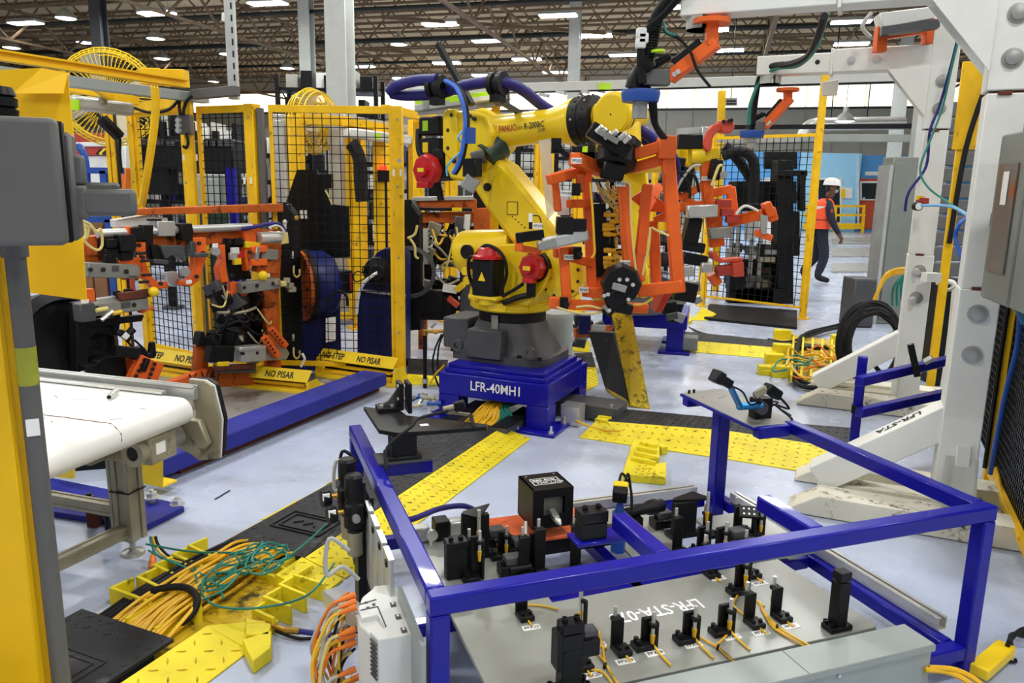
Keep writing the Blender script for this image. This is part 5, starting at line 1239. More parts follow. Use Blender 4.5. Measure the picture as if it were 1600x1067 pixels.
MB().box(P(811, 380, 4.62), (.05, .08, .09)).obj('jaw_tip', 'tool_orange', cl, bev=.004); MB().bar(P(815, 388, 4.64), P(845, 393, 4.66), .04).obj('arm', 'tool_orange', cl)
MB().bar(P(829, 333, 4.5), P(829, 358, 4.5), .02, .02).obj('sensor_post', 'black', cl); MB().box(P(829, 340, 4.49), (.022, .015, .05)).obj('sensor_label', 'label_white', cl); tagplate(cl, 'PPX90', 840, 353, 4.48, .055)
MB().tube([P(831, 337, 4.5), P(842, 338, 4.5), P(846, 350, 4.5)], .004, n=6).obj('cable', 'rubber', cl)
for x, y, Y, s in ((900, 296, 4.62, .06), (869, 228, 4.6, .07), (902, 395, 4.65, .06), (881, 474, 4.62, .06)):
    MB().box(P(x, y, Y), (s*.8, s, s*1.2)).cyl(P(x+4, y+2, Y-.05), P(x+4, y+2, Y-.08), s*.3, n=12).obj('switch_block', 'black', cl if False else gf)
MB().bar(P(872, 232, 4.6), P(890, 246, 4.6), .03).obj('switch_arm', 'black', gf)
MB().prism([P(870, 302, 4.85), P(889, 310, 4.85), P(890, 336, 4.85), P(871, 336, 4.85)], V((0, .01, 0))).obj('paper_sheet', 'label_white', gf)
MB().box(P(1036, 354, 4.6), (.06, .04, .05)).obj('yellow_block', 'sign_yellow', gf, bev=.003)
MB().prism([P(842, 220, 4.9), P(860, 216, 4.9), P(868, 330, 4.85), P(855, 345, 4.85)], V((0, .03, 0))).obj('clear_wrap', 'lexan', gf)
# ---------------------------------------------------------------- wire mesh fences
def mesh_panel(parent, A, B, z0, z1, pitch=.06, r=.0028, m='mesh_black'):
    d = (B-A); L = d.length; d.normalize(); n = d.cross(Z); mb = MB()
    k = max(1, int(L/pitch))
    for i in range(k+1):
        p = A+d*(L*i/k); mb.bar(V((p.x, p.y, z0)), V((p.x, p.y, z1)), r*2, r*2, n)
    k = max(1, int((z1-z0)/pitch))
    for i in range(k+1):
        z = z0+(z1-z0)*i/k; mb.bar(V((A.x, A.y, z)), V((B.x, B.y, z)), r*2, r*2)
    return mb.obj('wire_mesh', m, parent, smooth=False, kind='stuff')
def fence_panel(name, lb, A, B, z0, z1, posts=(1, 1), ps=.06, fr_=.04, group=None, mesh=True, m='fence_yellow', pitch=.06, H=None, wm='mesh_black', rw=.0028):
    A = base(A); B = base(B); r = T(name, lb, 'fence', (A+B)/2, 0, group); d = (B-A).normalized()
    H = H or z1+.03
    RFd = M((d, Z.cross(d), Z)).transposed()
    for p, on in ((A, posts[0]), (B, posts[1])):
        if on:
            MB().box(p+Z*H/2, (ps, ps, H), RFd).obj('post', m, r, bev=.003)
            MB().box(p+Z*.006, (ps*2.2, ps*2.2, .012), RFd).obj('post_foot', m, r)
            for zb in (.4, 1.0, 1.55, 2.05):
                if zb < H: q = p+Z*zb-RFd.col[1]*ps*.5; MB().cyl(q, q-RFd.col[1]*.006, .009, n=8).obj('bolt', 'steel', r)
    a = A+d*ps*.5; b = B-d*ps*.5
    MB().bar(a+Z*z1, b+Z*z1, fr_*.7, fr_*1.4).obj('top_rail', m, r, bev=.002)
    MB().bar(a+Z*z0, b+Z*z0, fr_*.7, fr_).obj('bottom_rail', m, r, bev=.002)
    for p in (a+d*fr_*.4, b-d*fr_*.4): MB().bar(p+Z*z0, p+Z*z1, fr_*.8, fr_*.7, d).obj('side_rail', m, r, bev=.002)
    if mesh: mesh_panel(r, a, b, z0, z1, pitch, rw, wm)
    return r
fA = V((-3.30, 6.85, 0)); fB = V((-2.66, 6.42, 0)); fC = V((-2.03, 6.13, 0)); fD = V((-.905, 6.10, 0))
ra = fence_panel('mesh_fence', 'yellow mesh fence panel between the leaning yellow strap and the hanging grey box', fA, fB, .10, 2.12, (1, 1), .075, pitch=.065)
rb_ = fence_panel('mesh_fence', 'narrow yellow mesh fence panel with green screen and blue post behind it', fB+V((.07, -.03, 0)), fC, .10, 2.12, (0, 1), .09, pitch=.065)
rc = fence_panel('mesh_fence', 'wide yellow mesh fence panel in front of the black shield, next to the robot', fC+V((.09, .0, 0)), fD, .12, 2.12, (0, 1), .075, pitch=.065)
MB().bar(fC+V((.07, -.02, 0)), fC+V((.07, -.02, 2.12)), .06, .04, V((1, 0, 0))).obj('grey_post', 'box_grey', rc)
MB().bar(P(302, 148, 6.2), P(370, 142, 5.95), .07, .07).obj('grey_cap', 'box_grey', rb_, bev=.004)
for x in (287, 296, 307, 382, 392): MB().box(P(x, 246 if x < 320 else 282, 5.93 if x > 320 else 6.36), (.016, .004, .05)).obj('sticker', 'label_white', rb_)
for x in (615, 626): MB().box(P(x, 270, 5.92), (.016, .004, .05)).obj('sticker', 'label_white', rc)
MB().box(P(624, 251, 5.92), (.03, .01, .025)).obj('latch', 'alu', rc)
# dark twin profile at post A and the leaning strap
pr = T('profile_post', 'dark slotted yellow profile beside the leftmost mesh panel', 'post', V((-3.38, 6.8, 0)))
for dx in (-.03, -.07): MB().box(V((-3.40+dx, 6.75, 1.06)), (.03, .06, 2.12)).obj('profile', 'fence_yellow', pr)
MB().box(V((-3.42, 6.77, 1.06)), (.014, .05, 2.1)).obj('slot', 'black', pr)
h = MB().tube([P(242, 136, 5.6), P(243, 170, 5.62), P(240, 205, 5.65), P(231, 265, 5.7), P(225, 300, 5.75), P(222, 318, 5.8)], .028, n=8).obj('yellow_conduit', 'fence_yellow'); tag(h, 'bent yellow conduit sloping down from the top beam in front of the mesh', 'conduit')
jb = T('junction_box', 'small grey junction box hanging with black cable on the fence post', 'box', P(288, 195, 6.2))
MB().box(P(290, 195, 6.2), (.10, .07, .15)).obj('body', 'box_grey', jb, bev=.004)
for k in range(3): MB().cyl(P(281, 188+k*8, 6.15), P(277, 188+k*8, 6.12), .02, n=10).obj('gland', 'alu', jb)
for pl in ([(208, 168), (235, 176), (262, 172), (278, 158), (285, 150)], [(300, 150), (292, 158), (287, 172), (287, 180)], [(282, 152), (280, 165), (282, 180)], [(291, 208), (294, 222), (291, 231), (286, 228)]):
    MB().tube([P(x, y, 6.15) for x, y in pl], .012, n=6).obj('cable', 'rubber', jb)
# overhead beams and light
ov = T('overhead_runway', 'long yellow overhead beam with pale rail under it, sloping in from the top left', 'beam', base(P(200, 118, 5.8), 2.3))
b0, b1 = P(-160, 70, 4.2), P(291, 136, 6.25); 
dd = (b1-b0)
MB().bar(b0, b1, .07, .012).bar(b0+Z*.05, b1+Z*.05, .07, .012).bar(b0+Z*.025, b1+Z*.025, .012, .06).obj('beam', 'guard_yellow', ov)
MB().bar(b0-Z*.07+V((0.02, .1, 0)), b1-Z*.07+V((.08, .16, 0)), .08, .07).obj('pale_rail', 'trunk_grey', ov, bev=.003)
MB().bar(P(106, 136, 6.0), P(216, 158, 6.3), .08, .06).obj('inner_beam', 'guard_yellow', ov)
for x, y, w_ in ((238, 120, .16), (272, 122, .2)): MB().box(P(x, y, 6.4), (w_, .12, .12)).obj('bracket', 'guard_yellow', ov, bev=.004)
MB().bar(P(205, 117, 6.5), P(292, 118, 6.6), .02, .02).obj('rod', 'black_steel', ov)
MB().bar(P(150, 133, 5.8), P(175, 150, 5.9), .06, .08).obj('bracket', 'fence_yellow', ov)
MB().cyl(P(162, 140, 5.9), P(161, 162, 5.9), .03, n=10).obj('swivel', 'alu_worn', ov)
MB().bar(fA+Z*2.16, b1-Z*.1, .06, .08).obj('cross_tie', 'fence_yellow', ov)
MB().box(V((b1.x, b1.y, b1.z/2-.03)), (.06, .06, b1.z-.1)).obj('hanger_post', 'fence_yellow', ov)
lf = T('strip_light', 'unlit white strip light with green sticker under the overhead beam', 'lamp', P(158, 165, 5.9))
MB().bar(P(110, 160, 5.8), P(206, 172, 6.1), .13, .09).obj('housing', 'alu', lf, bev=.02, seg=2)
MB().bar(P(111, 152, 5.8), P(204, 165, 6.1), .10, .03).obj('top_cover', 'white_plastic', lf, bev=.004)
MB().box(P(117, 164, 5.7), (.07, .02, .07)).obj('sticker', 'hi_green', lf)
h = MB().tube([P(152, 178, 6.2), P(165, 192, 6.2), P(178, 205, 6.25), P(187, 217, 6.3), P(187, 240, 6.3), P(190, 270, 6.3)], lambda t: .05 if .1 < t < .55 else .012, n=8).obj('cable_coil', 'rubber'); tag(h, 'long coil of black cable slung below the strip light', 'cable')
# fans
def fan(name, lb, x, y, Y, R, yaw, par=None):
    c = P(x, y, Y); r = T(name, lb, 'fan', base(c, c.z-R))
    ax = V((math.sin(yaw), -math.cos(yaw), 0)); sx = V((math.cos(yaw), math.sin(yaw), 0))
    mb = MB()
    for t in range(-2, 3):
        o = ax*(t*.055); rr = R*(1-.06*abs(t))
        mb.tube([c+o+(sx*math.cos(a)+Z*math.sin(a))*rr for a in [2*math.pi*i/28 for i in range(29)]], .008, n=5, sm=1)
    for i in range(60):
        a = 2*math.pi*i/60; d = sx*math.cos(a)+Z*math.sin(a)
        mb.tube([c+ax*.16+d*R*.2, c+ax*.15+d*R*.7, c+ax*.10+d*R*.9, c+d*R, c-ax*.10+d*R*.9, c-ax*.15+d*R*.6, c-ax*.16+d*R*.2], .0035, n=4, sm=1)
    mb.obj('cage', 'sign_yellow', r, kind='stuff')
    MB().lathe(c+ax*.17, c-ax*.25, [(0, 0), (R*.2, 0), (R*.2, .4), (R*.16, 1), (0, 1)], 18).obj('motor', 'alu', r)
    for i in range(4):
        a = i*math.pi/2+.4; d = sx*math.cos(a)+Z*math.sin(a); t = (-sx*math.sin(a)+Z*math.cos(a))
        MB().prism([c+d*R*.15-t*R*.08+ax*.02, c+d*R*.9-t*R*.22+ax*.05, c+d*R*.9+t*R*.18-ax*.05, c+d*R*.15+t*R*.08-ax*.02], ax*.006).obj('blade', 'alu', r)
    MB().bar(base(c-ax*.1), c-ax*.2, .07, .07, sx).obj('stand', 'fence_yellow', r)
fan('pedestal_fan', 'big yellow caged fan behind the overhead beam, top left', 170, 152, 8.8, .52, .35)
fan('pedestal_fan', 'yellow caged fan seen through the wide mesh panel', 489, 190, 8.6, .345, 1.15)
# strut post with little camera
r = T('strut_post', 'grey slotted strut post with a small camera on top', 'post', V((-2.28, 6.42, 0)))
p = P(366, 150, 6.1); 
MB().box(V((p.x, p.y, 2.61)), (.07, .05, .86)).obj('strut', 'alu', r)
for i in range(9): MB().box(V((p.x+.018, p.y-.0255, 2.25+i*.085)), (.012, .002, .045)).obj('slot', 'black', r)
MB().lathe(P(352, 34, 6.1), P(352, 20, 6.1), [(0, 0), (.026, 0), (.026, .8), (.018, 1), (0, 1)], 12).obj('camera_head', 'white_plastic', r)
MB().bar(P(352, 32, 6.1), P(362, 36, 6.1), .02).obj('arm', 'alu', r)

# ---------------------------------------------------------------- yellow base guards with lettering
def guard(lb, a, b, texts, zt=.16, hh=.10, back=.06):
    """a,b: ground points of the front lower edge"""
    a = base(a); b = base(b); d = (b-a).normalized(); n = V((-d.y, d.x, 0))
    if n.y < 0: n = -n
    r = T('floor_guard', lb, 'guard', (a+b)/2)
    L = (b-a).length
    s0 = a+Z*zt; s1 = b+Z*zt
    upv = (n*.55+Z*.83).normalized()
    e = (s1-s0).normalized()
    MB().prism([s0, s1, s1+upv*hh+e*.015, s0+upv*hh+e*.04], (n*.83-Z*.55)*.008).obj('sign_plate', 'sign_yellow', r, bev=.002)
    for s, t0, w_ in texts:
        text(r, s, s0+e*t0+upv*hh*.22-(n*.83-Z*.55)*.001, e, upv, hh*.5, 'ink', bold=.025, sx=w_)
    MB().box((a+b)/2+n*(.12)+Z*.012, (L*1.02, .26, .024), math.atan2(d.y, d.x)).obj('base_plate', 'sign_yellow', r, bev=.003)
    for k, z in enumerate((.055, .10)):
        MB().bar(a+n*.05+Z*z+d*.05, b+n*.05+Z*z-d*.05, .03, .022).obj('rail', 'fence_yellow', r)
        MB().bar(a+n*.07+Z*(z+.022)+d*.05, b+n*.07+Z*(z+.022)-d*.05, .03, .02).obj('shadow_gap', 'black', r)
    for p in (a, b): MB().prism([p-n*.02+Z*.02, p+n*.2+Z*.02, p+n*.14+Z*zt, p+n*.01+Z*zt], d*.012).obj('end_bracket', 'sign_yellow', r, bev=.002)
    return r
guard('yellow floor guard reading NO STEP NO PISAR, next to the fence post', G(494, 588), G(614, 606), [('NO STEP', .05, .78), ('NO PISAR', .40, .72)], .15, .10)
guard('yellow floor guard with its left half behind the orange fixture', G(348, 603), G(480, 616), [('NO PISAR', .37, .78)], .09, .10)
guard('yellow floor guard below the leftmost mesh panel, lettering half hidden', G(225, 583), G(318, 598), [('NO STEP', -.05, .8), ('NO PISAR', .34, .8)], .12, .11)
guard('yellow floor guard behind the robot, under the second orange fixture', G(655, 495), G(770, 506), [('NO PISAR', .40, .8)], .10, .13)
# blue dusty floor beam
db0 = G(250, 764); db1 = G(605, 612); dbd = (db1-db0).normalized(); dbn = V((-dbd.y, dbd.x, 0))
fb = T('floor_beam', 'dusty blue box beam lying on the floor towards the robot', 'beam', base((db0+db1)/2))
MB().bar(db0+dbn*.11+Z*.10, db1+dbn*.11+Z*.10, .22, .10).obj('beam', 'dusty_blue', fb, bev=.012, seg=2)
MB().bar(db0+dbn*.13+Z*.025+dbd*.2, db1+dbn*.13+Z*.025, .12, .05).obj('web', 'rust', fb)
pl = [G(x, y, .03) for x, y in ((60, 742), (160, 762), (262, 782), (288, 791), (226, 822), (70, 797))]
MB().prism([p-Z*.028 for p in pl], Z*.028).obj('anchor_plate', 'dusty_blue', fb, bev=.003)
pl = [G(x, y, .12) for x, y in ((129, 787), (150, 776), (184, 776), (176, 797), (160, 800))]
MB().prism([p-Z*.025 for p in pl], Z*.025).obj('clamp_plate', 'dusty_blue', fb, bev=.003)
MB().box(G(148, 806, .05), (.05, .05, .09)).obj('shim_block', 'rust', fb)
for x, y, z in ((139, 782, .12), (166, 800, .12), (277, 787, .03), (237, 776, .06)):
    p = G(x, y, z); MB().cyl(p-Z*z, p+Z*.035, .012, n=8).hexb(p, p+Z*.022, .026).lathe(p-Z*.006, p, [(0, 0), (.035, 0), (.035, 1), (0, 1)], 16).obj('anchor_bolt', 'bright_steel' if x > 230 else 'black_steel', fb)
MB().prism([G(222, 755, .05), G(255, 762, .05), P(255, 716, G(255, 762, .05).y), P(222, 713, G(222, 755, .05).y)], dbn*.008).prism([G(222, 755, .05), G(255, 762, .05), G(277, 752, .05), G(245, 745, .05)], Z*.008).obj('yellow_angle', 'sign_yellow', fb)
MB().box(G(150, 745, .0)+V((-.1, .25, .16)), (.62, .30, .32), .3).obj('dark_housing', 'black', fb)
MB().prism([P(84, 715, 3.7), P(114, 722, 3.6), P(114, 748, 3.6), P(84, 745, 3.7)], V((0, .02, 0))).obj('yellow_plate', 'sign_yellow', fb)
h = MB().cyl(G(336, 780, .004), G(359, 766, .004), .003, n=6).obj('wire_offcut', 'rubber'); tag(h, 'short dark wire offcut lying on the pale floor', 'wire')

# ---------------------------------------------------------------- conveyor
KE = V((-1.267, 3.025, 0)); KD = V((-.957, .287, 0)).normalized(); KS = V((-.287, -.957, 0)).normalized()
def K(a, s, z): return KE + KD*a + KS*s + Z*z
RK = M((KD, KS, KD.cross(KS))).transposed()
cv = T('belt_conveyor', 'white belt conveyor with aluminium side rail and gear motor, lower left', 'conveyor', K(.5, .42, 0))
prof = []
for i in range(13):
    a = -math.pi/2 + math.pi*i/12; prof.append((.055-.055*math.cos(a) if True else 0, .645+.055*math.sin(a)))
pb = [K(x, .05, z) for x, z in prof] + [K(2.2, .05, .70), K(2.2, .05, .59)]
belt = MB().prism(pb, KS*.80).obj('belt', 'belt_white', cv)
mb = MB(); rn = random.Random(6); 
pts = [K(1.4-i*.06, .42+rn.uniform(-.004, .004), .7005) for i in range(23)] + [K(.045, .42, .699), K(.02, .425, .688), K(.004, .42, .665), K(-.0005, .425, .64)]
mb.tube(pts, .0022, n=4, sm=1); mb.obj('belt_seam', 'rust', cv)
for i in range(26):
    p = K(rn.uniform(.05, 1.1), rn.uniform(.15, .82), .7003); d = (KD+KS*rn.uniform(-.8, .8)).normalized(); l = rn.uniform(.006, .03)
    MB().bar(p-d*l, p+d*l, .003, .0008).obj('scuff', 'rust', cv, kind='stuff')
MB().bar(K(.02, .0, .705), K(2.2, .0, .705), .03, .05).bar(K(.02, .012, .735), K(2.2, .012, .735), .012, .012).bar(K(.02, -.012, .735), K(2.2, -.012, .735), .012, .012).obj('side_rail', 'alu', cv, bev=.003)
MB().bar(K(.14, .045, .712), K(2.2, .045, .712), .028, .012).obj('guide_rail', 'bright_steel', cv, bev=.002)
MB().bar(K(.06, .42, .62), K(2.2, .42, .62), .76, .04).obj('bed', 'alu', cv)
# end plate
ep = [(-.05, .74), (-.01, .76), (.07, .76), (.05, .66), (.04, .62), (.10, .44), (.04, .41), (-.06, .43), (-.08, .60)]
MB().prism([K(x, -.035, z) for x, z in ep], -KS*.03).obj('end_plate', 'black', cv, bev=.006)
MB().prism([K(x*1.0, -.026, z) for x, z in ep], -KS*.009).obj('end_plate_edge', 'white_plastic', cv, bev=.002)
MB().prism([K(x*.93, -.014, z*.99+.006) for x, z in ep], -KS*.012).obj('end_plate_face', 'alu_worn', cv)
MB().prism([K(.0, .02, .60), K(.15, .02, .60), K(.10, .02, .46), K(.02, .02, .44), K(-.04, .02, .50)], -KS*.03).obj('gear_cover', 'alu_worn', cv, bev=.006)
g0 = K(.10, .17, .53)
MB().box(g0, (.11, .15, .11), RK).obj('gearbox', 'alu_worn', cv, bev=.008)
MB().box(g0-KD*.056+Z*.005+KS*.02, (.002, .05, .045), RK).obj('nameplate', 'label_white', cv)
MB().lathe(g0+KS*.075+Z*.0, g0+KS*.11, [(.028, 0), (.052, 0), (.052, 1), (.028, 1), (.028, .2), (0, .2)], 20).obj('motor_flange', 'alu_worn', cv)
MB().cyl(g0+KS*.08, g0+KS*.105, .024, n=16).obj('shaft_hole', 'black', cv)
MB().cyl(g0-KS*.075, g0-KS*.13, .05, n=18).obj('coupling', 'cast_grey', cv)
MB().lathe(g0+KS*.05+KD*.12, g0+KS*.05+KD*.24, [(0, 0), (.06, 0), (.06, 1), (0, 1)], 18).obj('motor', 'alu_worn', cv)
MB().box(K(.33, .25, .545), (.20, .20, .11), RK).obj('leg_head', 'alu_worn', cv, bev=.005)
def kprof(p, q, w_, m='alu_worn', name='frame_profile'):
    d = (q-p).normalized(); mb = MB().bar(p, q, w_*.86, w_*.86, KS if abs(d.z) > .5 else Z)
    a = KS if abs(d.z) > .5 else Z; b = d.cross(a)
    for s in (-1, 1):
        for t in (-1, 1): mb.bar(p+a*s*w_*.36+b*t*w_*.36, q+a*s*w_*.36+b*t*w_*.36, w_*.3, w_*.3, a)
    return mb.obj(name, m, cv, bev=.002)
LG = V((-1.594, 3.02, 0))
kprof(LG+Z*.07, LG+Z*.50, .085, name='leg'); kprof(LG+KD*.045+Z*.07, LG+KD*.045+Z*.50, .06, name='leg')
MB().bar(LG+Z*.29-KD*.0-KS*.0, LG+Z*.294, .10, .10, KD).obj('zip_tie', 'black', cv)
MB().lathe(LG, LG+Z*.07, [(0, 0), (.05, 0), (.045, .2), (.012, .35), (.012, 1), (0, 1)], 16).obj('leveling_foot', 'steel', cv)
kprof(LG+Z*.19, LG+KD*.9+Z*.20, .05); kprof(LG+Z*.12+KS*.02, LG+KS*.72+Z*.12+KD*.06, .05)
kprof(LG+KS*.74+KD*.06+Z*.04, LG+KS*.74+KD*.06+Z*.55, .08, name='leg')
kprof(LG+KD*.9+Z*.04, LG+KD*.9+Z*.55, .08, name='leg')
kprof(LG+Z*.10+KD*.5, LG+KD*1.0+Z*.10, .03, 'bright_steel')
nz = T('hose_nozzle', 'small chrome hose nozzle lying on the white belt by the rail', 'nozzle', G(176, 616, .70))
p = G(172, 619, .715); q = G(182, 610, .715); MB().cyl(p, q, .013, n=12).cyl(p, p-(q-p)*.15, .010, n=12).obj('body', 'bright_steel', nz)
MB().cyl(p-(q-p)*.16, p-(q-p)*.18, .008, n=10).obj('bore', 'black', nz)
r = T('cable_connector', 'orange capped connector and dark cables at the conveyor foot', 'connector', G(238, 878))
MB().lathe(G(237, 888, .02), P(240, 860, 2.97), [(0, 0), (.012, 0), (.014, .5), (.009, .7), (.006, 1), (0, 1)], 10).obj('connector', 'cable_orange', r)
for k in range(3): MB().tube([P(235+k*4, 838, 3.0), P(238+k*5, 852, 2.98), G(250+k*8, 870, .04), G(285+k*6, 882, .06)], .006, n=6).obj('cable', ('cable_green', 'cable_yellow', 'rubber')[k], r)

# ---------------------------------------------------------------- near yellow post with grey switch box
np_ = P(8, 725, 1.95)
yp = T('guard_post', 'near yellow guard post with grey conduit at the left edge of the picture', 'post', base(np_))
MB().box(V((np_.x, np_.y, .8)), (.12, .10, 1.6)).obj('post', 'guard_yellow', yp, bev=.004)
cq = P(59, 725, 1.93)
MB().cyl(V((cq.x, cq.y, 0)), V((cq.x, cq.y, 1.5)), .024, n=20).obj('conduit', 'box_grey', yp)
MB().cyl(V((cq.x, cq.y, 1.36)), V((cq.x, cq.y, 1.40)), .031, n=20).obj('conduit_collar', 'box_grey', yp)
MB().cyl(V((cq.x, cq.y, 1.03)), V((cq.x, cq.y, 1.13)), .0246, n=20).obj('green_band', 'faded_green', yp)
MB().box(V((cq.x+.012, cq.y-.022, .92)), (.03, .004, .045), .5).obj('worn_sticker', 'label_white', yp)
pn = T('sheet_guard', 'folded yellow sheet guard panel behind the grey switch box', 'panel', P(60, 290, 2.35))
MB().prism([P(-60, 112, 2.35), P(66, 106, 2.35), P(105, 113, 2.35), P(127, 344, 2.35), P(135, 469, 2.35), P(42, 457, 2.35), P(-60, 447, 2.35)], V((0, .004, 0))).obj('sheet', 'guard_yellow', pn)
MB().prism([P(64, 107, 2.34), P(104, 114, 2.34), P(97, 146, 2.31), P(20, 146, 2.31)], V((.002, 0.004, 0))).obj('fold', 'guard_yellow', pn)
MB().bar(P(-20, 130, 2.42), P(-20, 470, 2.42), .05, .05, V((1, 0, 0))).obj('stiffener', 'guard_yellow', pn)
MB().bar(base(P(-25, 460, 2.42)), P(-25, 130, 2.42), .06, .06, V((1, 0, 0))).obj('carrier_post', 'guard_yellow', pn)
bx = T('switch_box', 'large grey disconnect switch box with latch arm on the near post', 'switch box', P(30, 380, 1.78))
c0 = P(84, 184, 1.74); zt, zb = c0.z, P(104, 384, 1.74).z
xc = P(95, 284, 1.74); ba = math.radians(24); BX = V((math.cos(ba), math.sin(ba), 0)); BY = V((-BX.y, BX.x, 0)); zc = (zt+zb)/2
def BQ(x, y, z): return base(xc) + BX*x + BY*y + Z*z
MB().box(BQ(-.17, .035, zc), (.34, .07, zt-zb), ba).obj('lid', 'box_grey', bx, bev=.012, seg=3)
MB().box(BQ(-.16, .078, zc), (.335, .02, zt-zb-.004), ba).obj('dark_gap', 'black', bx, bev=.004)  # solid black slab stands in for the dark gap between lid and body
MB().box(BQ(-.15, .14, zc-.01), (.34, .11, zt-zb-.03), ba).obj('body', 'box_grey', bx, bev=.008)
MB().box(BQ(.022, .13, zc+.03), (.035, .05, .07), ba).obj('hinge', 'box_grey', bx, bev=.008, seg=2)
MB().box(BQ(.022, .12, zc-.045), (.04, .05, .08), ba).obj('hinge', 'box_grey', bx, bev=.008, seg=2)
MB().box(BQ(.085, .13, zc-.045), (.12, .07, .065), ba).obj('latch_arm', 'box_grey', bx, bev=.012, seg=2)
MB().box(BQ(.065, .14, zc-.008), (.09, .05, .02), ba).obj('latch_top', 'box_grey', bx, bev=.006)
MB().lathe(P(5, 185, 1.8), P(3, 135, 1.8), [(0, 0), (.03, 0), (.032, .3), (.024, .35), (.03, .4), (.03, .65), (.022, .7), (.028, .75), (.02, 1), (0, 1)], 14).obj('cable_gland', 'black', bx)
# ---------------------------------------------------------------- left positioner with orange welding fixture
LA_ = base(P(440, 450, 6.05)); LB_ = base(P(180, 450, 4.95)); LD = (LA_-LB_).normalized(); LN = V((LD.y, -LD.x, 0))
if LN.y > 0: LN = -LN
RL = M((LD, -LN, Z)).transposed()
def L_(x, y, off=0.0): return XP(x, y, LA_+LN*off, LN)
wf = T('welding_fixture', 'dark orange welding fixture on the left positioner, full of clamps', 'fixture', (LA_+LB_)/2)
def lbar(x0, y0, x1, y1, w, h=None, off=0., m='old_orange', name='beam', off1=None, par=None):
    return MB().bar(L_(x0, y0, off), L_(x1, y1, off if off1 is None else off1), w, h, -LN if abs(y1-y0) > abs(x1-x0) else Z).obj(name, m, par or wf, bev=.005)
def lpoly(pts, t, off=0., m='old_orange', name='plate', par=None, bev=.004):
    return MB().prism([L_(x, y, off) for x, y in pts], -LN*t).obj(name, m, par or wf, bev=bev)
MB().prism([L_(172, 337), L_(190, 327), L_(443, 318), L_(443, 331)], -LN*.10).obj('top_beam', 'old_orange', wf, bev=.004)
MB().cyl(L_(152, 365, .05), L_(392, 354, .05), .028, n=14).obj('air_rail', 'alu', wf)
lbar(130, 384, 400, 362, .10, .12, -.03, 'old_orange', 'main_beam')
lpoly([(352, 360), (440, 358), (441, 380), (436, 470), (440, 600), (418, 600), (412, 450), (404, 384), (352, 400)], .03, -.06, name='side_frame')
lpoly([(308, 541), (322, 538), (326, 574), (408, 574), (440, 566), (440, 598), (330, 606), (302, 604)], .05, .02, name='lower_frame')
lbar(262, 604, 322, 582, .07, .07, .04, 'tool_orange', 'lower_arm')
lbar(420, 480, 430, 560, .12, .05, -.02, 'old_orange', 'upright')
lpoly([(124, 384), (168, 378), (168, 402), (155, 410), (130, 408)], .06, .0, name='bracket_plate')
# left clamp group
c1 = T('welding_clamp', 'orange bracket clamp with grey cylinder, upper left of the welding fixture', 'clamp', L_(210, 420))
lpoly([(199, 354), (207, 354), (207, 377), (228, 378), (229, 412), (236, 430), (245, 440), (262, 440), (264, 450), (240, 453), (228, 437), (210, 432), (195, 438), (193, 431), (222, 425), (222, 417), (186, 415), (185, 406), (222, 402), (222, 394), (200, 391)], .05, .08, 'tool_orange', 'bracket', c1)
lbar(133, 421, 210, 424, .085, .09, .10, 'cast_grey', 'cylinder', par=c1); MB().cyl(L_(206, 417, .12), L_(206, 430, .12), .05, n=16).obj('cylinder_end', 'cast_grey', c1)
for x, y in ((213, 396), (219, 408), (221, 430), (217, 441)): lbar(x, y, x+16, y-1, .018, .018, .14, 'ink', 'slot_bolts', par=c1)
lpoly([(206, 356), (223, 354), (228, 376), (208, 377)], .07, .10, 'black', 'block', c1); lpoly([(223, 352), (240, 352), (240, 405), (233, 405), (228, 385)], .06, .08, 'black', 'arm', c1)
lbar(240, 357, 268, 357, .10, .10, .03, 'alu', 'manifold', par=c1)
for k in range(5): MB().cyl(L_(232+k*4.5, 345, .06), L_(232+k*4.5, 342, .06), .012, n=8).obj('port', 'black', c1)
lpoly([(186, 344), (230, 337), (262, 340), (264, 352), (188, 356)], .12, -.05, 'white_plastic', 'valve_island', c1)
c2 = T('gripper_clamp', 'black forked clamp in the upper middle of the welding fixture', 'clamp', L_(270, 390))
lpoly([(236, 383), (248, 382), (252, 400), (258, 407), (240, 410)], .07, .10, 'black', 'jaw_base', c2); lpoly([(252, 384), (288, 383), (288, 408), (282, 404), (278, 399), (268, 399), (262, 404), (258, 405)], .06, .12, 'charcoal', 'fork', c2)
lbar(240, 408, 262, 410, .03, .03, .14, 'charcoal', 'pin', par=c2)
c3_ = T('hook_tool', 'orange hook arm with black head and white tag, middle of the welding fixture', 'arm', L_(310, 400))
lpoly([(302, 372), (322, 371), (322, 405), (312, 438), (300, 447), (282, 446), (283, 440), (296, 436), (304, 410)], .06, .12, 'tool_orange', 'hook', c3_)
lpoly([(284, 350), (300, 349), (303, 362), (301, 376), (286, 376)], .08, .12, 'black', 'head', c3_); lpoly([(298, 376), (306, 378), (308, 400), (300, 402)], .06, .13, 'charcoal', 'pad', c3_)
lbar(303, 399, 325, 398, .03, .03, .18, 'charcoal', 'pin', par=c3_); MB().cyl(L_(334, 392, .12), L_(338, 393, .20), .028, n=14).obj('roller', 'steel', c3_)
MB().cyl(L_(287, 424, .14), L_(290, 425, .22), .03, n=14).obj('roller', 'steel', c3_)
lpoly([(291, 438), (300, 437), (300, 443), (291, 444)], .004, .185, 'label_white', 'tag', c3_); lpoly([(332, 381), (341, 380), (341, 388), (332, 389)], .004, .14, 'label_white', 'tag', c3_)
lpoly([(262, 426), (276, 424), (282, 437), (278, 448), (270, 448), (264, 440)], .05, .05, 'alu', 'knuckle', c3_)
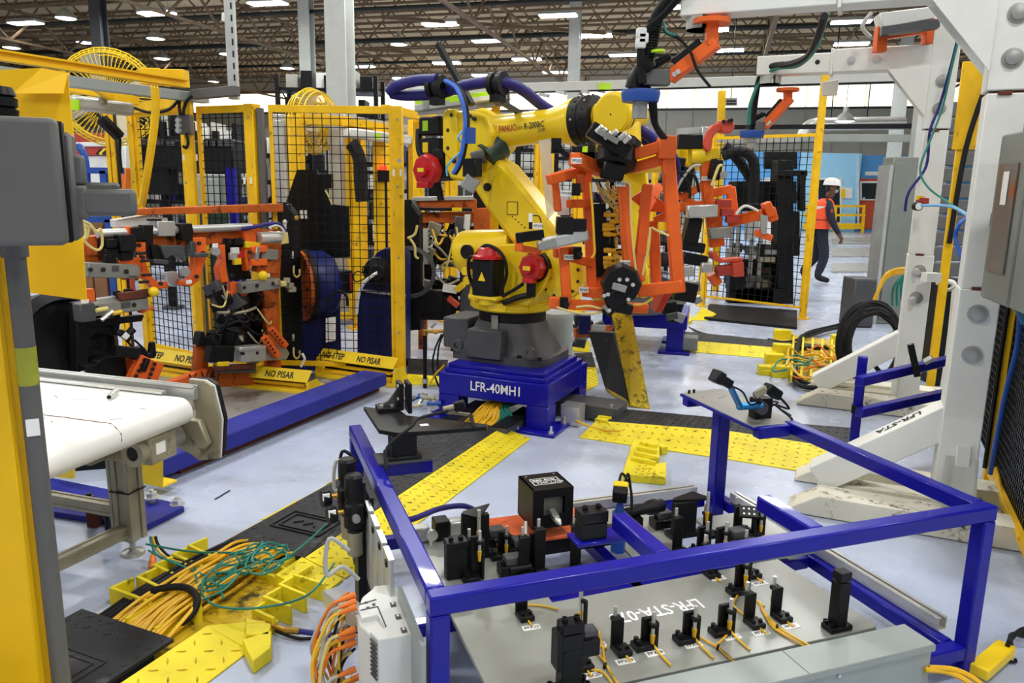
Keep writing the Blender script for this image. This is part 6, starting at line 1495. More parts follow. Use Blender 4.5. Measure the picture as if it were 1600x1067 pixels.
# black valve cluster left
rn = random.Random(21)
cl_ = T('valve_cluster', 'black valve cluster behind the yellow guard panel on the welding fixture', 'valve block', L_(185, 390))
for i in range(11):
    x, y = 165+rn.uniform(0, 38), 372+rn.uniform(0, 34); s = rn.uniform(.05, .10)
    MB().box(L_(x, y, .04+rn.uniform(0, .07)), (s, s*.8, s*rn.uniform(.6, 1.2)), RL).obj('valve', 'black' if i % 3 else 'black_steel', cl_, bev=.004)
for k, pl in enumerate(([(130, 350), (138, 356), (136, 370), (128, 374)], [(128, 346), (134, 362), (130, 376)], [(130, 376), (145, 388), (155, 390), (160, 380), (157, 358), (152, 362), (140, 352)], [(126, 344), (140, 350), (150, 364)])):
    MB().tube([L_(x, y, .2) for x, y in pl], .008, n=6).obj('cable', 'cable_yellow_pale', cl_)
# lower left clamps
c4 = T('welding_clamp', 'grey tilted clamp cylinder with yellow plugs, lower left of the welding fixture', 'clamp', L_(170, 490))
MB().bar(L_(120, 486, .1), L_(226, 473, .1), .10, .08).obj('cylinder', 'cast_grey', c4, bev=.006)
lbar(120, 489, 143, 486, .10, .11, .13, 'charcoal', 'end_block', par=c4)
for x0, y0, x1, y1, m_ in ((150, 485, 168, 482, 'cable_yellow_pale'), (176, 490, 190, 487, 'cable_yellow'), (165, 494, 176, 486, 'bright_steel'), (158, 500, 166, 494, 'bright_steel')):
    MB().cyl(L_(x0, y0, .19), L_(x1, y1, .19), .014, n=8).obj('plug', m_, c4)
lpoly([(218, 466), (228, 464), (228, 484), (236, 481), (240, 478), (242, 482), (222, 490)], .06, .12, 'tool_orange', 'jaw', c4)
lbar(185, 464, 234, 457, .045, .05, .14, 'rust', 'lever', par=c4); MB().sph(L_(240, 456, .18), .034, 16).obj('knob', 'sign_yellow', c4)
lpoly([(182, 455), (188, 454), (192, 459), (198, 460), (199, 452), (206, 452), (222, 456), (222, 462), (184, 470)], .05, .06, 'black', 'lever_mount', c4)
lbar(150, 468, 180, 464, .02, .02, .1, 'bright_steel', 'rod', par=c4)
lpoly([(131, 452), (148, 451), (149, 470), (133, 474)], .06, .1, 'tool_orange', 'stop', c4); lpoly([(127, 468), (139, 467), (139, 474), (127, 475)], .004, .17, 'label_white', 'tag', c4)
c5 = T('welding_clamp', 'black slanted clamp with two perforated orange arms above the conveyor end', 'clamp', L_(225, 570))
for x0, y0, x1, y1 in ((228, 558, 206, 600), (243, 565, 228, 604)):
    lbar(x0, y0, x1, y1, .10, .06, .12, 'tool_orange', 'arm', par=c5)
    for k in range(5):
        t = (k+.5)/5; q = L_(x0+(x1-x0)*t, y0+(y1-y0)*t, .155); MB().cyl(q, q+LN*.004, .014, n=8).obj('hole', 'ink', c5)
lbar(230, 560, 222, 580, .03, .05, .16, 'black', 'spine', par=c5)
lbar(178, 548, 214, 551, .07, .07, .12, 'black', 'cylinder', par=c5); lpoly([(208, 546), (226, 542), (234, 556), (214, 564)], .08, .12, 'black_steel', 'knuckle', c5)
lpoly([(238, 536), (243, 534), (245, 556), (240, 560), (226, 560), (236, 552)], .05, .14, 'black', 'tip', c5)
lpoly([(152, 565), (165, 558), (196, 556), (200, 592), (152, 596)], .14, .05, 'black', 'base_block', c5); lpoly([(134, 572), (154, 568), (156, 590), (136, 594)], .12, .06, 'black_steel', 'base_block', c5)
lpoly([(198, 556), (210, 556), (206, 592), (196, 592)], .05, .02, 'old_orange', 'stand', c5)
c6 = T('sensor_pair', 'small black sensor arm on two thin rods above the conveyor rail', 'sensor', L_(205, 530))
lbar(186, 518, 202, 530, .05, .04, .1, 'black', 'body', par=c6); lbar(192, 522, 199, 528, .03, .042, .12, 'label_white', 'label', par=c6)
MB().cyl(L_(200, 522, .1), L_(208, 514, .1), .025, n=10).obj('lens', 'black', c6)
MB().cyl(L_(196, 530, .1), L_(216, 552, .12), .008, n=6).obj('rod', 'black_steel', c6); MB().cyl(L_(210, 531, .1), L_(228, 548, .12), .008, n=6).obj('rod', 'black_steel', c6)
# big black end plates and wheel at the left
hd = T('headstock_plate', 'dark headstock with big wheel behind the conveyor, left end of the fixture', 'headstock', L_(90, 540))
MB().lathe(L_(78, 545, -.35), L_(112, 540, -.12), [(0, 0), (.34, 0), (.36, .2), (.36, .8), (.30, 1), (.28, .8), (0, .8)], 36).obj('wheel', 'black', hd)
lpoly([(40, 462), (122, 470), (122, 600), (40, 600)], .05, -.32, 'black', 'back_plate', hd)
lpoly([(120, 474), (140, 472), (143, 505), (178, 512), (182, 474), (190, 474), (186, 525), (172, 524), (150, 520), (140, 530), (166, 536), (160, 546), (140, 545), (136, 600), (121, 602)], .10, -.03, 'black', 'fixture_end', hd)
lpoly([(136, 500), (226, 492), (222, 502), (188, 506), (186, 520), (178, 520), (176, 508), (140, 512)], .05, -.02, 'black', 'fixture_bar', hd)
lpoly([(126, 580), (134, 579), (134, 588), (126, 589)], .003, .04, 'label_white', 'sticker', hd)
# right cluster
c7 = T('welding_clamp', 'silver clamp cylinder with blue hose at the top right of the welding fixture', 'clamp', L_(420, 370))
MB().cyl(L_(404, 372, .1), L_(436, 370, .1), .045, n=16).obj('barrel', 'bright_steel', c7); lpoly([(438, 364), (450, 362), (452, 380), (440, 382)], .08, .12, 'cable_yellow_pale', 'end_cap', c7)
lpoly([(382, 359), (400, 361), (401, 380), (384, 378)], .10, .10, 'tool_orange', 'mount', c7); lbar(382, 382, 405, 384, .03, .05, .1, 'sign_yellow', 'wedge', par=c7)
MB().cyl(L_(445, 358, .12), L_(445, 348, .12), .014, n=10).sph(L_(445, 347, .12), .02, 10).obj('grease_fitting', 'bright_steel', c7)
MB().tube([L_(378, 358, .1), L_(400, 354, .13), (L_(418, 350, .16)), L_(436, 350, .16), L_(446, 362, .14)], .014, n=8).obj('hose', 'hose_blue', c7)
MB().tube([L_(420, 356, .16), L_(430, 352, .17), L_(440, 356, .16), L_(446, 366, .16)], .009, n=8).obj('hose', 'white_plastic', c7)
c8 = T('welding_clamp', 'orange and grey clamp with yellow knob in the right middle of the welding fixture', 'clamp', L_(400, 420))
lpoly([(384, 386), (392, 385), (393, 402), (388, 404), (392, 420), (386, 424), (382, 398)], .06, .1, 'tool_orange', 'bracket', c8); lbar(392, 390, 415, 388, .05, .05, .12, 'tool_orange', 'upper_jaw', par=c8)
lbar(404, 396, 430, 398, .08, .08, .08, 'cast_grey', 'cylinder', par=c8); lbar(396, 395, 402, 396, .06, .10, .12, 'steel', 'block', par=c8)
lbar(392, 410, 415, 409, .05, .05, .12, 'tool_orange', 'lower_jaw', par=c8); lbar(398, 415, 430, 419, .08, .09, .06, 'old_orange', 'stop', par=c8)
MB().sph(L_(411, 431, .16), .038, 16).obj('knob', 'sign_yellow', c8); lpoly([(417, 427), (422, 427), (422, 433), (417, 433)], .003, .15, 'label_white', 'tag', c8)
c9 = T('welding_clamp', 'long grey clamp cylinder with yellow valve fittings, right of the fixture middle', 'clamp', L_(410, 445))
lbar(372, 450, 432, 442, .09, .08, .12, 'cast_grey', 'cylinder', par=c9); lpoly([(361, 442), (373, 440), (376, 455), (390, 457), (386, 462), (352, 466), (352, 460), (362, 456)], .06, .10, 'tool_orange', 'bracket', c9)
for x, y in ((432, 441), (441, 443), (452, 446), (456, 452), (448, 438)): MB().box(L_(x, y, .16), (.06, .05, .04), M.Rotation(x, 3, 'Z')).obj('fitting', 'cable_yellow_pale' if x % 2 else 'alu_worn', c9, bev=.004)
c10 = T('black_tooling', 'dark tooling block with red labels in the centre right of the welding fixture', 'tooling', L_(375, 400))
lpoly([(350, 372), (384, 375), (388, 420), (394, 436), (360, 438), (355, 415)], .10, .03, 'black_steel', 'body', c10)
lpoly([(342, 384), (352, 382), (354, 420), (358, 440), (346, 442), (342, 420), (348, 405)], .07, .08, 'tool_orange', 'left_guide', c10)
for x, y, m_ in ((367, 392, 'white_plastic'), (372, 398, 'motor_red'), (364, 400, 'alu'), (372, 377, 'black'), (370, 408, 'sign_yellow')): MB().box(L_(x, y, .10), (.06, .03, .05), RL).obj('module', m_, c10, bev=.003)
rn = random.Random(33)
c11 = T('dark_tooling', 'jumble of dark clamps and hoses low in the middle of the welding fixture', 'tooling', L_(360, 500))
for i in range(26):
    x, y = 330+rn.uniform(0, 75), 448+rn.uniform(0, 92); s = rn.uniform(.05, .13)
    MB().box(L_(x, y, rn.uniform(-.06, .08)), (s, s*.8, s*rn.uniform(.5, 1.3)), M.Rotation(rn.uniform(-.6, .6), 3, 'Y')).obj('block', ('black', 'black_steel', 'charcoal', 'black')[i % 4], c11, bev=.005)
for i in range(9):
    a = L_(335+rn.uniform(0, 60), 480+rn.uniform(0, 40), .08); b = L_(350+rn.uniform(0, 60), 480+rn.uniform(0, 50), .1)
    MB().tube([a, (a+b)/2+LN*.05+Z*rn.uniform(-.06, .08), b], .011, n=6).obj('hose', 'rubber' if i % 3 else 'alu_worn', c11)
lpoly([(350, 446), (410, 440), (412, 545), (342, 548)], .04, -.12, 'black_steel', 'back_plate', c11)
for k in range(12):
    a = L_(340+rn.uniform(0, 70), 452+rn.uniform(0, 70), .10); b = a+LD*rn.uniform(-.2, .2)+Z*rn.uniform(-.2, .1); MB().tube([a, (a+b)/2-Z*.06+LN*.04, b], .007, n=6).obj('hose', ('cable_yellow_pale', 'rubber', 'alu_worn', 'rubber')[k % 4], c11)
lpoly([(333, 453), (346, 449), (352, 466), (345, 482), (336, 468)], .08, .10, 'black', 'cup', c11)
lpoly([(314, 519), (320, 518), (322, 528), (330, 530), (338, 524), (342, 518), (346, 519), (350, 530), (400, 534), (396, 542), (310, 540)], .08, .06, 'black', 'cradle', c11)
c12 = T('toggle_clamp', 'silver clamp with two perforated orange levers at the bottom of the welding fixture', 'clamp', L_(400, 560))
lbar(370, 553, 408, 551, .12, .11, .14, 'alu', 'cylinder', par=c12); lbar(324, 553, 362, 552, .07, .12, .12, 'black', 'bore_block', par=c12)
lbar(368, 545, 410, 541, .10, .03, .16, 'bright_steel', 'top_cover', par=c12)
lpoly([(404, 544), (420, 538), (446, 541), (453, 552), (448, 562), (410, 564)], .03, .16, 'steel', 'side_plate', c12); lpoly([(396, 548), (410, 546), (410, 562), (398, 572)], .10, .12, 'cast_grey', 'end_block', c12)
for x0, y0, x1, y1 in ((412, 526, 434, 557), (422, 513, 446, 541)):
    lbar(x0, y0, x1, y1, .05, .05, .20, 'tool_orange', 'lever', par=c12)
    for k in range(5):
        t = (k+.8)/6; q = L_(x0+(x1-x0)*t, y0+(y1-y0)*t, .226); MB().cyl(q, q+LN*.003, .010, n=8).obj('hole', 'ink', c12)
lbar(335, 575, 398, 572, .04, .04, .14, 'rust', 'rod', par=c12); lbar(336, 570, 355, 569, .06, .05, .13, 'sign_yellow', 'wedge', par=c12); lbar(338, 579, 398, 579, .04, .03, .12, 'charcoal', 'rail', par=c12)
text(wf, 'V-V47', L_(296, 604, .09), LD, Z, .09, 'ink', sx=.8)
# end plate and trunnion
ep_ = T('fixture_end_plate', 'tall black end plate on the right side of the left fixture', 'end plate', L_(460, 580, -.1))
lpoly([(441, 316), (452, 316), (470, 340), (471, 580), (440, 575), (441, 470)], .10, -.12, 'black', 'plate', ep_)
lpoly([(448, 320), (455, 318), (470, 338), (463, 342)], .02, .0, 'charcoal', 'guide', ep_)
for x, y, h in ((457, 398, 11), (459, 527, 10)): lpoly([(x-2, y-h/2), (x+2, y-h/2), (x+2, y+h/2), (x-2, y+h/2)], .003, -.015, 'label_white', 'sticker', ep_)
for y in (425, 552): MB().tube([L_(459, y-10, .0), L_(459, y+2, .02), L_(463, y+8, .02), L_(468, y+4, .02), L_(468, y-4, .0)], .008, n=6).obj('cable', 'cable_yellow_pale', ep_)
MB().cyl(L_(464, 343, .0), L_(464, 340, .03), .02, n=8).obj('shackle', 'brass', ep_)
tr_ = T('trunnion_stand', 'navy trunnion stand with orange faceplate, right end of the left fixture', 'positioner', G(500, 592))
tc_ = P(484, 446, 6.5); ta = (LD*.94+LN*.34).normalized()
MB().lathe(tc_-ta*.10, tc_-ta*.06, [(0, 0), (.30, 0), (.30, 1), (0, 1)], 40).obj('faceplate', 'old_orange', tr_)
MB().lathe(tc_-ta*.07, tc_-ta*.03, [(0, 0), (.312, 0), (.312, 1), (0, 1)], 40).obj('seal_ring', 'black', tr_)
MB().lathe(tc_-ta*.03, tc_+ta*.18, [(0, 0), (.295, 0), (.295, .7), (.25, 1), (0, 1)], 36).obj('gear_housing', 'navy', tr_)
for i in range(8):
    a = i*math.pi/4; e1 = perp(ta); e2 = ta.cross(e1); q = tc_-ta*.10+(e1*math.cos(a)+e2*math.sin(a))*.22; MB().cyl(q, q-ta*.008, .014, n=8).obj('bolt', 'ink', tr_)
q = tc_+ta*.24; MB().box(q+Z*.02, (.24, .18, .20), math.atan2(ta.y, ta.x)).obj('motor', 'black', tr_, bev=.01); MB().box(q+ta*.10+Z*.02, (.03, .19, .16), math.atan2(ta.y, ta.x)).obj('motor_cap', 'rack_red', tr_)
sb0 = base(P(500, 590, 6.62)); MB().box(sb0+Z*.36, (.34, .36, .72), .35).obj('pedestal', 'navy', tr_, bev=.008)
MB().box(sb0+Z*.735, (.40, .38, .03), .35).obj('pedestal_top', 'navy', tr_, bev=.004); MB().box(sb0+Z*.015, (.5, .5, .03), .35).obj('foot_plate', 'navy', tr_)
pp = [P(509, 497, 6.33), P(524, 495, 6.38), P(524, 532, 6.38), P(509, 535, 6.33)]
MB().prism(pp, V((.002, .004, 0))).obj('notice_sheet', 'label_white', tr_)
for i in range(9): MB().bar(P(511, 503+i*3.2, 6.31), P(521, 502+i*3.2, 6.345), .002, .003).obj('printed_line', 'wire_grey', tr_, kind='stuff')
MB().tube([P(512, 478, 6.2), P(518, 462, 6.2), P(530, 455, 6.2), P(541, 462, 6.2), P(543, 478, 6.2)], .012, n=6).obj('cable', 'rubber', tr_)
MB().tube([P(470, 573, 5.9), P(474, 566, 5.9), P(476, 560, 5.9), P(472, 552, 5.9)], .01, n=6).obj('cable', 'white_plastic', tr_)
# shields
sh = T('spatter_shield', 'large black clipped corner shield behind the wide mesh panel', 'shield', base(P(500, 400, 6.75)))
MB().prism([P(x, y, 6.75) for x, y in ((464, 265), (493, 265), (506, 288), (517, 319), (543, 322), (545, 402), (470, 402), (447, 360), (447, 316))], V((.01, .03, 0))).obj('sheet', 'shield_black', sh)
MB().bar(P(500, 300, 6.85), base(P(500, 300, 6.85)), .05).obj('stand', 'black', sh)
for x in (468, 475): MB().prism([P(x, 329, 6.70), P(x+5, 328, 6.70), P(x+6.5, 341, 6.70), P(x+2, 342, 6.70)], V((0, .003, 0))).obj('sticker', 'label_white', sh)
MB().box(P(510, 283, 6.7), (.10, .08, .12)).obj('valve', 'black_steel', sh); MB().tube([P(508, 297, 6.65), P(514, 308, 6.65), P(519, 320, 6.65)], .008, n=6).obj('cable', 'cable_yellow_pale', sh)
t2 = T('trunnion_stand', 'tall navy rounded trunnion stand behind the mesh by the fence post', 'positioner', base(P(590, 560, 6.5)))
nv = [P(x, y, 6.55) for x, y in ((558, 575), (558, 470), (562, 445), (580, 432), (582, 405), (588, 395), (600, 388), (614, 386), (628, 388), (634, 398), (634, 575))]
MB().prism(nv, V((.02, .18, 0))).obj('stand', 'navy', t2, bev=.008)
MB().bar(P(562, 453, 6.53), P(634, 462, 6.53), .04, .02).obj('clamp_band', 'steel', t2)
h0 = P(592, 424, 6.54); MB().lathe(h0, h0-V((.0, .14, 0)), [(0, 0), (.13, 0), (.12, .5), (.075, .6), (.06, 1), (0, 1)], 24).obj('rotary_joint', 'black_steel', t2)
MB().bar(P(583, 410, 6.5), P(612, 408, 6.5), .03, .04).obj('torque_arm', 'black', t2)
MB().tube([P(590, 426, 6.4), P(580, 432, 6.38), P(568, 443, 6.38), P(560, 462, 6.38), P(557, 490, 6.38)], .014, n=8).obj('hose', 'white_plastic', t2)
for pl in ([(584, 424), (572, 434), (556, 440), (552, 430), (560, 424), (575, 430), (582, 420), (574, 414), (566, 420), (570, 430)],): MB().tube([P(x, y, 6.42) for x, y in pl], .006, n=6).obj('cable', 'rubber', t2)
e2p = T('fixture_end_plate', 'tall black end plate with ring right of the yellow fence post', 'end plate', base(P(645, 515, 6.9)))
MB().prism([P(x, y, 6.9) for x, y in ((632, 312), (642, 312), (655, 334), (657, 515), (636, 517), (632, 510))], V((.02, .10, 0))).obj('plate', 'black', e2p)
q = P(640, 425, 6.88); MB().lathe(q, q-V((-.005, .05, 0)), [(.20, 0), (.235, .2), (.235, .8), (.20, 1), (.20, 0)], 36).obj('ring', 'charcoal', e2p)
MB().tube([P(637, 372, 6.8), P(648, 366, 6.8), P(652, 352, 6.8)], .012, n=6).tube([P(640, 372, 6.8), P(648, 385, 6.8), P(649, 400, 6.8), P(654, 404, 6.8)], .012, n=6).obj('cable', 'cable_yellow_pale', e2p)
MB().bar(P(644, 318, 6.8), P(656, 335, 6.8), .03).obj('guide', 'charcoal', e2p)
# second orange fixture behind the robot
f2 = T('welding_fixture', 'second orange welding fixture behind the robot elbow, packed with dark clamps', 'fixture', base(P(705, 400, 7.3)))
def f2b(x0, y0, x1, y1, w, h=None, Y=7.3, m='old_orange', name='beam', Y1_=None): return MB().bar(P(x0, y0, Y), P(x1, y1, Y1_ or Y), w, h, V((0, 1, 0)) if abs(y1-y0) > abs(x1-x0) else Z).obj(name, m, f2, bev=.005)
f2b(647, 319, 745, 319, .10, .09); f2b(655, 340, 760, 339, .08, .10); f2b(752, 325, 757, 420, .16, .10); f2b(645, 311, 740, 309, .05, .04, 7.25, 'alu', 'air_rail'); f2b(652, 326, 738, 328, .06, .03, 7.2, 'black', 'rail')
f2b(700, 465, 716, 478, .07, .05, 7.0, 'bracket_red', 'lever'); MB().box(P(714, 327, 7.15), (.09, .02, .03)).obj('label', 'sign_yellow', f2)
MB().prism([P(726, 335, 7.1), P(735, 335, 7.1), P(733, 366, 7.1), P(724, 364, 7.1)], V((0, .03, 0))).obj('silver_strips', 'white_plastic', f2)
MB().box(P(666, 385, 7.0), (.05, .05, .32)).obj('terminal_strip', 'white_plastic', f2)
for k in range(8): MB().box(P(670.5, 361+k*7, 6.97), (.015, .02, .02)).obj('terminal', 'charcoal', f2)
MB().box(P(660, 428, 7.0), (.03, .03, .22)).obj('terminal_strip', 'white_plastic', f2)
f2b(718, 338, 716, 372, .08, .04, 7.1, 'charcoal', 'arm')
rn = random.Random(55)
for i in range(60):
    x, y = 662+rn.uniform(0, 82), 345+rn.uniform(0, 135); s = rn.uniform(.05, .16)
    if y > 430 and x > 730: continue
    MB().box(P(x, y, 7.15+rn.uniform(0, .3)), (s, s*.8, s*rn.uniform(.5, 1.3)), M.Rotation(rn.uniform(-.6, .6), 3, 'Y')).obj('tooling_block', ('black', 'black_steel', 'charcoal', 'black', 'cast_grey', 'black', 'black_steel', 'alu_worn')[i % 8], f2, bev=.005)
for i in range(14):
    a = P(670+rn.uniform(0, 60), 350+rn.uniform(0, 90), 7.0); b = P(675+rn.uniform(0, 60), 350+rn.uniform(0, 90), 7.0)
    MB().tube([a, (a+b)/2-V((0, .06, rn.uniform(-.08, .12))), b], .010, n=6).obj('hose', ('cable_yellow_pale', 'rubber', 'cable_yellow', 'alu_worn')[i % 4], f2)
MB().box(P(703, 451, 6.95), (.13, .04, .07), M.Rotation(.15, 3, 'Y')).obj('plate_label', 'label_white', f2)
MB().box(P(680, 480, 7.1), (.30, .25, .2)).box(P(675, 470, 7.0), (.2, .15, .2)).obj('foot_block', 'black', f2)
MB().bar(P(716, 445, 6.9), P(722, 452, 6.9), .04, .09).obj('yellow_tab', 'sign_yellow', f2)
MB().box(P(748, 470, 7.4), (.35, .3, .8)).obj('cabinet', 'charcoal', f2, bev=.006)
MB().box(P(766, 380, 7.6), (.30, .1, 1.4)).obj('end_plate', 'black', f2)
for x in (660, 755): MB().bar(base(P(x, 400, 7.35)), P(x, 335, 7.35), .08).obj('leg', 'old_orange', f2)
for par, x, y, off in ((c1, 140, 421, .146), (c1, 160, 421, .146), (c1, 196, 424, .146), (c4, 150, 481, .152), (c4, 208, 476, .152), (c9, 380, 449, .166), (c9, 400, 446, .166), (c9, 425, 443, .166), (c12, 378, 552, .196), (c12, 400, 551, .196), (c1, 216, 383, .135), (c1, 222, 402, .135), (c1, 250, 443, .135), (c8, 389, 394, .135), (c3_, 310, 380, .155), (c3_, 316, 395, .155), (c3_, 306, 432, .155), (c10, 358, 378, .085), (c10, 380, 378, .085), (c10, 362, 430, .085)):
    p = L_(x, y, off-.01); MB().cyl(p, p+LN*.016, .014, n=8).obj('cap_screw', 'ink', par)
lpoly([(176, 415), (186, 415), (186, 424), (176, 424)], .003, .149, 'charcoal', 'rating_plate', c1); lpoly([(190, 473), (204, 471), (204, 480), (190, 482)], .003, .155, 'charcoal', 'rating_plate', c4)
# ---------------------------------------------------------------- white gantries at the right
def gantry(pos, lb, L):
    o = base(pos); r = T('gantry', lb, 'gantry', o, PA)
    def q(a, b, z): return o + F1*a + F2*b + Z*z
    def bx(name, a, b, z, sa, sb, sz, m='gantry_white', bev=.006): return MB().box(q(a, b, z), (sa, sb, sz), RPd).obj(name, m, r, bev=bev, seg=2)
    W = .155
    bx('lower_post', 0, 0, .57, W+.012, W+.012, 1.14); bx('middle_post', 0, 0, 1.565, W, W, .85); bx('upper_post', 0, 0, 2.42, W+.012, W+.012, .84)
    for z in (1.145, 1.99):
        MB().box(q(0, 0, z), (W*.9, W*.9, .014), RPd).obj('seam', 'rust', r)
        MB().box(q(-.01, -W*.54, z-.002), (.055, .008, .016), RPd).obj('rust_patch', 'rust', r, bev=.004)
    for z in (1.03, .84, 2.13, 2.31):
        p = q(.0, -W/2-.006, z)
        MB().lathe(p, p-F2*.02, [(0, 0), (.042, 0), (.042, .3), (.030, .35), (.028, .9), (.018, 1), (0, 1)], 20).obj('bolt', 'steel', r)
    # arm
    MB().box(q(-.35, 0, 2.475), (.70, W, W), RPd).obj('arm_root', 'gantry_white', r, bev=.006, seg=2)
    MB().box(q(-.715-L/2, 0, 2.465), (L, W*.92, W*.85), RPd).obj('arm_tip', 'gantry_white', r, bev=.006, seg=2)
    MB().box(q(-.705, 0, 2.47), (.02, W+.02, W+.02), RPd).obj('arm_flange', 'gantry_white', r, bev=.003)
    for sg in (-1, 1):
        MB().prism([q(-.08, sg*(W/2+.002), 2.40), q(-.34, sg*(W/2+.002), 2.40), q(-.08, sg*(W/2+.002), 2.08)], F2*sg*.012).obj('gusset', 'gantry_white', r)
    for a in (-.80, -.92, -1.04):
        p = q(a, -W*.46, 2.47); MB().cyl(p, p-F2*.002, .017, n=14).obj('hole', 'ink', r)
    for a in (-.42, -.58):
        p = q(a, -W*.5, 2.47); MB().cyl(p, p-F2*.006, .03, n=12).hexb(p, p-F2*.028, .018).obj('bolt', 'bright_steel', r)
        MB().lathe(q(-.62-L, 0, 2.40), q(-.62-L, 0, 2.34), [(0, 0), (.075, 0), (.075, 1), (0, 1)], 18).obj('arm_pad', 'gantry_white', r)
    # foot: box beams, plates and inclined strut
    for b in (-.26, .20):
        MB().prism([q(-.72, b, .004), q(.28, b, .004), q(.28, b, .11), q(-.58, b, .11), q(-.72, b, .02)], F2*.17).obj('foot_beam', 'base_white', r, bev=.004)
    MB().prism([q(-.60, -.09, .004), q(.25, -.09, .004), q(.25, .20, .004), q(-.60, .20, .004)], Z*.02).obj('foot_plate', 'base_white', r)
    MB().bar(q(-.60, 0, .12), q(-.04, 0, .52), W*.95, W*.95, F2).obj('strut', 'gantry_white', r, bev=.006, seg=2)
    MB().box(q(-.30, .0, .06), (.5, .12, .11), RPd).obj('tie', 'base_white', r)
    for b in (-.17, .17): MB().prism([q(.075, b, .11), q(-.05, b, .11), q(-.05, b*.5, .35), q(.075, b*.5, .35)], F1*.012).obj('rib', 'gantry_white', r)
    bx('clip', .02, -W/2-.012, .30, .06, .02, .22, 'white_plastic', .004)
    return r, q
g1, q1 = gantry(V((2.14, 3.52, 0)), 'near white steel gantry with lettered strut, right side of the station', .72)
g2, q2 = gantry(V((2.90, 5.50, 0)), 'rear white steel gantry behind the near one, with cable coil at its foot', .50)
sd = (q1(-.60, 0, .12)-q1(-.04, 0, .52)).normalized(); sn = F2.cross(sd).normalized()
if sn.z < 0: sn = -sn
text(g1, 'LFR-STA', q1(-.04, 0, .52)+sd*.10+sn*.075-sn.cross(sd)*.03, sd, sn.cross(sd), .055, 'ink', bold=.02, sx=.8)
# hanging docking arms
def dock(lb, fl, kn, el, Y0, Y1, disc, Yd, s, par_lb):
    r = T('docking_tool', lb, 'arm', P(*disc, Yd))
    a = P(*fl, Y0); b = P(*kn, Y0); c = P(*el, Y1); d = P(*disc, Yd)
    MB().lathe(a+Z*.012*s, a-Z*.018*s, [(0, 0), (.115*s, 0), (.115*s, 1), (0, 1)], 24).obj('flange', 'tool_orange', r)
    MB().bar(a, b, .075*s, .075*s, V((0, 1, 0))).obj('neck', 'tool_orange', r, bev=.005)
    MB().bar(b+(b-c).normalized()*.03, c, .08*s, .085*s).obj('boom', 'tool_orange', r, bev=.005)
    MB().bar(b*.75+c*.25+Z*.075*s, b*.1+c*.9+Z*.07*s, .07*s, .05*s).obj('valve_strip', 'black', r, bev=.005)
    MB().bar(c, V((d.x, c.y, c.z)), .09*s, .10*s).obj('elbow_block', 'box_grey', r, bev=.005)
    for t in (.08, .16): p = c+(b-c)*t+V((0, -.05*s, 0)); MB().cyl(p, p-V((0, .012, 0)), .016*s, n=10).obj('bolt', 'bright_steel', r)
    MB().lathe(d+Z*.10*s, d-Z*.02*s, [(0, 0), (.06*s, 0), (.065*s, .5), (.10*s, .8), (.10*s, 1), (0, 1)], 20).obj('hub', 'black', r)
    MB().lathe(d+Z*.02*s, d-Z*.055*s, [(0, 0), (.125*s, 0), (.13*s, .3), (.12*s, 1), (0, 1)], 28).obj('blue_cover', 'valve_blue', r)
    MB().bar(d+Z*.10*s+V((-.05*s, 0, 0)), c+Z*.14*s, .07*s, .05*s).obj('shroud', 'black', r, bev=.01)
    MB().cyl(d-Z*.05*s, d-Z*.16*s, .05*s, n=14).obj('stem', 'steel', r)
    return r, a, b, c, d
d1, a, b, c, d = dock('orange docking arm with navy disc hanging from the near gantry, above the robot wrist', (1112, 33), (1112, 72), (1046, 122), 4.0, 4.1, (1001, 146), 4.15, .78, '')
MB().tube([P(1012, 92, 4.1), P(1017, 60, 4.1), P(1024, 30, 4.1), P(1045, 0, 4.05), P(1075, -30, 4.0)], .032, n=10, sm=8).obj('corrugated_hose', 'rubber', d1)
mb = MB()
for i in range(14):
    p = P(1012+i*.9, 90-i*4.3, 4.1); mb.lathe(p, p+Z*.008, [(.02, 0), (.039, 0), (.039, 1), (.02, 1)], 12)
mb.obj('hose_ribs', 'rubber', d1, kind='stuff')
for k in range(3): MB().tube([P(1000+k*4, 130, 4.05), P(998+k*3, 80, 4.05), P(1008+k*3, 48, 4.05), P(1035+k*3, 22, 4.0), P(1062+k*4, -10, 3.95)], .011, n=6).obj('cable', 'rubber', d1)
MB().tube([P(1015, 95, 4.05), P(1000, 112, 4.1), P(992, 125, 4.1), P(988, 138, 4.1)], .04, n=10).obj('cover_hose', 'black', d1)
for x, y in ((1002, 52), (1005, 60), (1001, 68)): MB().box(P(x, y, 4.05), (.05, .04, .05)).obj('connector', 'white_plastic', d1, bev=.006)
MB().cyl(P(1028, 82, 4.05), P(1028, 78, 4.05), .035, n=12).obj('yellow_collar', 'hi_green', d1)
MB().tube([P(1037, 45, 4.05), P(1042, 52, 4.05), P(1052, 56, 4.05), P(1062, 62, 4.05), P(1078, 80, 4.0), P(1090, 110, 4.0), P(1110, 136, 4.0)], .008, n=6).obj('cable', 'rubber', d1)
MB().tube([P(1036, 35, 4.05), P(1042, 50, 4.04), P(1056, 55, 4.04)], .007, n=6).obj('cable', 'cable_green', d1)
for k in range(3): MB().tube([P(1015+k*4, 152, 4.15), P(1018+k*3, 175, 4.2), P(1022+k*2, 195, 4.25), P(1034+k*3, 215, 4.4)], .012, n=6).obj('cable', 'rubber', d1)
d2_, a, b, c, d = dock('smaller orange docking arm with navy disc hanging from the rear gantry', (1231, 140), (1231, 158), (1194, 198), 5.95, 6.05, (1175, 207), 6.1, .72, '')
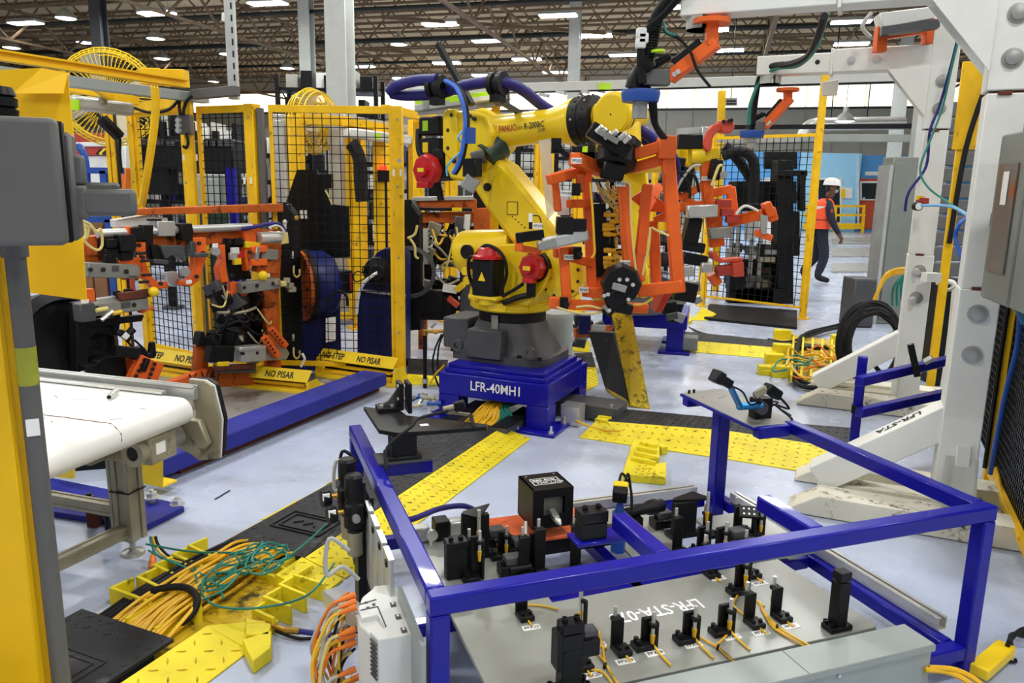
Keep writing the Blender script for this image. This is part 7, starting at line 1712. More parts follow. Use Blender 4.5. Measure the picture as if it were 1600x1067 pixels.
MB().tube([P(1176, 196, 6.05), P(1180, 160, 6.05), P(1187, 122, 6.0), P(1205, 104, 5.9), P(1235, 100, 5.6), P(1262, 88, 5.2), P(1277, 60, 4.8), P(1288, 25, 4.5)], .022, n=8).obj('cable_bundle', 'rubber', d2_)
MB().tube([P(1170, 195, 6.0), P(1172, 165, 6.0), P(1186, 130, 6.0), P(1210, 108, 5.85), P(1245, 103, 5.5), P(1272, 80, 5.0), P(1284, 50, 4.7), P(1292, 22, 4.5)], .014, n=6).obj('cable', 'cable_green', d2_)
MB().lathe(P(1174, 212, 6.1), P(1174, 225, 6.1), [(0, 0), (.07, 0), (.06, .7), (.02, 1), (0, 1)], 14).obj('clear_cup', 'lexan', d2_)
bt = T('sensor_bracket_post', 'small white bracket under the rear gantry arm holding the yellow pole top', 'bracket', P(1297, 140, 5.9)); MB().prism([P(1283, 128, 5.95), P(1311, 124, 5.85), P(1308, 148, 5.85), P(1286, 149, 5.95)], V((.02, .06, 0))).obj('bracket', 'gantry_white', bt, bev=.003)
# fixture above the rear arm, next to the near gantry
r = T('white_module', 'white electrical module with orange legs on top of the rear gantry arm', 'module', P(1420, 30, 5.3))
MB().prism([P(1374, 20, 5.4), P(1456, 10, 5.3), P(1462, 28, 5.3), P(1380, 44, 5.4)], V((.03, .16, 0))).obj('housing', 'white_plastic', r, bev=.006)
MB().bar(P(1376, 50, 5.4), P(1466, 38, 5.3), .10, .05).obj('underside', 'charcoal', r)
for x, y in ((1374, 82), (1450, 70)): MB().bar(P(x, y, 5.5), P(x+3, y-40, 5.5), .07, .07, V((0, 1, 0))).obj('leg', 'tool_orange', r, bev=.004)
MB().bar(P(1374, 56, 5.5), P(1452, 44, 5.5), .06, .06).obj('cross_bar', 'tool_orange', r)
MB().tube([P(1362, 20, 5.4), P(1352, 32, 5.4), P(1348, 44, 5.4), P(1360, 58, 5.4)], .014, n=6).obj('cable', 'wire_grey', r)
# hoses along the rear gantry post
hl = T('hose_run', 'dark blue and green hoses running down the rear gantry post to the gauge', 'hoses', P(1470, 200, 5.2)); hm = T('hose_run', 'blue air hoses looping out beside the near gantry post and right fence', 'hoses', P(1580, 600, 3.6))
MB().tube([P(1499, 50, 5.2), P(1484, 110, 5.25), P(1468, 165, 5.3), P(1453, 205, 5.3), P(1447, 260, 5.3), P(1420, 300, 5.3), P(1414, 330, 5.3)], .010, n=6).obj('hose', 'hose_blue', hl)
MB().tube([P(1498, 60, 5.2), P(1486, 110, 5.22), P(1472, 170, 5.25), P(1455, 215, 5.25), P(1438, 262, 5.25), P(1448, 290, 5.2), P(1475, 312, 5.0), P(1512, 335, 4.2)], .007, n=6).obj('hose', 'cable_green', hl)
MB().tube([P(1440, 321, 5.2), P(1470, 321, 5.0), P(1490, 324, 4.6), P(1513, 337, 3.9)], .009, n=8).obj('hose', 'cable_light', hl)
MB().tube([P(1512, 340, 3.9), P(1498, 352, 3.85), P(1493, 372, 3.85), P(1502, 402, 3.8)], .010, n=8).obj('hose', 'cable_blue', hm)
MB().tube([P(1555, 455, 3.55), P(1575, 468, 3.5), P(1590, 485, 3.5), P(1600, 505, 3.5)], .014, n=8).obj('hose', 'cable_light', hm)
MB().tube([P(1594, 480, 3.5), P(1590, 540, 3.55), P(1572, 610, 3.6), P(1556, 690, 3.65), P(1547, 740, 3.7)], .012, n=8).obj('hose', 'cable_blue', hm)
gg = T('pressure_gauge', 'round white pressure gauge with yellow valve on the rear gantry post', 'gauge', P(1433, 322, 5.3))
p = P(1431, 322, 5.28); MB().lathe(p, p-V((.0, .04, 0)), [(0, 0), (.03, 0), (.03, 1), (.024, 1), (.024, .9), (0, .9)], 20).obj('case', 'black', gg); MB().cyl(p-V((0, .037, 0)), p-V((0, .041, 0)), .024, n=20).obj('dial', 'label_white', gg)
MB().box(P(1441, 316, 5.3), (.07, .05, .06)).obj('valve', 'rack_red', gg, bev=.004); MB().box(P(1438, 309, 5.3), (.04, .04, .025)).obj('knob', 'sign_yellow', gg)
for x, y in ((1424, 417), (1423, 460)):
    p = q2(-.02, -.09, 1.55-(y-305)/1200*5.65); MB().lathe(p, p-F2*.05, [(0, 0), (.03, 0), (.03, .3), (.018, .35), (.018, 1), (0, 1)], 10).obj('stud', 'bright_steel', g2)
# second blue stand with two rails
bs = T('blue_stand', 'gloss blue guard stand with two rails between the fixture and the near gantry', 'stand', G(1326, 748))
o = G(1328, 745)
MB().box(o+Z*.345, (.05, .05, .69), PA).obj('post', 'gloss_blue', bs, bev=.006, seg=2)
for z, x0, y0, x1, y1 in ((.60, 1342, 596, 1490, 561), (.40, 1342, 645, 1490, 612)):
    aa = G(x0, y0, z); bb_ = aa+(F1*.9+F2*.30).normalized()*.75; bb_ = G(x1, y1, z) if (G(x1, y1, z)-aa).length < 1.6 else bb_
    MB().bar(aa, bb_, .05).obj('rail', 'gloss_blue', bs, bev=.006, seg=2)
MB().box(o+Z*.395, (.06, .06, .045), PA).obj('clamp', 'black', bs, bev=.003)
p = G(1427, 571, .63); MB().bar(p-Z*.06+V((.03, 0, 0)), p+Z*.12-V((.03, 0, 0)), .035, .03, F2).obj('latch', 'black', bs, bev=.003); MB().hexb(p+V((.06, 0, .02)), p+V((.09, -.02, .05)), .02).obj('latch_bolt', 'steel', bs)
# cable coil, boxes
cc_ = T('cable_coil', 'large coil of thick black cable leaning on the rear gantry foot', 'cable', G(1365, 590))
rn = random.Random(9); ctr = P(1362, 538, 6.05)
for k in range(7):
    R1 = .205+.012*k; pts = []
    for i in range(19):
        a_ = 2*math.pi*i/18+k; pts.append(ctr+V((R1*math.cos(a_)*.95, .05*math.sin(a_)+.012*(k-3)+rn.uniform(-.01, .01), R1*1.22*math.sin(a_)+rn.uniform(-.006, .006))))
    MB().tube(pts, .018, n=7, sm=2).obj('turn', 'rubber', cc_)
MB().tube([ctr+V((.16, -.05, .12)), ctr+V((.05, -.06, .02)), ctr+V((.02, -.05, -.15)), ctr+V((.1, -.05, -.24))], .018, n=7).obj('turn', 'rubber', cc_)
yc = T('cable_bundle', 'yellow cables arching from the grey cabinet behind the rear gantry', 'cables', P(1390, 450, 7))
for k in range(4): MB().tube([P(1365-k*1.5, 482, 7.2), P(1372, 455, 7.2), P(1384, 430+k*1.5, 7.2), P(1402, 421+k*2, 7.1), P(1422, 420+k*2, 6.4), P(1436, 424, 5.55)], .016, n=6).obj('cable', 'cable_yellow', yc)
for k in range(4): MB().tube([P(1410+k*2, 430, 7.15), P(1396+k*6, 450, 7.15), P(1394+k*8, 478, 7.15)], .012, n=6).obj('cable', 'cable_green', yc)
def cabinet(name, lb, x0, x1, Yf, yb, yt, m='cabinet_grey', dep=.5, yaw=None, cat='cabinet'):
    a = G(x0, yb) if Yf is None else base(P(x0, yb, Yf)); b = base(P(x1, yb, a.y)); H = P((x0+x1)/2, yt, a.y).z
    r = T(name, lb, cat, (a+b)/2); c = (a+b)/2+V((0, dep/2, H/2)); w_ = (b-a).length
    MB().box(c, (w_, dep, H)).obj('body', m, r, bev=.01)
    MB().box(c+V((0, -dep/2-.008, 0)), (w_*.94, .016, H*.94)).obj('door', m, r, bev=.004)
    MB().box(c+V((w_*.36, -dep/2-.02, 0)), (.02, .02, .12)).obj('handle', 'black', r)
    return r
cabinet('control_cabinet', 'tall grey control cabinet between the walking person and the rear gantry', 1369, 1452, 9.3, 500, 245, dep=.28)
MB().box(V((P(1369, 500, 9.3).x-.02, 9.44, .95)), (.04, .29, 1.9)).obj('lit_side_strip', 'alu', bpy.data.objects['control_cabinet'])  # pale strip paints in the light falling on the cabinet's left side
cabinet('junction_cabinet', 'low dark grey box at the foot of the tall grey cabinet', 1332, 1366, 9.0, 484, 436, 'charcoal', .35)
r = cabinet('black_cabinet', 'black cabinet with pale conduit between the two gantry posts', 1453, 1502, 6.2, 640, 440, 'black', .4)
MB().tube([P(1462, 441, 6.1), P(1489, 442, 6.05), P(1490, 470, 6.05), P(1480, 560, 6.1), P(1472, 610, 6.1)], .02, n=8).obj('conduit', 'white_plastic', r)
MB().box(P(1455, 433, 5.3), (.10, .08, .06)).obj('clip', 'gantry_white', r)
MB().tube([P(1472, 449, 6.0), P(1482, 453, 5.95), P(1490, 448, 5.95)], .014, n=8).obj('handle', 'steel', r)
# right fence line
fr0 = G(1546, 756); R0 = fr0+F2*0.0
rf = T('mesh_fence', 'yellow framed black mesh fence along the right edge of the picture', 'fence', fr0-F2*.6)
MB().box(fr0+Z*1.05, (.07, .07, 2.1), PA).obj('post', 'fence_yellow', rf, bev=.003)
MB().bar(fr0+Z*.09, fr0-F2*1.5+Z*.09, .05, .05).obj('bottom_rail', 'fence_yellow', rf)
MB().bar(fr0+Z*2.08, fr0-F2*1.5+Z*2.08, .05, .05).obj('top_rail', 'fence_yellow', rf)
mesh_panel(rf, fr0-F2*.05, fr0-F2*1.5, .12, 2.06, .04, .003)
r = T('dark_machine', 'dark machine housing behind the right mesh fence', 'machine', fr0+F1*.9)
MB().box(fr0+F1*.95-F2*.2+Z*.85, (1.2, 2.2, 1.7), PA).obj('housing', 'shield_black', r, bev=.02); MB().box(fr0+F1*.34-F2*.3+Z*.6, (.03, .5, .5), PA).obj('hatch', 'charcoal', r, bev=.01)
mesh_panel(rf, fr0+F2*.04, fr0+F2*.85, .12, 1.2, .04, .003)
h = MB().tube([fr0+F1*.05-F2*.02+Z*.12, fr0-F2*.15+Z*.13, fr0-F2*.5-F1*.02+Z*.1, fr0-F2*1.0-F1*.02+Z*.1], .014, n=8).obj('yellow_cable', 'cable_yellow'); tag(h, 'yellow cable running along the foot of the right fence', 'cable')
MB().tube([fr0-F1*.04-F2*.04+Z*.1, fr0-F1*.04-F2*.04+Z*.9, fr0-F1*.03-F2*.06+Z*1.4], .012, n=6).obj('cable', 'black', rf)
yp2 = T('fence_post', 'tall yellow fence post with wide top plate between the two gantries', 'post', base(P(1490, 300, 5.9)))
o = base(P(1492, 300, 5.9)); MB().box(o+Z*1.25, (.06, .06, 2.5), PA).obj('post', 'fence_yellow', yp2, bev=.003)
MB().box(o+Z*2.2-F2*.04+F1*.02, (.16, .02, .62), PA).obj('plate', 'fence_yellow', yp2, bev=.003)
MB().tube([o+Z*2.4+F1*.12-F2*.06, o+Z*1.9+F1*.03-F2*.06, o+Z*1.2+F1*.0-F2*.06], .02, n=6).obj('cable', 'rubber', yp2)
sd_ = T('shutter_wall', 'grey ribbed shutter panel behind the yellow post at the right', 'shutter', base(P(1515, 300, 7.4)))
for i in range(14): MB().box(V((P(1540, 300, 7.4).x, 7.5, .4+i*.15)), (.9, .05, .135)).obj('slat', 'box_grey', sd_, bev=.01)
cb2 = T('electrical_cabinet', 'grey wall panel with a scratched rusty window at the right edge', 'panel', P(1550, 440, 3.25))
CD_ = V((-.26, -.965, 0)).normalized(); CN = V((-.965, .26, 0)).normalized(); a = base(P(1549, 330, 3.27)); b = a+CD_*.33; z0, z1 = 1.13, 1.80
MB().prism([a+Z*z0, b+Z*z0, b+Z*z1, a+Z*z1], -CN*.28).obj('body', 'cabinet_grey', cb2, bev=.008)
c_ = a+CD_*.05+CN*.002; e_ = a+CD_*.26+CN*.002
MB().prism([c_+Z*(z0+.12), e_+Z*(z0+.12), e_+Z*(z1-.12), c_+Z*(z1-.12)], CN*.006).obj('window', 'rusty_window', cb2)
MB().prism([c_+CD_*.08+CN*.008+Z*1.52, c_+CD_*.14+CN*.008+Z*1.52, c_+CD_*.14+CN*.008+Z*1.65, c_+CD_*.08+CN*.008+Z*1.65], CN*.003).obj('sticker', 'label_white', cb2)
MB().prism([b+CD_*.02+Z*z0, b+CD_*.45+Z*z0, b+CD_*.45+Z*z1, b+CD_*.02+Z*z1], -CN*.28).obj('second_door', 'cabinet_grey', cb2, bev=.008)
MB().bar(a-CN*.08+CD_*.02+Z*1.45, V((2.15, 3.48, 1.45)), .06).obj('stand', 'black', cb2)
# yellow box connector and cables at the bottom right
yb_ = T('cable_box', 'yellow inline connector box with black cables at the bottom right corner', 'connector box', G(1560, 1035))
a = G(1528, 1050, .04); b = G(1572, 1012, .04); MB().bar(a, b, .06, .04).obj('box', 'sign_yellow', yb_, bev=.006, seg=2)
for k in range(3): MB().tube([b-Z*.01+V((.01*k, 0, 0)), G(1580, 998-k*3, .06+.03*(k == 0)), G(1600, 982+k*6, .05), G(1625, 985+k*8, .03)], .008, n=6).obj('cable', 'rubber', yb_)
MB().tube([G(1452, 1043, .12), G(1490, 1046, .12), G(1518, 1058, .1), G(1540, 1075, .08)], .009, n=8).tube([G(1445, 1046, .12), G(1480, 1050, .11), G(1510, 1064, .1), G(1525, 1080, .08)], .009, n=8).obj('yellow_cable', 'cable_yellow', yb_)
MB().tube([G(1569, 1027, .01), G(1578, 1033, .01), G(1587, 1034, .01), G(1586, 1029, .02)], .005, n=6).obj('cable_tie', 'rubber', yb_)

# ---------------------------------------------------------------- person walking
pe = T('person', 'person in orange safety vest and white hard hat walking past the far fence', 'person', G(1289, 441))
PO = G(1276, 441); PU = V((.97, -.25, 0)).normalized(); PV = V((.25, .97, 0)).normalized()
def H_(x, y, z): return PO + PU*x + PV*y + Z*z
J = {'pel': (-.03, 0, .90, .15, .13), 'wai': (-.03, 0, 1.08, .145, .125), 'che': (.0, 0, 1.28, .16, .14), 'nek': (.055, 0, 1.47, .07, .07), 'hd0': (.10, 0, 1.58, .085, .075), 'hd1': (.115, 0, 1.68, .10, .085), 'hd2': (.10, 0, 1.76, .07, .065),
     'shr': (.05, -.19, 1.37, .085, .08), 'elr': (.13, -.24, 1.08, .066, .066), 'wrr': (.26, -.22, .86, .036, .04), 'har': (.30, -.22, .80, .035, .022),
     'shl': (.0, .19, 1.37, .075, .075), 'ell': (-.06, .24, 1.08, .055, .055), 'wrl': (.04, .23, .86, .036, .04), 'hal': (.06, .23, .80, .035, .022),
     'hpr': (.0, -.09, .82, .115, .10), 'knr': (.08, -.10, .47, .092, .088), 'anr': (-.02, -.10, .10, .075, .07), 'tor': (.20, -.10, .045, .045, .035),
     'hpl': (-.06, .09, .82, .115, .10), 'knl': (-.02, .10, .46, .092, .088), 'anl': (-.25, .10, .19, .075, .07), 'tol': (-.17, .10, .05, .045, .04)}
ED = [('pel', 'wai'), ('wai', 'che'), ('che', 'nek'), ('nek', 'hd0'), ('hd0', 'hd1'), ('hd1', 'hd2'), ('che', 'shr'), ('shr', 'elr'), ('elr', 'wrr'), ('wrr', 'har'), ('che', 'shl'), ('shl', 'ell'), ('ell', 'wrl'), ('wrl', 'hal'),
      ('pel', 'hpr'), ('hpr', 'knr'), ('knr', 'anr'), ('anr', 'tor'), ('pel', 'hpl'), ('hpl', 'knl'), ('knl', 'anl'), ('anl', 'tol')]
for s, hn, sg in (('r', (.30, -.22, .80), -1), ('l', (.06, .23, .80), 1)):       # four fingers and a thumb
    for k in range(4):
        J['f%s%d' % (s, k)] = (hn[0]+.018-.012*k+.012, hn[1]+sg*.0-.014*(k-1.5)*0, hn[2]-.045-.006*(k in (1, 2)), .010, .010); J['g%s%d' % (s, k)] = (hn[0]+.012-.016*k, hn[1]-sg*.012, hn[2]-.085-.01*(k in (1, 2)), .008, .008)
        ED += [('ha'+s, 'f%s%d' % (s, k)), ('f%s%d' % (s, k), 'g%s%d' % (s, k))]
    J['t'+s] = (hn[0]+.045, hn[1]-sg*.02, hn[2]-.02, .010, .010); ED.append(('wr'+s, 't'+s))
ks = list(J); me = bpy.data.meshes.new('person_body'); me.from_pydata([J[k][:3] for k in ks], [(ks.index(a), ks.index(b)) for a, b in ED], [])
bo = bpy.data.objects.new('body', me); COL.objects.link(bo)
sk = bo.modifiers.new('skin', 'SKIN'); sk.use_smooth_shade = True; sb_ = bo.modifiers.new('sub', 'SUBSURF'); sb_.levels = sb_.render_levels = 1
for i, k in enumerate(ks): me.skin_vertices[0].data[i].radius = J[k][3:5]; me.skin_vertices[0].data[i].use_root = (k == 'pel')
ev = bo.evaluated_get(bpy.context.evaluated_depsgraph_get()); m2_ = bpy.data.meshes.new_from_object(ev); bpy.data.objects.remove(bo)
mb = MB(); mb.add([H_(*v.co) for v in m2_.vertices], [tuple(p.vertices) for p in m2_.polygons])
body = mb.obj('body', 'navy_cloth', pe); body.data.materials.append(MATS['skin']); body.data.materials.append(MATS['rubber'])
for p, q_ in zip(body.data.polygons, m2_.polygons):
    c = q_.center
    p.material_index = 1 if (c.z > 1.50 or min((c-V((.30, -.22, .77))).length, (c-V((.06, .23, .77))).length) < .115) else (2 if (c.z < .12 or (c.x < -.15 and c.z < .22)) else 0)
def ell(c, r, sz, name, m, par=pe, n=16):
    mb = MB(); mb.sph((0, 0, 0), r, n, sz); mb.v = [H_(c[0]+v.x, c[1]+v.y, c[2]+v.z) for v in mb.v]; return mb.obj(name, m, par)
hat = MB(); hat.lathe((0, 0, 0), (0, 0, 1), [(.135, 0), (.140, .006), (.132, .02), (.125, .06), (.10, .105), (.05, .13), (0, .135)], 24); hat.v = [H_(.10+v.x*1.08, v.y*.9, 1.70+v.z-v.x*.06) for v in hat.v]; ht_ = hat.obj('hard_hat', 'white_plastic', pe)
hb_ = MB(); hb_.prism([(.10, -.09, 1.70), (.20, -.09, 1.695), (.275, -.04, 1.685), (.275, .04, 1.685), (.20, .09, 1.695), (.10, .09, 1.70)], (0, 0, .012)); hb_.v = [H_(v.x, v.y, v.z) for v in hb_.v]; hb_.obj('brim', 'white_plastic', ht_)
ell((.212, 0, 1.635), .02, (1, .8, 1.3), 'nose', 'skin'); ell((.17, -.045, 1.60), .04, (.9, .9, .8), 'face_mask', 'trunk_grey'); ell((.185, .02, 1.60), .04, (.6, .9, .8), 'face_mask', 'white_plastic')
for y in (-.035, .035): ell((.200, y, 1.665), .012, (.7, 1, .8), 'eye', 'ink', n=8)
ell((.085, -.095, 1.645), .03, (.7, .35, 1.1), 'ear', 'skin', n=10); ell((.085, .095, 1.645), .03, (.7, .35, 1.1), 'ear', 'skin', n=10); ell((.06, 0, 1.64), .075, (.8, 1, .9), 'hair', 'ink')
vs = [((-.03, 0, .95), .185, .21), ((-.04, 0, 1.12), .185, .205), ((-.03, 0, 1.28), .195, .218), ((.0, 0, 1.40), .165, .20), ((.03, 0, 1.475), .08, .10)]
vst = MB(); rings = []
for c, rx, ry in vs: rings.append([H_(c[0]+rx*math.cos(t*math.pi/12), c[1]+ry*math.sin(t*math.pi/12), c[2]) for t in range(24)])
loft(vst, rings); vt = vst.obj('vest', 'vest_orange', pe)
bnd = MB(); loft(bnd, [[H_(-.03+.197*math.cos(t*math.pi/12), .212*math.sin(t*math.pi/12), z) for t in range(24)] for z in (1.29, 1.34)]); bnd.obj('reflective_band', 'reflective', vt)
bnd = MB(); loft(bnd, [[H_(-.04+.188*math.cos(t*math.pi/12), .207*math.sin(t*math.pi/12), z) for t in range(24)] for z in (1.10, 1.112)]); bnd.obj('belt_strap', 'ink', vt)
MB().box(H_(-.17, -.10, .88), (.06, .07, .22)).obj('pouch', 'navy_cloth', pe, bev=.01)
MB().box(H_(.10, -.285, 1.27), (.04, .006, .07)).obj('flag_patch', 'rack_red', pe)
# ---------------------------------------------------------------- office block and far right
ofY = 33.0
def OP(x, y, Y=ofY): return P(x, y, Y)
of = T('office_block', 'light blue office block at the far right with an orange red door', 'building', base(OP(1290, 340)))
zt = OP(1300, 239).z
def wallp(name, x0, x1, Y, m, th=.2, z1=zt, z0=0):
    a = base(OP(x0, 300, Y)); b = base(OP(x1, 300, Y)); return MB().prism([a+Z*z0, b+Z*z0, b+Z*z1, a+Z*z1], V((0, th, 0))).obj(name, m, of)
wallp('front_wall', 1095, 1341, ofY, 'office_blue', 1.2); wallp('recessed_wall', 1341, 1560, ofY+.35, 'office_dark_blue', .9, zt-.05)
wallp('lower_panel', 1127, 1245, ofY-.06, 'office_dark_blue', .05)
MB().prism([OP(1339, 240), OP(1342, 240), OP(1342, 352), OP(1339, 352)], V((0, -.04, 0))).obj('corner_trim', 'pale_glass', of)
def quadp(par, name, x0, y0, x1, y1, Y, m, th=.04): return MB().prism([OP(x0, y0, Y), OP(x1, y0, Y), OP(x1, y1, Y), OP(x0, y1, Y)], V((0, th, 0))).obj(name, m, par)
fr_ = quadp(of, 'window_frame', 1276, 278, 1315, 350, ofY-.06, 'label_white'); quadp(fr_, 'window_pane', 1279, 281, 1312, 347, ofY-.08, 'dark_glass', .02)
quadp(of, 'notice_board', 1313, 293, 1332, 310, ofY-.05, 'label_white'); quadp(of, 'yellow_notice', 1314, 295, 1321, 309, ofY-.07, 'sign_yellow', .02)
dr = quadp(of, 'door', 1342, 279, 1378, 358, ofY+.28, 'door_red', .05); quadp(dr, 'door_frame', 1340.5, 277, 1343, 358, ofY+.24, 'rack_red'); quadp(dr, 'window_frame', 1344, 283, 1373, 313, ofY+.22, 'label_white'); quadp(dr, 'door_pane', 1347, 286, 1370, 311, ofY+.20, 'dark_glass', .02)
quadp(dr, 'kick_label', 1348, 308.5, 1352, 310.5, ofY+.19, 'label_white', .01); quadp(of, 'door_sign', 1352, 268, 1372, 274, ofY+.30, 'label_white')
rl = T('guard_rail', 'yellow guard rail in front of the orange red door', 'rail', base(OP(1335, 355, 32.2)))
for x in (1262, 1306, 1350): MB().bar(base(OP(x, 340, 32.2)), OP(x, 321, 32.2), .09).obj('post', 'fence_yellow', rl)
for y in (322, 336): MB().bar(OP(1255, y, 32.2), OP(1352, y, 32.2), .07, .09).obj('rail', 'fence_yellow', rl)
MB().prism([OP(1255, 349, 32.2), OP(1350, 349, 32.2), OP(1350, 358, 32.2), OP(1255, 358, 32.2)], V((0, .04, 0))).obj('toe_board', 'fence_yellow', rl)
for k, (y0, y1, lb) in enumerate(((371, 380, 'far'), (388, 400, 'middle'), (411, 424, 'near'))):
    a, b, c, d = G(1300, y1, .03), G(1366, y1, .03), G(1366, y0, .03), G(1302, y0, .03); r = T('floor_grating', lb+' shiny floor grating strip behind the walking person', 'grating', base((a+c)/2))
    MB().prism([p-Z*.025 for p in (a, b, c, d)], Z*.025).obj('plate', 'ramp_silver', r); mb = MB()
    for i in range(26): mb.bar(a+(b-a)*(i/25)+Z*.006, d+(c-d)*(i/25)+Z*.006, .02, .012)
    mb.obj('grating_bars', 'steel', r, kind='stuff')
# far right wall clutter: duct, pipes, conduit
dc = T('air_duct', 'silver round air duct along the far white wall at the right', 'duct', base(P(1340, 196, 27)))
MB().tube([P(1256, 220, 27), P(1258, 204, 27), P(1272, 195, 27), P(1300, 194, 27), P(1412, 192, 27)], .22, n=12).obj('duct', 'bright_steel', dc)
for x in (1298, 1354): MB().cyl(P(x, 190, 27), V((P(x, 190, 27).x, 27, CEIL)), .02, n=6).obj('hanger', 'black', dc)
h = MB().bar(P(1130, 199, 13), P(1445, 197, 12), .07, .07).obj('overhead_pipe', 'black'); tag(h, 'thin black overhead pipe in front of the far wall, at the right', 'pipe')
pb_ = T('overhead_track', 'pale green overhead track crossing behind the rear gantry post', 'track', base(P(1350, 217, 11.5)))
MB().bar(P(1252, 216, 11.8), P(1450, 216, 11), .10, .10).obj('track', 'trunk_grey', pb_, bev=.005); MB().bar(P(1100, 219, 11.9), P(1252, 217, 11.8), .08, .08).obj('track', 'wire_grey', pb_)
MB().bar(P(1445, 216, 11.02), base(P(1445, 216, 11.02)), .1).obj('post', 'trunk_grey', pb_)
bw = T('overhead_busway', 'long pale overhead busway with a yellow green sticker, above the robot wrist', 'busway', base(P(960, 130, 12)))
MB().bar(P(640, 143, 12.6), P(1450, 119, 11.0), .16, .13).obj('rail', 'column_white', bw, bev=.006); MB().bar(P(640, 148, 12.55), P(1450, 126, 10.95), .05, .05).obj('lower_rail', 'black_steel', bw)
MB().box(P(945, 135, 11.85), (.19, .02, .09)).obj('sticker', 'hi_green', bw)
for x, y in ((843, 147), (870, 143), (905, 141), (930, 140), (990, 139)): MB().bar(P(x, y, 12), P(x+14, y+3, 11.9), .06, .05).obj('clip', 'alu', bw)
for x in (655, 1445): MB().bar(base(P(x, 140, 12.5 if x < 700 else 11)), P(x, 140 if x < 700 else 120, 12.5 if x < 700 else 11), .14).obj('post', 'column_white', bw)
sg = T('hanging_sign', 'small white hanging sign with two lines of text at the far windows', 'sign', base(P(1142, 159, 24))); MB().prism([P(1133, 153, 24), P(1152, 153, 24), P(1152, 165, 24), P(1133, 165, 24)], V((0, .03, 0))).obj('board', 'wire_grey', sg)
for y in (156.5, 161): MB().prism([P(1135, y, 23.97), P(1150, y, 23.97), P(1150, y+2.4, 23.97), P(1135, y+2.4, 23.97)], V((0, .01, 0))).obj('printed_line', 'ink', sg)
MB().cyl(P(1142, 153, 24), V((P(1142, 153, 24).x, 24, CEIL)), .015, n=5).obj('hanger', 'black', sg)
# far fence behind the second tooling
FFa, FFb = base(G(1097, 478)), base(G(1254, 498)); ffd = (FFb-FFa)
ff = fence_panel('mesh_fence', 'far yellow mesh fence panel left of the walking person', FFa, FFb, .14, 2.25, (1, 1), .065, .028, pitch=.085, H=2.3, rw=.004)
MB().bar(FFb, V((FFb.x, FFb.y, 3.05)), .07).obj('tall_post', 'fence_yellow', ff)
t_ = FFa+ffd*.30+V((0, .15, 0)); MB().bar(base(P(1128, 300, 12.3)), P(1128, 142, 12.3), .10).obj('rear_post', 'fence_yellow', ff)
fence_panel('mesh_fence', 'far yellow mesh fence panel behind the orange gripper frame', FFa-ffd*.62, FFa-ffd*.02, .14, 2.25, (1, 0), .065, .028, pitch=.085, H=2.3, rw=.004)
# dark equipment behind that fence
eq = T('press_machine', 'tall black machine with dark monitor behind the far fence', 'machine', base(P(1200, 470, 11.0)))
for x0, y0, x1, y1, Y, d in ((1215, 250, 1240, 482, 10.9, .3), (1150, 283, 1245, 318, 11.2, .4), (1140, 318, 1230, 330, 11.1, .5), (1196, 237, 1246, 264, 11.3, .1), (1216, 266, 1262, 275, 10.8, .15), (1250, 268, 1259, 330, 10.8, .12), (1150, 405, 1215, 418, 11.2, .5), (1230, 330, 1250, 400, 11.4, .4)):
    MB().prism([P(x0, y0, Y), P(x1, y0, Y), P(x1, y1, Y), P(x0, y1, Y)], V((0, d, 0))).obj('frame', 'black' if d < .45 else 'shield_black', eq, bev=.008)
for x in (1146, 1156, 1178, 1192): MB().bar(base(P(x, 350, 11)), P(x, 330, 11), .05).obj('rod', 'steel', eq)
MB().prism([P(1165, 330, 10.9), P(1186, 330, 10.9), P(1186, 372, 10.9), P(1165, 375, 10.9)], V((0, .06, 0))).obj('back_plate', 'alu', eq)
MB().tube([P(1130, 244, 10.7), P(1150, 237, 10.7), P(1168, 240, 10.7), P(1178, 255, 10.7), P(1179, 285, 10.7), P(1176, 318, 10.7)], .07, n=10).obj('hose', 'rubber', eq)
MB().tube([P(1132, 228, 10.9), P(1152, 248, 10.9), P(1172, 278, 10.9), P(1178, 300, 10.9)], .07, n=10).obj('hose', 'rubber', eq)
for i in range(9): MB().box(P(1145+i*8.5, 462, 10.95), (.16, .16, .22)).obj('foot_block', 'black', eq)
rn = random.Random(77)
for i in range(22): MB().box(P(1140+rn.uniform(0, 70), 385+rn.uniform(0, 60), 10.9+rn.uniform(0, .5)), (rn.uniform(.05, .25), .2, rn.uniform(.05, .2))).obj('fitting', ('alu_worn', 'black', 'charcoal', 'steel', 'black_steel')[i % 5], eq)
MB().box(P(1190, 435, 11.6), (.7, .4, .55)).obj('crate', 'wood', eq)
MB().prism([G(1100, 500), G(1245, 515), G(1245, 488), G(1108, 478)], Z*.03).obj('base_sheet', 'rubber', eq)
cabinet('low_cabinet', 'pale office equipment cabinet behind the black machine', 1196, 1216, 17, 360, 278, 'white_plastic', .5)

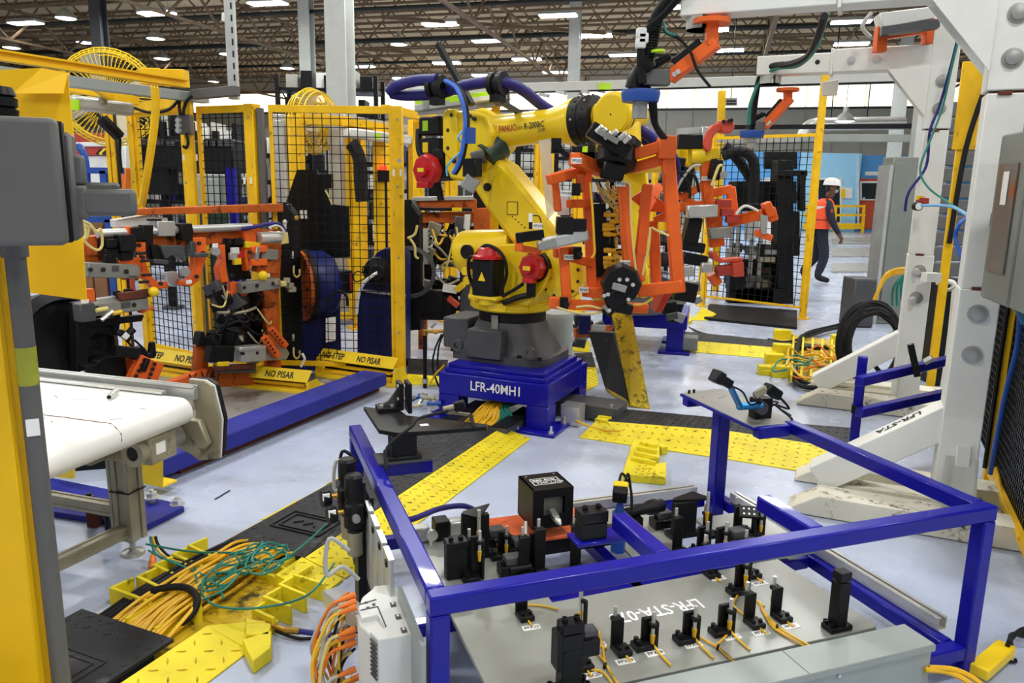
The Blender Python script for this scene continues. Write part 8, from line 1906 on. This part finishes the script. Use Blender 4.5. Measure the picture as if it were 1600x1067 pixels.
# ---------------------------------------------------------------- second robot with orange tooling
r2 = T('industrial_robot', 'second yellow robot partly hidden behind the orange gripper frame', 'robot', base(P(985, 480, 7.6)))
YR = 7.6
def yp_(x, y, dy=0): return P(x, y, YR+dy)
MB().lathe(base(yp_(985, 480))+Z*.38, base(yp_(985, 480))+Z*.72, [(0, 0), (.36, 0), (.34, .3), (.25, .8), (.25, 1), (0, 1)], 28).obj('base_casting', 'charcoal', r2)
MB().prism([yp_(x, y, -.3) for x, y in ((925, 470), (1010, 468), (1018, 455), (1012, 410), (985, 395), (940, 400), (922, 430))], V((0, .5, 0))).obj('turret', 'robot_yellow', r2, bev=.02)
MB().bar(yp_(1000, 420, -.1), yp_(986, 270, .0), .28, .30, V((0, 1, 0))).obj('lower_arm', 'robot_yellow', r2, bev=.03, seg=2)
MB().bar(yp_(965, 250, .1), yp_(1082, 243, -1.0), .26, .26).obj('forearm', 'robot_yellow', r2, bev=.06, seg=3)
MB().box(yp_(960, 245, .1), (.40, .4, .42)).obj('elbow_housing', 'robot_yellow', r2, bev=.03)
for x, y in ((905, 232), (918, 238), (925, 250)): MB().box(yp_(x, y, -.1), (.14, .14, .16)).obj('axis_motor', 'black', r2, bev=.01)
MB().box(yp_(914, 231, -.2), (.05, .01, .08)).obj('motor_label', 'hi_green', r2)
MB().tube([yp_(930, 205, .1), yp_(990, 200, 0), yp_(1018, 212, -.2), yp_(1036, 228, -.4)], .05, n=10).obj('dress_hose', 'hose_blue', r2)
pd2 = T('robot_pedestal', 'second gloss blue pedestal behind the upright cable cover', 'pedestal', base(P(1015, 550, 7.55)))
o = base(P(1010, 520, 7.75)); MB().box(o+Z*.31, (.82, .75, .14), -.25).obj('top_beam', 'gloss_blue', pd2, bev=.006, seg=2)
for sx, sy in ((.30, -.28), (-.30, -.28), (.30, .28), (-.30, .28)):
    q_ = o+M.Rotation(-.25, 3, 'Z') @ V((sx, sy, 0)); MB().box(q_+Z*.13, (.16, .16, .22), -.25).obj('leg', 'gloss_blue', pd2, bev=.004); MB().box(q_+Z*.012, (.3, .3, .024), -.25).obj('foot_plate', 'gloss_blue', pd2, bev=.003)
MB().box(o+M.Rotation(-.25, 3, 'Z') @ V((.45, -.25, .10)), (.14, .2, .12), -.25).obj('grey_box', 'cabinet_grey', pd2, bev=.003)
# tooling carried by the second robot
g2f = T('gripper_tool', 'second orange gripper frame with red hook brackets, right of the first', 'gripper', base(P(1110, 350, 6.4), 1.0))
def tb(x0, y0, x1, y1, w, h=None, Y=6.4, Y1_=None, m='tool_orange', name='frame_tube', bev=.006): return MB().bar(P(x0, y0, Y), P(x1, y1, Y1_ or Y), w, h, V((0, 1, 0)) if abs(y1-y0) > abs(x1-x0) else Z).obj(name, m, g2f, bev=bev)
tb(1102, 250, 1106, 318, .085); tb(1112, 318, 1120, 385, .12, .08); tb(1060, 324, 1142, 318, .08); tb(1112, 302, 1143, 295, .07); tb(1141, 292, 1147, 340, .07); tb(1140, 347, 1194, 334, .08, .08, 6.4, 6.2); tb(1194, 330, 1206, 325, .09, .12, 6.2); tb(1203, 325, 1209, 345, .07, .06, 6.2)
tb(1110, 440, 1122, 432, .12, .10); tb(1062, 310, 1106, 285, .06); tb(1180, 363, 1205, 372, .07, .05, 6.2); tb(1050, 300, 1100, 326, .05)
MB().prism([P(x, y, 6.3) for x, y in ((1100, 232), (1098, 224), (1104, 206), (1116, 194), (1128, 190), (1130, 202), (1120, 206), (1114, 216), (1112, 232), (1108, 237))], V((0, .12, 0))).obj('hook', 'bracket_red', g2f, bev=.006)
MB().prism([P(x, y, 6.28) for x, y in ((1126, 188), (1146, 185), (1148, 200), (1142, 208), (1128, 206))], V((0, .16, 0))).obj('hook_head', 'bracket_red', g2f, bev=.006)
for x, y in ((1131, 190), (1139, 189), (1143, 188)): MB().cyl(P(x, y, 6.27), P(x, y, 6.25), .016, n=8).obj('bolt', 'ink', g2f)
MB().cyl(P(1078, 244, 6.4), P(1098, 243, 6.4), .085, n=20).obj('wrist', 'robot_yellow', r2); MB().prism([P(x, y, 6.35) for x, y in ((1092, 234), (1118, 232), (1126, 230), (1126, 240), (1116, 252), (1096, 254))], V((0, .16, 0))).obj('wrist_cover', 'robot_yellow', r2, bev=.01)
MB().box(P(1076, 222, 6.4), (.20, .16, .11)).obj('valve_body', 'black', g2f, bev=.006); MB().bar(P(1058, 206, 6.4), P(1096, 203, 6.4), .05, .05).obj('connector_bar', 'alu', g2f); MB().box(P(1098, 213, 6.4), (.05, .16, .14)).obj('grey_block', 'alu', g2f, bev=.005)
MB().prism([P(x, y, 6.3) for x, y in ((1112, 395), (1118, 393), (1124, 402), (1130, 405), (1160, 403), (1161, 409), (1126, 411), (1114, 405))], V((0, .14, 0))).obj('salmon_hook', 'bracket_red', g2f, bev=.006)
MB().prism([P(x, y, 6.28) for x, y in ((1145, 411), (1162, 409), (1163, 432), (1146, 433))], V((0, .10, 0))).obj('clamp_plate', 'bracket_red', g2f, bev=.004); tb(1118, 424, 1146, 420, .10, .08, 6.35, None, 'rack_red', 'clamp_arm')
for x0, y0, x1, y1, m, w in ((1073, 331, 1120, 329, 'alu', .10), (1095, 418, 1112, 418, 'alu', .08), (1108, 365, 1140, 362, 'cast_grey', .09), (1065, 424, 1083, 422, 'alu', .09)): tb(x0, y0, x1, y1, w, w, 6.25, None, m, 'cylinder', .01)
for x, y, sx, sz in ((1080, 362, .12, .24), (1084, 405, .20, .09), (1076, 330, .05, .07), (1082, 385, .18, .08), (1116, 265, .09, .16), (1068, 280, .12, .2), (1070, 455, .18, .16), (1058, 258, .1, .12)): MB().box(P(x, y, 6.35), (sx, .14, sz), M.Rotation(.15, 3, 'Y')).obj('black_block', 'black', g2f, bev=.008)
for x, y, w in ((1122, 318, .12), (1128, 332, .10), (1136, 342, .10)): MB().box(P(x+8, y, 6.24), (w, .06, .06)).obj('bolt_plate', 'rack_red', g2f, bev=.003)
MB().cyl(P(1130, 273, 6.3), P(1131, 273, 6.2), .03, n=12).obj('roller', 'steel', g2f)
tagplate(g2f, 'PPX86', 1104, 279, 6.34, .08)
MB().prism([P(1188, 335, 6.15), P(1200, 337, 6.15), P(1198, 366, 6.15), P(1190, 366, 6.15)], V((0, .03, 0))).obj('blade', 'alu', g2f)
for k, pl in enumerate(([(1040, 290), (1060, 270), (1085, 275), (1092, 300)], [(1045, 330), (1060, 290), (1080, 262), (1095, 258)], [(1050, 262), (1075, 285), (1078, 310)], [(1128, 258), (1122, 262), (1112, 290)], [(1150, 335), (1158, 325), (1168, 322), (1185, 330)], [(1055, 240), (1062, 262), (1058, 290), (1048, 310)])): MB().tube([P(x, y, 6.2) for x, y in pl], .012, n=6).obj('cable', ('rubber', 'wire_grey', 'rubber', 'cable_yellow_pale', 'white_plastic', 'hose_blue')[k], g2f)
rn = random.Random(13)
eb = T('tooling_cluster', 'dark mass of valves and hoses behind the orange gripper frame foot', 'tooling', base(P(1000, 470, 7.0)))
for i in range(34):
    x, y = 895+rn.uniform(0, 75), 495+rn.uniform(-8, 42)
    if i > 18: x, y = 1030+rn.uniform(0, 60), 440+rn.uniform(0, 60)
    s = rn.uniform(.05, .13); MB().box(P(x, y, 6.6+rn.uniform(0, .5)), (s, s, s*rn.uniform(.6, 1.2)), M.Rotation(rn.uniform(-.5, .5), 3, 'Y')).obj('fitting', ('black', 'charcoal', 'black_steel', 'steel')[i % 4], eb, bev=.004)
MB().bar(P(898, 520, 6.6), P(955, 515, 6.7), .06, .08).obj('cross_beam', 'old_orange', eb); MB().box(P(935, 513, 6.5), (.12, .03, .06)).obj('label', 'alu', eb); MB().box(P(912, 505, 6.6), (.10, .2, .16)).obj('blue_block', 'navy', eb)
sl = T('fabric_bellows', 'grey ribbed fabric bellows standing behind the robot base', 'bellows', base(P(870, 545, 6.3)))
MB().lathe(base(P(872, 540, 6.3)), P(872, 488, 6.3), [(0, 0)]+[(.12+.015*(i % 2), i/12) for i in range(13)]+[(0, 1)], 18).obj('bellows', 'trunk_grey', sl)

# ---------------------------------------------------------------- machines behind the left fences
def shelf_rack(lb, x0, x1, Y, yt, m='black_steel', n=4, seed=1, boxes=True):
    a = base(P(x0, 300, Y)); b = base(P(x1, 300, Y)); H = P((x0+x1)/2, yt, Y).z; r = T('shelf_rack', lb, 'rack', (a+b)/2); d = (b-a); rn = random.Random(seed)
    for t in (0, .5, 1):
        for dy in (0, .8): MB().box(a+d*t+V((0, dy, H/2)), (.08, .08, H)).obj('upright', m, r)
    for k in range(n):
        z = H*(k+.5)/n; MB().box(a+d*.5+V((0, .4, z)), (d.length, .8, .06)).obj('shelf', m, r)
        if boxes:
            x = .05
            while x < .92:
                w = rn.uniform(.06, .16); h = H/n*rn.uniform(.3, .75)
                MB().box(a+d*(x+w/2)+V((0, .3+rn.uniform(0, .2), z+.03+h/2)), (d.length*w*.9, .5, h)).obj('bin', rn.choice(['white_plastic', 'charcoal', 'black', 'wall_white', 'alu', 'black', 'label_white', 'charcoal', 'hose_blue']), r); x += w+rn.uniform(0, .04)
    return r
shelf_rack('dark parts rack behind the leftmost mesh panel', 218, 306, 12.5, 190, n=5, seed=3)
shelf_rack('dark parts rack behind the narrow mesh panel and green screen', 312, 372, 11.0, 205, n=5, seed=4)
shelf_rack('dark parts rack left of the black shield, through the wide mesh', 400, 462, 10.5, 222, n=6, seed=5)
shelf_rack('tall dark rack by the wide pale column, seen over the fence', 440, 590, 15.5, 118, n=7, seed=6)
shelf_rack('dark rack right of the wide column, through the wide mesh', 548, 640, 12.5, 235, n=5, seed=7)
shelf_rack('pale rack behind the robot elbow', 640, 760, 15, 200, 'alu', n=5, seed=8)
shelf_rack('rack behind the forearm, seen through the middle mesh', 758, 860, 13, 215, n=6, seed=9)
shelf_rack('rack behind the orange gripper frame', 868, 1060, 14.5, 232, n=6, seed=10)
shelf_rack('low rack of pale boxes far left beside the red panel', 60, 150, 14, 250, 'alu', n=4, seed=11)
def frame_cell(lb, x0, x1, Y, yt, m='fence_yellow', mesh=True): return fence_panel('mesh_fence', lb, base(P(x0, 300, Y)), base(P(x1, 300, Y+.3)), .15, P(x0, yt, Y).z, (1, 1), .10, .07, pitch=.09, rw=.004, mesh=mesh)
frame_cell('yellow mesh panel behind the robot elbow and red motor', 648, 706, 8.6, 192); frame_cell('yellow mesh panel under the robot forearm', 762, 846, 9.2, 200)
frame_cell('yellow frame without sticker behind the wide mesh panel', 462, 556, 8.1, 185, mesh=False); frame_cell('yellow mesh panel between the wide column and the fence post', 560, 606, 9.6, 205)
frame_cell('yellow mesh panel right of the clear wrap, behind the gripper', 852, 905, 9.6, 205)
cabinet('grey_duct_column', 'grey flat column left of the fan, through the wide mesh', 437, 457, 8.4, 520, 178, 'alu', .25, cat='column'); cabinet('grey_duct_column', 'grey flat column right of the black shield top, through the wide mesh', 521, 541, 8.6, 500, 176, 'alu', .25, cat='column')
cabinet('tall_cabinet', 'pale green tall cabinet through the narrow mesh panel', 318, 354, 8.0, 480, 272, 'trunk_grey', .5); h = MB().bar(base(P(361, 300, 8)), P(361, 262, 8), .09, .09).obj('blue_post', 'gloss_blue'); tag(h, 'square blue post beside the pale green tall cabinet', 'post')
def machine_head(lb, x0, y0, x1, y1, Y, cx, cw):
    r = T('machine_head', lb, 'machine', base(P(cx, 300, Y+.3))); a = P(x0, y1, Y); b = P(x1, y0, Y)
    MB().box(V(((a.x+b.x)/2, Y+.25, (a.z+b.z)/2)), (b.x-a.x, .5, b.z-a.z)).obj('head', 'black', r, bev=.02)
    for k in range(4): MB().box(V((a.x+(b.x-a.x)*(k+.5)/4, Y-.01, a.z+(b.z-a.z)*.85)), (.10, .04, .05)).obj('fitting', 'charcoal', r)
    c = P(cx, y1, Y+.3); MB().box(V((c.x, c.y, c.z/2)), (cw, cw, c.z)).obj('column', 'black_steel', r, bev=.01); MB().box(V((c.x, c.y-.1, c.z-.15)), (.34, .24, .34)).obj('gearbox', 'black', r, bev=.02)
    MB().box(V((c.x, c.y, .02)), (cw*2.2, cw*2.2, .04)).obj('foot_plate', 'charcoal', r)
machine_head('black machine head above the pale green cabinet', 319, 217, 362, 269, 8.6, 340, .16); machine_head('black machine head on a column behind the leftmost mesh panel', 222, 218, 298, 262, 9.2, 256, .09)
cabinet('green_screen', 'dark green welding screen behind the orange top beam', 306, 368, 7.4, 520, 320, 'green_screen', .04, cat='screen')
lt = T('strip_light', 'white strip light inside the far yellow frame, through the wide mesh', 'lamp', P(575, 213, 8.3)); MB().bar(P(540, 207, 8.2), P(640, 220, 8.6), .16, .10).obj('housing', 'white_plastic', lt, bev=.02); MB().box(P(591, 213, 8.2), (.05, .02, .06)).obj('sticker', 'hi_green', lt)
ib = T('inner_beams', 'yellow and grey beams sloping behind the robot elbow and fence post', 'beam', P(640, 185, 8.5))
MB().bar(P(540, 190, 8.2), P(600, 200, 8.6), .10, .08).obj('beam', 'fence_yellow', ib); MB().bar(P(540, 186, 8.5), P(660, 206, 9), .10, .08).obj('grey_beam', 'alu', ib); MB().bar(P(600, 170, 8.0), P(680, 186, 8.6), .08, .08).obj('beam', 'fence_yellow', ib); MB().bar(base(P(592, 200, 8.5)), P(592, 195, 8.5), .12).obj('post', 'fence_yellow', ib)
h = MB().tube([P(548, 224, 8.2), P(556, 234, 8.2), P(562, 252, 8.2), P(563, 280, 8.2), P(566, 315, 8.2)], .07, n=8).obj('cable_coil', 'rubber'); tag(h, 'thick black cable loom hanging inside the far yellow frame', 'cable')
r = cabinet('welding_curtain', 'orange panel beside the black cable loom, through the wide mesh', 545, 558, 8.9, 480, 240, 'cable_orange', .05, cat='panel')
lamp_r = T('beacon', 'small glowing red lamp on a dark machine, through the wide mesh', 'lamp', P(599, 262, 8.4)); MB().box(P(599, 262, 8.4), (.08, .05, .04)).obj('lens', 'red_lamp', lamp_r); MB().box(P(600, 275, 8.45), (.12, .1, .12)).obj('housing', 'black', lamp_r); MB().bar(base(P(600, 275, 8.5)), P(600, 275, 8.5), .06).obj('stand', 'black', lamp_r)
# far left: red structure, white cabins, blue railing
rd = T('red_enclosure', 'red and white machine enclosure at the far left behind the guard panel', 'machine', base(P(150, 300, 12.2)))
for x0, y0, x1, y1, m, d in ((108, 208, 172, 243, 'rack_red', .6), (108, 222, 178, 229, 'white_plastic', .7), (108, 243, 186, 330, 'white_plastic', .5), (178, 215, 196, 340, 'label_white', .3), (180, 262, 196, 330, 'cable_orange', .35)):
    MB().prism([P(x0, y0, 12.2-d*.3), P(x1, y0, 12.2-d*.3), P(x1, y1, 12.2-d*.3), P(x0, y1, 12.2-d*.3)], V((0, d, 0))).obj('panel', m, rd, bev=.01)
MB().prism([P(108, 330, 12.1), P(196, 330, 12.1), base(P(196, 330, 12.1)), base(P(108, 330, 12.1))], V((0, .4, 0))).obj('plinth', 'charcoal', rd)
for k in range(3): MB().bar(P(152+k*5, 241, 11.9), P(160+k*5, 233, 11.9), .06, .03).obj('hazard_stripe', 'ink' if k % 2 == 0 else 'sign_yellow', rd)
br = T('blue_railing', 'curved blue tube railing at the far left', 'railing', base(P(150, 300, 10.5)))
MB().tube([P(110, 228, 10.5), P(124, 230, 10.5), P(131, 242, 10.5), P(135, 268, 10.5), P(137, 300, 10.5), base(P(137, 300, 10.5))], .05, n=8).obj('tube', 'valve_blue', br)
MB().bar(P(118, 266, 10.5), P(192, 267, 10.5), .08).bar(P(112, 280, 10.5), P(136, 280, 10.5), .08).obj('rail', 'valve_blue', br); MB().bar(base(P(162, 300, 10.5)), P(162, 267, 10.5), .08).obj('post', 'valve_blue', br)
MB().bar(P(120, 343, 9.0), P(205, 342, 9.0), .07).obj('low_rail', 'valve_blue', br); MB().bar(base(P(170, 343, 9)), P(170, 343, 9), .07).obj('post', 'valve_blue', br)
ch = T('crate_stack', 'tan crates under the blue railing at the far left', 'crates', base(P(150, 360, 9.3)))
for x in (138, 160, 185): MB().box(base(P(x, 355, 9.4))+Z*.55, (.16, .3, 1.1)).obj('crate', 'wood' if x != 185 else 'door_red', ch, bev=.01)
